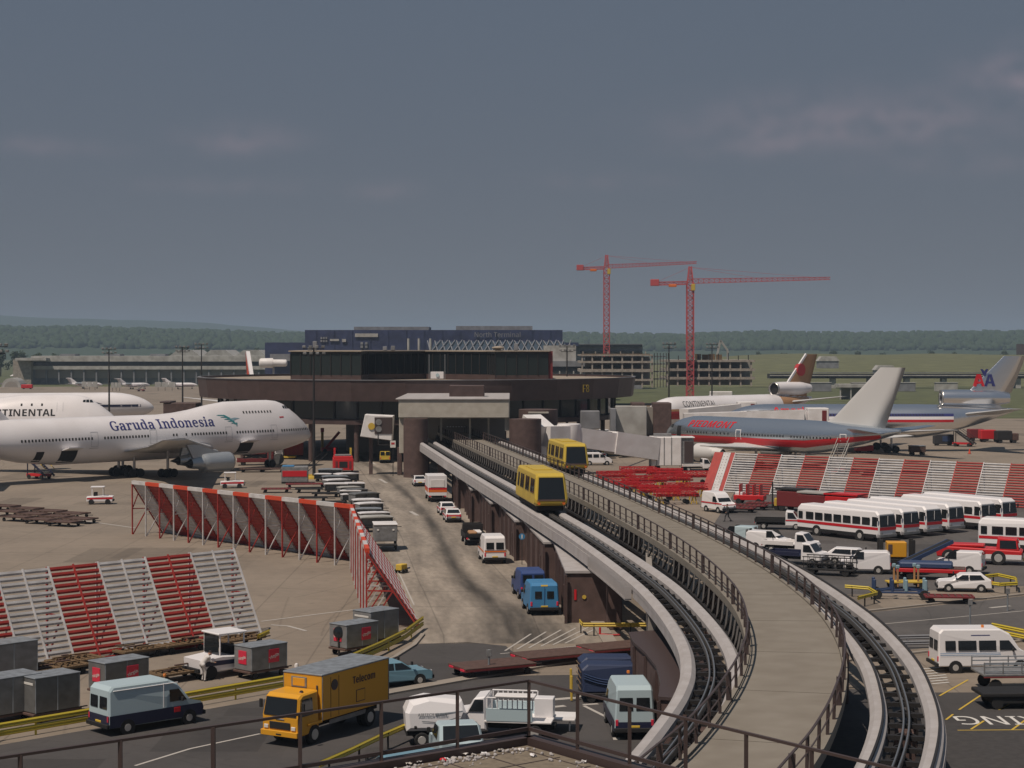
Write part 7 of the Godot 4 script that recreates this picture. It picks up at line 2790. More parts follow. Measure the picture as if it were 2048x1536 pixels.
	var off := [0, 1, sy, sy + 1, sz, sz + 1, sz + sy, sz + sy + 1]
	var cor := [Vector3(0, 0, 0), Vector3(1, 0, 0), Vector3(0, 1, 0), Vector3(1, 1, 0), Vector3(0, 0, 1), Vector3(1, 0, 1), Vector3(0, 1, 1), Vector3(1, 1, 1)]
	var edges := [[0, 1], [2, 3], [4, 5], [6, 7], [0, 2], [1, 3], [4, 6], [5, 7], [0, 4], [1, 5], [2, 6], [3, 7]]
	for z in n3.z:
		for y in n3.y:
			for x in n3.x:
				var id := x + y * sy + z * sz
				var ins := 0
				for q in 8:
					if field[id + off[q]] < 0: ins += 1
				if ins == 0 or ins == 8: continue
				var p := Vector3.ZERO
				var m := 0
				for e in edges:
					var fa := field[id + off[e[0]]]
					var fb := field[id + off[e[1]]]
					if (fa < 0) != (fb < 0):
						p += cor[e[0]].lerp(cor[e[1]], fa / (fa - fb)); m += 1
				verts[id] = lo + (Vector3(x, y, z) + p / m) * c
	var st := SurfaceTool.new()
	st.begin(Mesh.PRIMITIVE_TRIANGLES)
	st.set_smooth_group(0)
	var tint := func(p: Vector3) -> Color:
		var best := 1e9
		var col := "skin"
		for bn in bones:
			var d: float = capsule(p, J[bn[0]], J[bn[1]], bn[2], bn[3])
			if d < best: best = d; col = bn[4]
		return (M[col] as StandardMaterial3D).albedo_color.srgb_to_linear()
	var dirs := [[sx, sy, sz], [sy, sz, sx], [sz, sx, sy]]
	for z in range(1, n3.z):
		for y in range(1, n3.y):
			for x in range(1, n3.x):
				var id := x + y * sy + z * sz
				for d in dirs:
					var fa := field[id] < 0
					if fa == (field[id + d[0]] < 0): continue
					var q := [id, id - d[1], id - d[1] - d[2], id - d[2]]
					if not (verts.has(q[0]) and verts.has(q[1]) and verts.has(q[2]) and verts.has(q[3])): continue
					if fa: q.reverse()
					for j in [0, 1, 2, 0, 2, 3]:
						st.set_color(tint.call(verts[q[j]])); st.add_vertex(verts[q[j]])
	# hands: a palm and five fingers of different lengths, curled
	for n in ["r", "l"]:
		var w: Vector3 = J["wr" + n]
		var fw: Vector3 = (w - J["el" + n]).normalized()
		var side := fw.cross(Vector3(1, 0, 0)).normalized() if absf(fw.x) < 0.9 else Vector3(0, 0, 1)
		var nn := side.cross(fw).normalized()
		var hb := Mb.new()
		hb.lathe(w, fw, [[-0.01, 0.028], [0.03, 0.036], [0.075, 0.034], [0.09, 0.02]], 8)
		for f in 4:
			var o := w + fw * 0.075 + side * ((f - 1.5) * 0.018)
			var l: float = [0.065, 0.075, 0.07, 0.055][f]
			hb.tube([o, o + fw * l * 0.5, o + fw * l * 0.8 + nn * 0.02, o + fw * l * 0.85 + nn * 0.04], 0.009, 5)
		var o2 := w + fw * 0.03 + side * 0.032
		hb.tube([o2, o2 + fw * 0.03 + side * 0.025, o2 + fw * 0.055 + side * 0.028], 0.010, 5)
		for i in hb.v.size():
			st.set_color((M["skin"] as StandardMaterial3D).albedo_color.srgb_to_linear()); st.add_vertex(hb.v[i])
	st.generate_normals()
	var body := StandardMaterial3D.new()
	body.vertex_color_use_as_albedo = true
	body.roughness = 0.85
	var o := part(st.commit(), "body", body, t)
	o.position = at; o.rotation.y = deg_to_rad(yaw); o.scale = Vector3.ONE * k
	var hr := Mb.new()
	var cap := []
	for i in 5:
		var a := PI * 0.55 * i / 4.0
		var ring := PackedVector3Array()
		for j in 10:
			var q := TAU * j / 10.0
			ring.append(J.crown + Vector3(-0.02 + 0.105 * sin(a) * cos(q), 0.02 + 0.085 * cos(a), 0.095 * sin(a) * sin(q)))
		cap.append(ring)
	hr.grid(cap, true, false, false, true)
	part(hr, "hair", "hair", o)
	for s in [1.0, -1.0]:
		var eb := Mb.new()
		eb.disc(J.head + Vector3(0.088, 0.02, 0.032 * s), Vector3(1, 0, 0), 0.011, 0.006, 8)
		part(eb, "eye", "black", o)
	var mo := Mb.new()
	mo.box(J.head + Vector3(0.097, -0.045, 0), Vector3(0.008, 0.008, 0.04))
	part(mo, "mouth", "dark_red", o)

# ================================================================ apron equipment
func lamp_mast(label: String, base: Vector3, h: float, ring: bool):
	var t := thing("lamp_mast", label, "lamp mast", base, 0, "floodlight masts")
	var b := Mb.new()
	b.lathe(Vector3.ZERO, Vector3.UP, [[0, 0.24], [h * 0.5, 0.18], [h, 0.11]], 10)
	part(b, "mast", "dark_steel", t)
	for k in 2:
		b = Mb.new()
		b.bar(Vector3(-1.5 + k * 0.3, h - 0.2 - k * 0.9, 0), Vector3(1.5 - k * 0.3, h - 0.2 - k * 0.9, 0), 0.12)
		part(b, "cross_arm", "dark_steel", t)
		for e in 4:
			b = Mb.new()
			b.cbox(Vector3(-1.35 + e * 0.9 + k * 0.1, h + 0.1 - k * 0.9, 0.15), Vector3(0.5, 0.34, 0.3), 0.05)
			part(b, "floodlight", "container_dark" if e % 2 else "container_grey", t)
	if ring:
		b = Mb.new()
		b.lathe(Vector3.ZERO, Vector3.UP, [[0, 1.6], [0.5, 1.6], [0.5, 1.35], [0, 1.35]], 18, false)
		part(b, "base_ring", "line_yellow", t)
		b = Mb.new()
		for a in [[-2.6, 0.4], [-1.6, 1.6]]:
			b.bar(Vector3(a[0], 0.3, a[1]), Vector3(a[0] + 3.6, 3.6, a[1] * 0.3), 0.08)
		part(b, "stay", "dark_steel", t)

func container_cart(label: String, at: Vector3, yaw: float, L: float, w: float, h: float, logo: bool, m := "container_grey"):
	var t := thing("container_cart", label, "container", at, yaw, "grey baggage containers on carts")
	box_part(t, "box", m, Vector3(0, 0.5 + h / 2, 0), Vector3(L, h, w), 0.03)
	box_part(t, "lid", "container_top", Vector3(0, 0.5 + h + 0.03, 0), Vector3(L + 0.06, 0.06, w + 0.06), 0.02)
	for s in [1.0, -1.0]:
		for x in [-L / 2 + 0.05, 0.0, L / 2 - 0.05]:
			box_part(t, "upright", "container_top", Vector3(x, 0.5 + h / 2, s * w / 2), Vector3(0.07, h, 0.05))
		if logo:
			box_part(t, "red_square", "glow_red", Vector3(L * 0.12, 0.5 + h * 0.55, s * (w / 2 + 0.02)), Vector3(0.75, 0.75, 0.03))
			flat_text(t, "virgin", "Droid Serif", 0.16, "line_white", Vector3(L * 0.12, 0.5 + h * 0.53, s * (w / 2 + 0.045)), Vector3(0, 0 if s > 0 else 180, 14))
	for e in [1.0, -1.0]:
		if logo:
			box_part(t, "red_square", "glow_red", Vector3(e * (L / 2 + 0.02), 0.5 + h * 0.55, 0), Vector3(0.03, 0.75, 0.7))
			flat_text(t, "virgin", "Droid Serif", 0.15, "line_white", Vector3(e * (L / 2 + 0.045), 0.5 + h * 0.53, 0), Vector3(0, 90 * e, 14))
		else:
			box_part(t, "label_strip", "line_white", Vector3(e * (L / 2 + 0.012), 0.5 + h * 0.84, 0), Vector3(0.02, 0.12, w * 0.8))
	box_part(t, "bed", "dolly_brown", Vector3(0, 0.42, 0), Vector3(L + 0.2, 0.12, w))
	b_wheels(t, [L / 2 - 0.35, -L / 2 + 0.35], w / 2 - 0.1, 0.19)
	box_part(t, "tow_bar", "dark_steel", Vector3(L / 2 + 0.5, 0.3, 0), Vector3(0.9, 0.06, 0.08))

func b_wheels(t: Node3D, xs: Array, z: float, r: float):
	for x in xs:
		for s in [1.0, -1.0]:
			var b := Mb.new()
			b.disc(Vector3(x, r, z * s), Vector3(0, 0, 1), r, 0.13, 12, 0.02)
			part(b, "wheel", "rubber", t)

func dolly(label: String, at: Vector3, yaw: float, L: float, w: float, m: String, group: String, rollers := true) -> Node3D:
	var t := thing("flat_dolly", label, "dolly", at, yaw, group)
	t.set_meta("stem", "flat_dolly")
	for s in [1.0, -1.0]:
		box_part(t, "side_rail", m, Vector3(0, 0.5, s * w / 2), Vector3(L, 0.14, 0.1))
		box_part(t, "end_rail", m, Vector3(s * L / 2, 0.5, 0), Vector3(0.1, 0.14, w))
	box_part(t, "deck", m, Vector3(0, 0.47, 0), Vector3(L - 0.12, 0.06, w - 0.12))
	if rollers:
		for k in 7:
			var b := Mb.new()
			b.tube([Vector3(-L / 2 + L * (k + 0.5) / 7.0, 0.54, -w / 2 + 0.08), Vector3(-L / 2 + L * (k + 0.5) / 7.0, 0.54, w / 2 - 0.08)], 0.05, 6)
			part(b, "roller", "rust_wood" if m == "rust_wood" else "dolly_brown", t)
	b_wheels(t, [L / 2 - 0.45, -L / 2 + 0.45], w / 2 - 0.15, 0.2)
	box_part(t, "tow_bar", "dark_steel", Vector3(L / 2 + 0.5, 0.35, 0), Vector3(1.0, 0.07, 0.08))
	return t

func tug(label: String, at: Vector3, yaw: float, paint: String, stripe: String, k := 1.0):
	var t := thing("baggage_tug", label, "tug", at, yaw, "baggage tugs on the apron")
	t.scale = Vector3.ONE * k
	var b := Mb.new()
	b.profile([[-1.5, 0.35], [1.5, 0.3], [1.55, 0.95], [0.4, 1.05], [-1.5, 0.9]], 0.75, 99, 0, 0.06)
	part(b, "body", paint, t)
	b = Mb.new()
	for s in [1.0, -1.0]: b.patch([[-1.45, 0.62], [1.5, 0.62], [1.5, 0.86], [-1.45, 0.8]], 0.75, 99, 0, s, 0.01)
	part(b, "side_band", stripe, t)
	for e in [[0.42, 0.66], [0.42, -0.66], [-0.9, 0.66], [-0.9, -0.66]]:
		box_part(t, "cab_post", "white_paint", Vector3(e[0], 1.5, e[1]), Vector3(0.07, 1.1, 0.07))
	box_part(t, "cab_roof", "white_paint", Vector3(-0.24, 2.05, 0), Vector3(1.6, 0.09, 1.5), 0.03)
	b = Mb.new()
	b.across(Vector2(0.46, 1.1), Vector2(0.44, 1.98), 0.62, 0.62, 0.02)
	part(b, "windscreen", "vehicle_glass", t)
	box_part(t, "seat", "black", Vector3(-0.5, 1.15, 0), Vector3(0.4, 0.5, 1.0))
	b_wheels(t, [0.95, -0.95], 0.72, 0.32)
	box_part(t, "bumper", "black", Vector3(1.58, 0.45, 0), Vector3(0.12, 0.2, 1.4))

func steps_truck(label: String, at: Vector3, yaw: float, h: float, m: String):
	var t := thing("boarding_steps", label, "steps", at, yaw, "mobile boarding steps")
	var L := h * 1.25
	for s in [1.0, -1.0]:
		var b := Mb.new()
		b.bar(Vector3(-L / 2, 0.5, s * 0.85), Vector3(L / 2, h, s * 0.85), 0.09, 0.3)
		part(b, "stringer", m, t)
		b = Mb.new()
		b.bar(Vector3(-L / 2, 1.5, s * 0.85), Vector3(L / 2, h + 1.0, s * 0.85), 0.06, 0.08)
		part(b, "handrail", "line_yellow" if m == "navy" else m, t)
	for k in 12:
		var f := (k + 0.5) / 12.0
		box_part(t, "tread", "container_grey", Vector3(lerpf(-L / 2, L / 2, f), lerpf(0.5, h, f), 0), Vector3(0.32, 0.05, 1.6))
	box_part(t, "platform", "container_grey", Vector3(L / 2 + 0.6, h, 0), Vector3(1.3, 0.1, 1.8))
	for e in [[L * 0.35, 0.7], [L * 0.35, -0.7]]:
		var b := Mb.new()
		b.bar(Vector3(e[0], 0.5, e[1]), Vector3(e[0], h - 0.6, e[1]), 0.12)
		part(b, "support", m, t)
	box_part(t, "chassis", "red_paint", Vector3(0, 0.6, 0), Vector3(L * 0.8, 0.35, 1.5))
	b_wheels(t, [L * 0.28, -L * 0.28], 0.75, 0.34)

func silver_cart(label: String, at: Vector3, yaw: float, src: Node3D) -> Node3D:
	if src != null: return copy_of(src, label, at, yaw, "silver-roofed baggage carts in a row")
	var t := thing("baggage_cart", label, "cart", at, yaw, "silver-roofed baggage carts in a row")
	t.set_meta("stem", "baggage_cart")
	box_part(t, "bed", "dark_steel", Vector3(0, 0.5, 0), Vector3(2.7, 0.12, 1.4))
	var b := Mb.new()
	b.profile([[-1.42, 1.2], [1.42, 1.2], [1.4, 1.27], [0.8, 1.34], [-0.8, 1.34], [-1.4, 1.27]], 0.78, 99, 0, 0.02)
	part(b, "roof", "white_paint", t)
	for e in [-1.33, 0.0, 1.33]: box_part(t, "end_panel", "container_grey", Vector3(e, 0.88, 0), Vector3(0.05, 0.66, 1.3))
	box_part(t, "curtain", "container_dark", Vector3(0, 0.88, 0), Vector3(2.5, 0.6, 0.9))
	b_wheels(t, [0.9, -0.9], 0.6, 0.22)
	box_part(t, "tow_bar", "dark_steel", Vector3(1.8, 0.35, 0), Vector3(0.9, 0.06, 0.08))
	return t

func trolley(label: String, at: Vector3, yaw: float, src: Node3D) -> Node3D:
	# red pallet trolley with raised side frames and yellow feet
	if src != null: return copy_of(src, label, at, yaw, "red pallet trolleys by the footway")
	var t := thing("pallet_trolley", label, "trolley", at, yaw, "red pallet trolleys by the footway")
	t.set_meta("stem", "pallet_trolley")
	for s in [1.0, -1.0]:
		box_part(t, "side_beam", "red_paint", Vector3(0, 1.05, s * 0.95), Vector3(5.2, 0.2, 0.1))
		var b := Mb.new()
		lattice(b, Vector3(-2.5, 1.5, s * 0.95), Vector3(2.5, 1.5, s * 0.95), 0.4, 0.4, 7, 0.07)
		part(b, "guard_frame", "red_paint", t)
	for k in 6:
		box_part(t, "cross_beam", "dark_red", Vector3(-2.3 + k * 0.92, 1.0, 0), Vector3(0.14, 0.14, 1.9))
	for e in [[-2.0, 0.8], [2.0, 0.8], [-2.0, -0.8], [2.0, -0.8]]:
		var b := Mb.new()
		b.bar(Vector3(e[0] - 0.35, 0.04, e[1]), Vector3(e[0] - 0.1, 0.98, e[1]), 0.13)
		b.bar(Vector3(e[0] + 0.35, 0.04, e[1]), Vector3(e[0] + 0.1, 0.98, e[1]), 0.13)
		part(b, "foot", "line_yellow", t)
	b_wheels(t, [1.2, -1.2], 0.7, 0.3)
	return t

func jet_bridge():
	var t := thing("air_bridge", "long white air bridge sloping down to a boxy cab above the red trolleys", "air bridge", Vector3(3.0, 0, -262))
	var o := t.position
	var seg := func(called: String, a: Vector3, b: Vector3, w: float, h: float, m: String):
		var q := Mb.new()
		q.bar(a - o, b - o, w, h)
		return part(q, called, m, t)
	var p0 := Vector3(2.6, 7.3, -262.5)
	var p1 := Vector3(4.6, 5.7, -259.0)
	var p2 := Vector3(8.3, 5.6, -262.0)
	var p3 := Vector3(21.2, 3.35, -269.5)
	seg.call("ramp", p0, p1, 3.0, 3.1, "white_dirty")
	seg.call("link_tunnel", p1, p2, 2.9, 3.0, "white_dirty")
	var b := Mb.new()
	b.lathe(p2 - o - Vector3(0, 1.7, 0), Vector3.UP, [[0, 1.0], [0.5, 1.75], [3.4, 1.75], [3.5, 1.6]], 20)
	part(b, "rotunda", "white_dirty", t)
	var d := (p3 - p2) / 2.0
	seg.call("tunnel", p2, p2 + d * 1.05, 2.7, 2.8, "white_dirty")
	seg.call("tunnel", p2 + d * 0.98, p3, 3.1, 3.3, "white_dirty")
	seg.call("roof_conduit", p2 + Vector3(0, 1.55, 0.8), p2 + d + Vector3(0, 1.5, 0.8), 0.15, 0.15, "container_grey")
	box_part(t, "cab", "white_dirty", Vector3(23.0, 3.0, -270.2) - o, Vector3(4.6, 4.3, 3.8), 0.1)
	for x in [21.6, 22.7, 23.8]:
		box_part(t, "cab_rib", "container_grey", Vector3(x, 3.0, -268.27) - o, Vector3(0.12, 4.2, 0.08))
	box_part(t, "bellows", "container_grey", Vector3(26.2, 3.0, -270.4) - o, Vector3(1.9, 4.0, 3.6), 0.15)
	box_part(t, "bellows_front", "brown_rail", Vector3(26.4, 2.9, -268.56) - o, Vector3(1.3, 3.2, 0.08))
	box_part(t, "bellows_hood", "white_dirty", Vector3(26.2, 5.05, -270.4) - o, Vector3(2.2, 0.12, 4.0))
	box_part(t, "roof_gear", "container_grey", Vector3(22.6, 5.35, -270.4) - o, Vector3(2.6, 0.5, 1.4))
	for e in [[20.6, -268.3], [21.9, -271.2]]:
		b = Mb.new()
		b.bar(Vector3(e[0], 0.4, e[1]) - o, Vector3(e[0], 2.2, e[1]) - o, 0.35)
		part(b, "leg", "container_grey", t)
		b = Mb.new()
		b.disc(Vector3(e[0], 0.45, e[1] + 0.4) - o, Vector3(0, 0, 1), 0.45, 0.35, 14, 0.04)
		part(b, "wheel", "rubber", t)
	b = Mb.new()
	b.bar(Vector3(16.0, 0.3, -267.6) - o, Vector3(20.6, 2.0, -268.3) - o, 0.18)
	part(b, "stabiliser", "white_dirty", t)
	for e in [[4.6, -259.2, 4.3], [8.3, -262.0, 4.0]]:
		b = Mb.new()
		b.bar(Vector3(e[0], 0, e[1]) - o, Vector3(e[0], e[2], e[1]) - o, 0.8)
		part(b, "column", "white_dirty", t)

func side_bridge(label: String, a: Vector3, b: Vector3, cab: Vector3, h: float):
	var t := thing("air_bridge", label, "air bridge", a * Vector3(1, 0, 1))
	var o := t.position
	var q := Mb.new()
	q.bar(a - o, b - o, 2.8, h)
	part(q, "tunnel", "white_dirty", t)
	for k in 9:
		var p := a.lerp(b, 0.55 + k * 0.05)
		q = Mb.new()
		q.bar(p - o - Vector3(0, h * 0.52, 0), p - o + Vector3(0, h * 0.52, 0), 0.2, 3.0)
		part(q, "tunnel_rib", "pale_clad" if k % 2 else "white_dirty", t)
	box_part(t, "cab", "white_dirty", cab - o, Vector3(3.6, 3.4, 3.6), 0.1)
	box_part(t, "cab_door", "dark_red", cab - o + Vector3(1.0, 0.1, 1.82), Vector3(0.8, 2.4, 0.05))
	q = Mb.new()
	q.bar(Vector3(b.x, 0, b.z) - o, b - o, 0.6)
	part(q, "column", "container_grey", t)

func build_equipment():
	# floodlight masts
	lamp_mast("dark floodlight mast with yellow base ring beside the service road", spot(628, 957), 18.5, true)
	lamp_mast("dark floodlight mast rising above the white air bridge", far(1134, 345), 18.8, false)
	lamp_mast("dark floodlight mast in front of the unfinished building frame", far(1338, 420), 19.4, false)
	lamp_mast("dark floodlight mast in front of the gold-tailed airliner", far(1424, 455), 19.4, false)
	lamp_mast("dark floodlight mast behind the hump-backed airliner with black lettering", far(218, 395), 18.2, false)
	lamp_mast("dark floodlight mast beside the satellite's curved end", far(365, 400), 18.6, false)
	lamp_mast("taller dark floodlight mast close to the satellite's curved end", far(403, 425), 19.3, false)
	lamp_mast("dark floodlight mast standing apart beyond the light aircraft", far(-6, 250), 18.8, false)
	jet_bridge()
	side_bridge("white ribbed air bridge reaching the polished silver airliner", Vector3(29.5, 5.6, -309), Vector3(50.0, 6.2, -309), Vector3(52.6, 6.4, -310.5), 3.2)
	side_bridge("white air bridge behind the gate tower reaching the gold-tailed airliner", Vector3(33, 5.2, -345), Vector3(44, 6.0, -352), Vector3(46, 6.2, -353), 3.0)
	var t := thing("air_bridge", "short white air bridge stub with round lamps beside the station portal", "air bridge", Vector3(-19.6, 0, -262))
	var b := Mb.new()
	b.profile([[-2.4, 5.6], [2.2, 5.0], [2.4, 8.6], [-1.7, 8.8]], 1.5, 99, 0, 0.08)
	part(b, "tunnel", "white_dirty", t)
	box_part(t, "dark_bay", "brown_rail", Vector3(1.0, 7.2, 1.56), Vector3(2.6, 2.4, 0.1))
	for y in [7.7, 6.7]:
		b = Mb.new()
		b.disc(Vector3(0.3, y, 1.66), Vector3(0, 0, 1), 0.45, 0.12, 16)
		part(b, "lamp_disc", "container_grey", t)
	b = Mb.new()
	b.disc(Vector3(-0.75, 7.1, 1.6), Vector3(0, 0, 1), 0.5, 0.1, 16)
	part(b, "yellow_disc", "line_yellow", t)
	b = Mb.new()
	b.bar(Vector3(0.2, 4.4, 1.5), Vector3(0.2, 6.0, 1.5), 0.12)
	b.bar(Vector3(0.2, 4.4, 1.5), Vector3(2.4, 4.4, 1.5), 0.12)
	part(b, "hanging_ladder", "dark_steel", t)
	b = Mb.new()
	b.bar(Vector3(-1.0, 0, -0.5), Vector3(-1.0, 5.4, -0.5), 0.5)
	part(b, "column", "brown_wall", t)

	# grey containers by the front road
	container_cart("grey container cart with red squares beside the white tug", spot(522, 1352), 47, 2.6, 1.5, 1.3, true)
	container_cart("grey container cart with red squares behind the round mirror", spot(708, 1306), 47, 2.6, 1.5, 1.35, true)
	container_cart("plain grey container cart coupled beyond the mirror cart", spot(752, 1290), 47, 2.4, 1.6, 1.7, false, "container_grey")
	container_cart("grey container cart with one red end square behind the driven van", spot(238, 1390), 47, 2.8, 1.5, 1.4, true, "container_dark")
	container_cart("dark grey container cart with pale label strip near the guard rail", spot(98, 1436), 47, 2.6, 1.6, 1.7, false, "container_dark")
	container_cart("grey container cart coupled ahead of the dark one by the guard rail", spot(8, 1442), 47, 3.2, 1.7, 1.75, false)
	container_cart("grey container cart half hidden behind the slatted fence end", spot(12, 1365), 47, 3.0, 1.7, 1.75, false)
	tug("white baggage tug with a worker leaning into its engine", spot(440, 1350), 222, "white_paint", "navy", 1.2)
	tug("red and white baggage tug alone on the open apron", spot(200, 1008), 8, "white_paint", "stripe_red")
	tug("red and white baggage tug behind the strutted blast fence", spot(464, 976), 10, "white_paint", "stripe_red")
	var p := thing("person", "worker in pale overalls leaning into the white tug", "person", spot(408, 1362), 0)
	figure(p, Vector3.ZERO, 40.0, "lean", "cloth_white", "cloth_white", 1.05)
	p = thing("person", "person in white shirt and jeans standing beside the light blue van", "person", spot(1131, 1220), 0)
	figure(p, Vector3.ZERO, 80.0, "stand", "cloth_white", "denim", 1.02)
	p = thing("person", "person in dark red clothes standing against the brown wall", "person", spot(1141, 1219), 0)
	figure(p, Vector3.ZERO, 200.0, "stand", "dark_red", "cloth_dark", 1.02)
	p = thing("person", "person in dark clothes walking beside the boxy white van", "person", spot(1455, 1043), 0)
	figure(p, Vector3.ZERO, 200.0, "walk", "cloth_dark", "cloth_dark", 1.05)
	# brown flat dollies on the open apron
	for k in 11:
		var r := k / 4
		var c := k % 4
		var q := spot(8 + c * 46 + r * 14, 1020 + r * 11 + c * 5)
		dolly("brown flat dolly in the close-packed group on the open apron", q, -24, 3.3, 1.9, "dolly_brown", "brown dollies packed on the apron", false)
	var rust := [[120, 1350, 48, "rusty flat dolly below the pale bay at the near fence's open end"], [150, 1336, 45, "rusty flat dolly below the first red fence bay"], [275, 1314, 47, "rusty flat dolly loaded with scrap below the middle fence bay"], [360, 1302, 46, "rusty flat dolly beyond the white tug's roof"], [478, 1292, 47, "rusty flat dolly beside the near fence's yellow-railed end"], [352, 1360, 46, "rusty flat dolly coupled behind the leaning worker"], [60, 1358, 46, "rusty flat dolly beside the half hidden grey container"]]
	var rng := RandomNumberGenerator.new()
	rng.seed = 17
	for e in rust:
		var d := dolly(e[3], spot(e[0], e[1]), e[2], 3.0, 1.6, "rust_wood", "rusty dollies along the near fence", true)
		for k in 5:
			box_part(d, "scrap_plank", "rust_wood" if k % 2 else "dolly_brown", Vector3(rng.randf_range(-1.1, 1.1), 0.62 + 0.05 * k, rng.randf_range(-0.5, 0.5)), Vector3(rng.randf_range(0.4, 1.3), 0.07, 0.16), 0.01)
	var mar := [[985, 1348, 28, "dark maroon flat trailer crossing the front road, last of three"], [1105, 1326, 28, "dark maroon flat trailer crossing the front road, middle of three"], [1235, 1310, 28, "dark maroon flat trailer by the brown plant room corner"]]
	for e in mar:
		var d := dolly(e[3], spot(e[0], e[1]), e[2], 4.4, 2.2, "dark_red", "maroon trailers on the front road", false)
		box_part(d, "deck_sheet", "dolly_brown", Vector3(0, 0.6, 0), Vector3(4.5, 0.08, 2.3))
		for s in [1.0, -1.0]: box_part(d, "rear_reflector", "glow_red", Vector3(-2.26, 0.5, s * 0.7), Vector3(0.06, 0.14, 0.5))
	# blue covered carts under the bend
	for k in 2:
		var c := thing("covered_cart", ["blue canvas-covered cart parked in front of the pale high-roof van", "blue canvas-covered cart pushed against the brown plant room"][k], "cart", spot([1218, 1214][k], [1400, 1384][k]), 3 + k * 3, "blue covered carts")
		b = Mb.new()
		b.profile([[-1.45, 0.55], [1.45, 0.55], [1.5, 1.7], [1.2, 1.95], [-1.2, 2.0], [-1.5, 1.75]], 0.85, 1.6, 0.4, 0.06)
		part(b, "canvas", "tarp_blue", c)
		for e in 3:
			b = Mb.new()
			var q := []
			for m in 9:
				var f := m / 8.0
				q.append(Vector3(lerpf(-1.4, 1.4, f), 1.55 - e * 0.12 - 0.35 * sin(PI * f), 0.89))
			b.tube(q, 0.035, 5)
			part(b, "fold", "steel_blue", c)
		box_part(c, "bed", "dark_steel", Vector3(0, 0.45, 0), Vector3(3.1, 0.14, 1.7))
		for y in [0.7, 1.0, 1.3, 1.6]:
			box_part(c, "end_rail", "rust_wood", Vector3(-1.56, y, 0), Vector3(0.05, 0.05, 1.5))
		b_wheels(c, [1.0, -1.0], 0.72, 0.24)
		box_part(c, "tow_post", "line_yellow", Vector3(-2.0, 0.7, 0.3), Vector3(0.12, 1.3, 0.12))
	# carts behind the blast fence corner
	var src: Node3D = null
	var rows := [[640, 957], [652, 963], [660, 970], [664, 978], [678, 985], [686, 992], [692, 999], [706, 1006], [716, 1012], [726, 1019], [730, 1030], [722, 1038], [736, 1048], [742, 1056], [672, 962], [690, 975], [700, 988], [716, 1000], [738, 1036], [648, 952]]
	for k in rows.size():
		var o := silver_cart("silver-roofed baggage cart in the row beside the blast fence wing", spot(rows[k][0] + 14 + (k * 29) % 17 - 8, rows[k][1] + 6 + (k * 13) % 7), 4 + (k * 17) % 40 - 8, src)
		o.scale = Vector3.ONE * (0.85 + 0.07 * ((k * 5) % 6))
		if src == null: src = o
		if k % 3 == 1: (o.get_node("roof") as MeshInstance3D).material_override = M[["container_top", "pale_clad", "container_dark"][(k / 3) % 3]]
	for k in 5:
		dolly("black flat-topped cart stacked close behind the blast fence", spot(618 + (k % 2) * 30 + k * 4, 985 + k * 9), 5, 3.4, 1.7, "black", "black flat carts behind the fence", false)
	dolly("red flat trailer behind the strutted fence top", spot(552, 985), 4, 3.6, 1.7, "dark_red", "red trailers on the apron")
	dolly("long red flat trailer beside the floodlight mast", spot(612, 975), 8, 5.2, 1.7, "dark_red", "red trailers on the apron")
	t = thing("lorry", "grey van lorry parked beside the blast fence wing with its rear open", "lorry", spot(770, 1098), 97)
	box_part(t, "box", "container_grey", Vector3(0, 1.6, 0), Vector3(3.0, 1.5, 2.1), 0.05)
	box_part(t, "roof", "white_dirty", Vector3(0, 2.38, 0), Vector3(3.1, 0.08, 2.2))
	box_part(t, "tail_ramp", "black", Vector3(-2.0, 0.6, 0), Vector3(1.2, 0.12, 2.0))
	for s in [1.0, -1.0]: box_part(t, "tail_light", "line_white", Vector3(-1.53, 1.9, s * 0.7), Vector3(0.05, 0.16, 0.2))
	b_wheels(t, [1.0, -0.9], 0.95, 0.4)
	t = thing("tow_unit", "small blue and yellow tow unit beside the road line", "tow unit", spot(803, 1146), 60)
	box_part(t, "body", "line_yellow", Vector3(0, 0.5, 0), Vector3(0.9, 0.5, 0.6), 0.05)
	box_part(t, "tow_arm", "steel_blue", Vector3(0.8, 0.3, 0), Vector3(0.9, 0.12, 0.12))
	b_wheels(t, [0.2, -0.3], 0.35, 0.18)
	# loaders and boxes by the lettered airliner
	cargo_loader()
	for e in [["cargo_crate", "bright orange-red cargo crate beside the airliner's nose", 588, 912, 3.2, 2.7, "orange_red"], ["cargo_crate", "red white and blue striped crate behind the strutted fence", 590, 966, 3.6, 2.1, "container_grey"]]:
		t = thing(e[0], e[1], "crate", spot(e[2], e[3]), 5)
		box_part(t, "box", e[6], Vector3(0, 0.2 + e[5] / 2, 0), Vector3(e[4], e[5], 2.4), 0.06)
		if e[6] == "container_grey":
			box_part(t, "red_panel", "stripe_red", Vector3(0, 1.35, 1.22), Vector3(3.3, 0.8, 0.05))
			box_part(t, "blue_top", "van_blue", Vector3(-0.9, 2.35, 0), Vector3(1.6, 0.1, 2.4))
		else:
			for k in 5: box_part(t, "rib", "red_paint", Vector3(-1.4 + k * 0.7, 1.55, 1.22), Vector3(0.1, 2.6, 0.06))
		box_part(t, "skid", "dark_steel", Vector3(0, 0.1, 0), Vector3(e[4], 0.2, 2.2))
	t = thing("ground_unit", "white and yellow ground power unit under the airliner's nose", "power unit", spot(557, 918), 0)
	box_part(t, "cabinet", "white_paint", Vector3(0, 1.1, 0), Vector3(1.6, 1.4, 1.2), 0.06)
	box_part(t, "base", "line_yellow", Vector3(0.8, 0.35, 0), Vector3(4.2, 0.3, 1.4))
	b_wheels(t, [1.5, -1.2], 0.6, 0.25)
	t = thing("lift_machine", "red boom machine with a yellow post in the satellite's undercroft", "machine", spot(658, 905), 20)
	b = Mb.new()
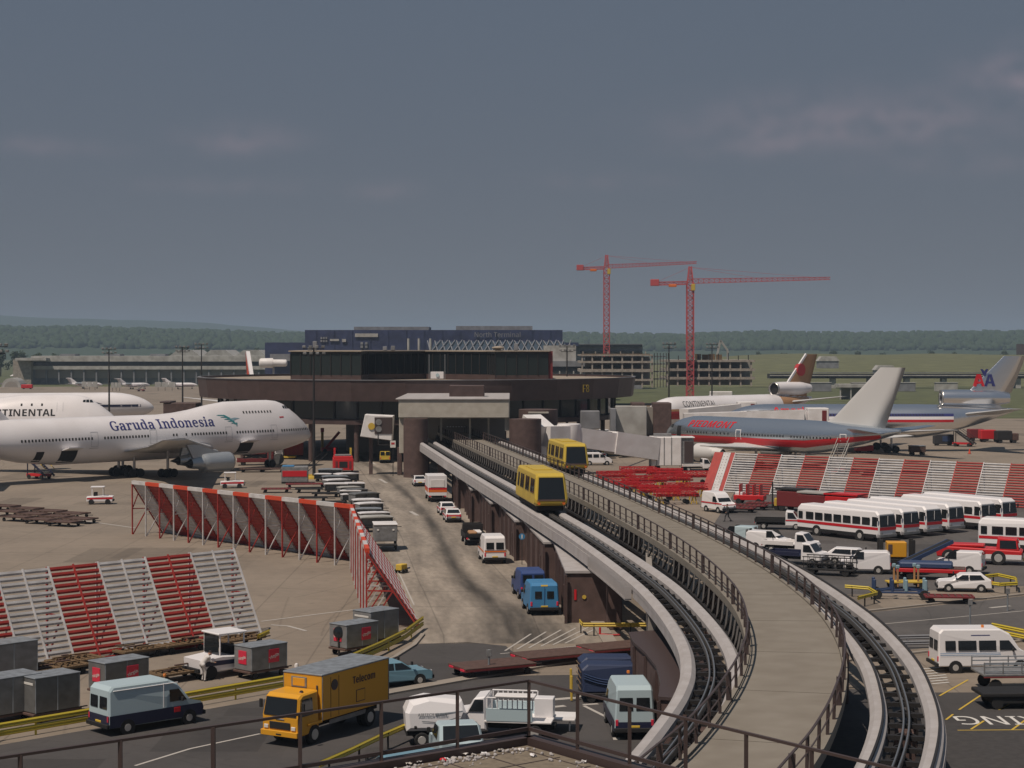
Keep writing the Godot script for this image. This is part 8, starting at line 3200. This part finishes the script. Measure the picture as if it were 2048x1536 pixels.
	b.bar(Vector3(-0.5, 0.9, 0), Vector3(1.9, 3.6, 0), 0.4)
	part(b, "boom", "red_paint", t)
	box_part(t, "base", "red_paint", Vector3(0, 0.6, 0), Vector3(2.8, 0.7, 1.4), 0.06)
	box_part(t, "post", "line_yellow", Vector3(-1.2, 2.0, 0), Vector3(0.4, 3.6, 0.4))
	box_part(t, "post_top", "red_paint", Vector3(-1.2, 4.0, 0), Vector3(0.55, 0.7, 0.55))
	b_wheels(t, [0.9, -0.9], 0.7, 0.35)
	t = thing("fire_tender", "bright red square-backed vehicle with railed top beside the service road", "truck", spot(686, 944), 97)
	box_part(t, "body", "red_paint", Vector3(0, 1.25, 0), Vector3(4.6, 1.7, 3.0), 0.06)
	box_part(t, "top_deck", "red_paint", Vector3(0, 2.25, 0), Vector3(4.2, 0.3, 2.8), 0.04)
	box_part(t, "rear_grille", "black", Vector3(-2.32, 1.25, 0), Vector3(0.05, 0.9, 1.2))
	for s in [1.0, -1.0]:
		box_part(t, "rear_panel", "dark_red", Vector3(-2.32, 1.2, s * 1.0), Vector3(0.05, 1.1, 0.35))
		box_part(t, "hose_box", "line_yellow" if s > 0 else "red_paint", Vector3(1.5, 2.8, s * 1.2), Vector3(0.4, 1.4, 0.3))
	box_part(t, "roof_deck", "container_grey", Vector3(0.6, 2.5, 0), Vector3(2.6, 0.15, 2.4))
	b_wheels(t, [1.5, -1.4], 1.35, 0.5)
	steps_truck("blue-railed boarding steps on a red chassis left on the open apron", spot(78, 958), 150, 3.4, "navy")
	steps_truck("pale boarding steps raised to the bare metal airliner's rear door", Vector3(47.5, 0, -262.0), 62, 4.3, "pale_clad")
	steps_truck("black-railed boarding steps beside the polished silver airliner", spot(1926, 893), 150, 3.6, "black")
	# red trolleys between footway and fence
	src = null
	var spots := [[1232, 968, 8], [1276, 958, 5], [1330, 962, -4], [1292, 978, 12], [1345, 975, 6], [1388, 968, 0], [1270, 992, 10], [1318, 1000, 2], [1372, 994, 8], [1240, 984, 4], [1352, 1008, 6]]
	for e in spots:
		var o := trolley("red pallet trolley with yellow feet in the crowd beside the footway", spot(e[0], e[1]), e[2], src)
		if src == null: src = o
	dolly("long red loader bed beyond the crowd of red trolleys", spot(1298, 952), 2, 8.0, 2.0, "red_paint", "", false)
	for k in 3:
		dolly("low dark red dolly beside the boxy white van", spot(1478 + k * 24, 1024 - k * 5), 160, 3.6, 1.6, "dark_red", "dark red dollies by the slatted fence", true)
	t = thing("belt_loader", "red and white belt loader in front of the slatted fence", "belt loader", spot(1500, 1008), 160)
	box_part(t, "chassis", "red_paint", Vector3(0, 0.8, 0), Vector3(3.6, 0.6, 1.7), 0.05)
	for k in 4: box_part(t, "guard_frame", "red_paint", Vector3(-1.3 + k * 0.8, 1.7, 0), Vector3(0.12, 1.3, 1.5))
	box_part(t, "engine_cover", "white_paint", Vector3(1.2, 1.2, 0), Vector3(0.9, 0.5, 1.4), 0.05)
	b_wheels(t, [1.2, -1.2], 0.8, 0.36)
	t = thing("fork_truck", "yellow fork-lift with dark mast beside the white pickup", "fork-lift", spot(1568, 1020), 170)
	box_part(t, "body", "line_yellow", Vector3(0, 0.9, 0), Vector3(2.2, 0.9, 1.3), 0.08)
	for s in [1.0, -1.0]:
		box_part(t, "mast", "black", Vector3(1.3, 1.7, s * 0.45), Vector3(0.14, 3.0, 0.12))
		box_part(t, "cage_post", "black", Vector3(-0.7, 1.9, s * 0.55), Vector3(0.08, 1.2, 0.08))
	box_part(t, "cage_roof", "black", Vector3(0.1, 2.5, 0), Vector3(1.8, 0.08, 1.2))
	box_part(t, "fork", "black", Vector3(1.8, 0.25, 0), Vector3(1.0, 0.08, 1.0))
	b_wheels(t, [0.8, -0.8], 0.55, 0.34)
	for k in 3:
		t = thing("catering_lift", ["red high-lift body with pale roof rail behind the first bus", "dark red machine with pipes beside the fork-lift", "red covered body rising over the first bus roof"][k], "machine", spot([1636, 1592, 1690][k], [1030, 1022, 1034][k]), 140)
		box_part(t, "body", ["dark_red", "dark_red", "red_paint"][k], Vector3(0, 1.4, 0), Vector3(4.0, 1.8, 2.0), 0.1)
		box_part(t, "roof_rail", ["pale_clad", "dark_steel", "red_paint"][k], Vector3(0, 2.5, 0), Vector3(4.2, 0.2, 2.1))
		for e in 3: box_part(t, "panel", "container_grey", Vector3(-1.2 + e * 1.2, 1.4, 1.02), Vector3(0.7, 0.9, 0.04))
		b_wheels(t, [1.3, -1.3], 0.9, 0.4)
	lot_equipment()
	far_equipment()

func cargo_loader():
	var t := thing("cargo_loader", "dark red cargo loader with rails under the airliner's open hold", "loader", spot(512, 930), 10)
	box_part(t, "chassis", "dark_red", Vector3(0, 0.8, 0), Vector3(6.0, 0.6, 2.4), 0.05)
	box_part(t, "platform", "dark_red", Vector3(-0.8, 1.9, 0), Vector3(4.6, 0.25, 2.6))
	for s in [1.0, -1.0]:
		var b := Mb.new()
		b.bar(Vector3(-2.6, 0.9, s * 1.1), Vector3(1.2, 1.8, s * 1.1), 0.14)
		b.bar(Vector3(1.2, 0.9, s * 1.1), Vector3(-2.6, 1.8, s * 1.1), 0.14)
		part(b, "scissor_arm", "dark_steel", t)
		for k in 5: box_part(t, "rail_post", "red_paint", Vector3(-2.8 + k * 1.0, 2.4, s * 1.25), Vector3(0.08, 0.9, 0.08))
		box_part(t, "hand_rail", "red_paint", Vector3(-0.8, 2.85, s * 1.25), Vector3(4.4, 0.07, 0.07))
		box_part(t, "reflector", "line_white", Vector3(-3.02, 0.9, s * 0.7), Vector3(0.06, 0.3, 0.5))
	box_part(t, "control_cab", "dark_red", Vector3(2.2, 1.8, 0.8), Vector3(1.0, 1.6, 1.0), 0.05)
	var b := Mb.new()
	b.disc(Vector3(3.4, 1.0, 0.6), Vector3(0, 0, 1), 0.95, 1.2, 18, 0.1)
	part(b, "cable_drum", "container_dark", t)
	b_wheels(t, [2.0, -2.0], 1.1, 0.4)
	for k in 2:
		dolly("dark flat pallet dolly waiting beside the cargo loader", spot(505 + k * 40, 944), 5, 3.6, 2.2, "dolly_brown", "pallet dollies by the loader", true)

func lot_equipment():
	# engine unit in a yellow box, tow dolly, trailers and posts in the right-hand lot
	var t := thing("engine_unit", "yellow box unit on a dark stand with upright posts", "engine unit", spot(1792, 1140), 175)
	box_part(t, "box", "truck_yellow", Vector3(0, 1.75, 0), Vector3(1.6, 1.25, 1.3), 0.05)
	box_part(t, "grille", "dolly_brown", Vector3(0.55, 1.8, -0.66), Vector3(0.36, 0.8, 0.03))
	for e in [[-1.3, 0.7], [1.3, 0.7], [-1.3, -0.7], [1.3, -0.7]]:
		box_part(t, "post", "dark_steel", Vector3(e[0], 1.4, e[1]), Vector3(0.35, 2.4, 0.16))
	box_part(t, "stand", "black", Vector3(0, 0.75, 0), Vector3(2.8, 0.5, 1.5))
	b_wheels(t, [0.9, -0.9], 0.65, 0.34)
	t = thing("conveyor", "dark blue inclined belt conveyor reaching up beside the yellow unit", "conveyor", spot(1812, 1150), 20)
	for s in [1.0, -1.0]:
		var b := Mb.new()
		b.bar(Vector3(-0.5, 0.9, s * 0.4), Vector3(4.2, 2.6, s * 0.4), 0.12, 0.3)
		part(b, "side_rail", "steel_blue", t)
	var b := Mb.new()
	b.bar(Vector3(-0.5, 1.0, 0), Vector3(4.2, 2.7, 0), 0.7, 0.06)
	part(b, "belt", "black", t)
	b = Mb.new()
	b.bar(Vector3(0.4, 0.4, 0), Vector3(1.4, 1.5, 0), 0.3)
	part(b, "strut", "steel_blue", t)
	box_part(t, "chassis", "steel_blue", Vector3(0.4, 0.5, 0), Vector3(2.6, 0.3, 1.2))
	b_wheels(t, [1.2, -0.4], 0.6, 0.32)
	t = thing("flat_trailer", "red flat trailer with dark blue cover beside the white hatchback", "trailer", spot(1862, 1158), -14)
	box_part(t, "bed", "red_paint", Vector3(0, 0.75, 0), Vector3(5.4, 0.3, 2.0), 0.04)
	box_part(t, "cover", "steel_blue", Vector3(-0.4, 1.15, 0), Vector3(4.2, 0.5, 1.8), 0.12)
	box_part(t, "mat", "dolly_brown", Vector3(2.0, 0.93, 0), Vector3(1.3, 0.06, 1.9))
	b_wheels(t, [1.6, -1.6], 0.85, 0.3)
	t = thing("tow_dolly", "dark blue four-wheeled engine dolly with upright cradles", "dolly", spot(1800, 1196), -8)
	for s in [1.0, -1.0]:
		box_part(t, "side_beam", "steel_blue", Vector3(0, 0.5, s * 0.75), Vector3(4.2, 0.14, 0.12))
		b = Mb.new()
		b.bar(Vector3(-2.0, 0.5, s * 0.75), Vector3(-0.4, 0.75, s * 0.2), 0.1)
		b.bar(Vector3(2.0, 0.5, s * 0.75), Vector3(0.4, 0.75, s * 0.2), 0.1)
		part(b, "brace", "steel_blue", t)
		for x in [-1.9, -0.6, 0.4, 1.8]:
			box_part(t, "cradle", "steel_blue" if x < 0 else "blue_grey", Vector3(x, 1.0, s * 0.7), Vector3(0.24, 0.9, 0.2), 0.06)
	box_part(t, "cross_beam", "steel_blue", Vector3(-1.7, 0.5, 0), Vector3(0.16, 0.14, 1.5))
	box_part(t, "cross_beam", "steel_blue", Vector3(1.7, 0.5, 0), Vector3(0.16, 0.14, 1.5))
	b_wheels(t, [1.7, -1.7], 0.85, 0.36)
	t = thing("tow_dolly", "orange-posted engine stand behind the blue dolly", "dolly", spot(1812, 1176), 4)
	for e in [[-0.8, 0.5], [0.8, 0.5], [-0.8, -0.5], [0.8, -0.5]]:
		box_part(t, "post", "fin_gold", Vector3(e[0], 0.9, e[1]), Vector3(0.14, 1.5, 0.14))
		box_part(t, "pad", "blue_grey", Vector3(e[0], 1.7, e[1]), Vector3(0.3, 0.3, 0.2), 0.06)
	box_part(t, "frame", "line_yellow", Vector3(0, 0.5, 0), Vector3(3.0, 0.12, 1.2))
	b_wheels(t, [1.1, -1.1], 0.5, 0.26)
	t = thing("cage_trailer", "black cage trailer of thin bars beside the white delivery van", "trailer", spot(1660, 1150), -22)
	for s in [1.0, -1.0]:
		for k in 9:
			box_part(t, "bar", "black", Vector3(-2.0 + k * 0.5, 1.0, s * 0.8), Vector3(0.05, 1.0, 0.05))
		for y in [0.55, 1.0, 1.5]:
			box_part(t, "rail", "black", Vector3(0, y, s * 0.8), Vector3(4.2, 0.08, 0.06))
	box_part(t, "bed", "black", Vector3(0, 0.5, 0), Vector3(4.2, 0.12, 1.7))
	for k in 5: box_part(t, "coil", "dark_steel", Vector3(-1.6 + k * 0.8, 0.8, 0), Vector3(0.5, 0.5, 0.9), 0.15)
	b_wheels(t, [1.4, -1.4], 0.75, 0.3)
	dolly("low dark red dolly below the white hatchback", spot(1898, 1206), -6, 3.4, 1.4, "dark_red", "", true)
	# near trailer at the picture's edge
	t = thing("rail_trailer", "grey railed flat trailer parked in front of the white minibus", "trailer", spot(2030, 1378), 4)
	box_part(t, "deck", "container_grey", Vector3(0, 0.95, 0), Vector3(4.2, 0.14, 2.2), 0.03)
	for s in [1.0, -1.0]:
		for y in [1.15, 1.4, 1.6]:
			box_part(t, "rail", "container_top", Vector3(0, y, s * 1.05), Vector3(4.2, 0.07, 0.05))
		for k in 5: box_part(t, "stanchion", "container_grey", Vector3(-2.05 + k * 1.02, 1.3, s * 1.05), Vector3(0.07, 0.7, 0.07))
	box_part(t, "red_edge", "dark_red", Vector3(0, 0.84, 1.08), Vector3(4.2, 0.08, 0.05))
	b_wheels(t, [1.4, -1.4], 0.95, 0.36)
	t = thing("flat_trailer", "dark low flat trailer beside the painted yellow bay", "trailer", spot(2030, 1412), 3)
	box_part(t, "deck", "black", Vector3(0, 0.75, 0), Vector3(4.0, 0.2, 2.0), 0.04)
	box_part(t, "side_skirt", "black", Vector3(0.2, 0.48, 0), Vector3(3.4, 0.4, 1.8), 0.04)
	b_wheels(t, [1.2, -1.2], 0.85, 0.3)
	# posts and signs
	var posts := [[1940, 1256, 1.9, "thin pale lamp post stub beside the side road kerb"], [2015, 1222, 1.6, "grey double sign post on the pavement by the side road"], [978, 1352, 1.5, "thin grey sign post on the median kerb"]]
	for e in posts:
		t = thing("sign_post", e[3], "post", spot(e[0], e[1]), 0)
		b = Mb.new()
		b.tube([Vector3.ZERO, Vector3(0, e[2], 0)], 0.06, 8)
		part(b, "post", "container_top", t)
		box_part(t, "sign_plate", "container_grey", Vector3(0, e[2] - 0.2, 0.07), Vector3(0.3, 0.4, 0.03))
	t = thing("traffic_mirror", "round dark convex mirror on a post beside the grey container", "mirror", spot(678, 1312), 0)
	b = Mb.new()
	b.tube([Vector3.ZERO, Vector3(0, 1.2, 0)], 0.07, 8)
	part(b, "post", "dark_steel", t)
	b = Mb.new()
	b.disc(Vector3(0, 1.45, 0.06), Vector3(-0.3, 0.1, 1), 0.36, 0.1, 22, 0.03)
	part(b, "rim", "black", t)
	b = Mb.new()
	b.lathe(Vector3(0, 1.45, 0.06) + Vector3(-0.3, 0.1, 1).normalized() * 0.05, Vector3(-0.3, 0.1, 1), [[0, 0.3], [0.04, 0.2], [0.06, 0.02]], 20)
	part(b, "mirror_glass", "vehicle_glass", t)
	t = thing("bollard", "small pink and white bollard behind the yellow truck", "bollard", spot(593, 1352), 0)
	b = Mb.new()
	b.lathe(Vector3.ZERO, Vector3.UP, [[0, 0.14], [0.1, 0.13], [0.65, 0.12], [0.72, 0.05]], 14)
	part(b, "post", "white_dirty", t)
	b = Mb.new()
	b.lathe(Vector3(0, 0.3, 0), Vector3.UP, [[0, 0.135], [0.2, 0.13]], 14, false)
	part(b, "band", "logo_red", t)
	t = thing("wall_sign", "white rectangular sign on the portal's brown pier", "sign", spot(786, 880, 5.2) * Vector3(1, 0, 1), 0)
	box_part(t, "plate", "line_white", Vector3(0, 4.6, 0.1), Vector3(0.8, 1.0, 0.05))
	box_part(t, "print", "logo_red", Vector3(0, 4.7, 0.13), Vector3(0.5, 0.3, 0.02))
	box_part(t, "post", "dark_steel", Vector3(0, 2.1, 0), Vector3(0.1, 4.2, 0.1))
	b = Mb.new()
	t = thing("service_pipe", "red standpipe and hose behind the yellow tube rail", "standpipe", spot(1200, 1272), 0)
	b.tube([Vector3(0, 0, 0), Vector3(0, 0.55, 0)], 0.07, 8)
	part(b, "standpipe", "red_paint", t)
	b = Mb.new()
	b.tube([Vector3(0, 0.12, 0), Vector3(0.7, 0.08, 0.1), Vector3(1.3, 0.08, 0)], 0.06, 8)
	part(b, "hose", "logo_red", t)

func far_equipment():
	var t := thing("power_cart", "bright red wedge-shaped cart near the bare metal airliner's tail", "cart", spot(1728, 905), 8)
	var b := Mb.new()
	b.profile([[-1.6, 0.3], [1.5, 0.3], [1.5, 1.3], [-1.6, 0.8]], 0.8, 99, 0, 0.05)
	part(b, "body", "red_paint", t)
	b_wheels(t, [1.0, -1.0], 0.7, 0.25)
	t = thing("equipment_cart", "square grey-topped cart alone on the far apron", "cart", spot(1834, 910), 5)
	box_part(t, "body", "dolly_brown", Vector3(0, 1.0, 0), Vector3(2.6, 1.0, 1.6), 0.05)
	box_part(t, "lid", "container_top", Vector3(0, 1.6, 0), Vector3(2.7, 0.15, 1.7))
	b_wheels(t, [0.9, -0.9], 0.7, 0.28)
	for k in 3:
		t = thing("service_truck", ["dark red service truck with pipework under the silver airliner's tail", "red box truck parked under the silver airliner's tail", "dark tank truck beside the red box truck"][k], "truck", spot([1955, 1978, 2010][k], [882, 884, 886][k]), 5)
		box_part(t, "body", ["dark_red", "red_paint", "dark_steel"][k], Vector3(-0.4, 1.5, 0), Vector3(3.0, 1.8, 2.0), 0.12)
		box_part(t, "cab", ["dolly_brown", "dark_red", "dolly_brown"][k], Vector3(1.8, 1.2, 0), Vector3(1.2, 1.4, 1.9), 0.12)
		box_part(t, "window", "vehicle_glass", Vector3(2.42, 1.5, 0), Vector3(0.04, 0.5, 1.5))
		b_wheels(t, [1.6, -1.2], 0.85, 0.4)
	t = thing("ground_unit", "dark box unit standing by the silver airliner's main wheels", "power unit", spot(1886, 891), 0)
	box_part(t, "cabinet", "cloth_dark", Vector3(0, 1.2, 0), Vector3(3.6, 1.8, 1.6), 0.1)
	box_part(t, "panel", "steel_blue", Vector3(0.4, 1.3, 0.82), Vector3(1.4, 1.0, 0.04))
	b_wheels(t, [1.2, -1.2], 0.7, 0.3)
	t = thing("traffic_cone", "small orange marker on the apron below the black-railed steps", "marker", spot(1939, 908), 0)
	b = Mb.new()
	b.lathe(Vector3.ZERO, Vector3.UP, [[0, 0.3], [0.05, 0.25], [0.9, 0.05]], 12)
	part(b, "cone", "orange_red", t)
	box_part(t, "base", "black", Vector3(0, 0.03, 0), Vector3(0.6, 0.06, 0.6))
	t = thing("arched_hangar", "small pale arched hangar beside the grey terminal's far end", "hangar", far(28, 840), 0)
	b = Mb.new()
	var pr := []
	for i in 9:
		var a := PI * i / 8.0
		pr.append([cos(a) * 4.6, sin(a) * 4.4])
	b.profile(pr, 5.0, 99, 0, 0.02)
	part(b, "shell", "pale_clad", t)
	b = Mb.new()
	var dp := []
	for i in 9:
		var a := PI * i / 8.0
		dp.append([cos(a) * 3.2, sin(a) * 2.8])
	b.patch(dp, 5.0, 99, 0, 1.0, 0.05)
	part(b, "doorway", "recess_shade_grey", t)  # darker sheet on the closed shell, doorway shade put in by colour
	t = thing("parked_van", "small red van beside the arched hangar", "van", far(54, 800), 5)
	box_part(t, "body", "red_paint", Vector3(0, 1.2, 0), Vector3(5.0, 1.7, 2.0), 0.2)
	b_wheels(t, [1.5, -1.5], 0.85, 0.36)
	for e in [[179, 780, 7.0, "pale yellow notice hoarding before the grey terminal"], [232, 760, 4.5, "small pale barrier boards before the grey terminal"], [330, 770, 9.0, "low pale fence boards before the grey terminal columns"]]:
		t = thing("hoarding", e[3], "hoarding", far(e[0], e[1]), 0)
		for k in 3:
			box_part(t, "board", "pale_clad", Vector3((k - 1) * e[2] / 3.0, 2.6, 0), Vector3(e[2] / 3.0 - 0.2, 2.2, 0.15))
			box_part(t, "post", "dark_steel", Vector3((k - 1) * e[2] / 3.0, 0.9, -0.1), Vector3(0.15, 1.8, 0.15))
	steps_truck("grey boarding steps standing by the light aircraft on the far apron", far(282, 760), 30, 3.0, "pale_clad")
	tree(far(1279, 352), 6.5, 4.5, 201, "small bushy tree growing at the satellite's rounded end", "")
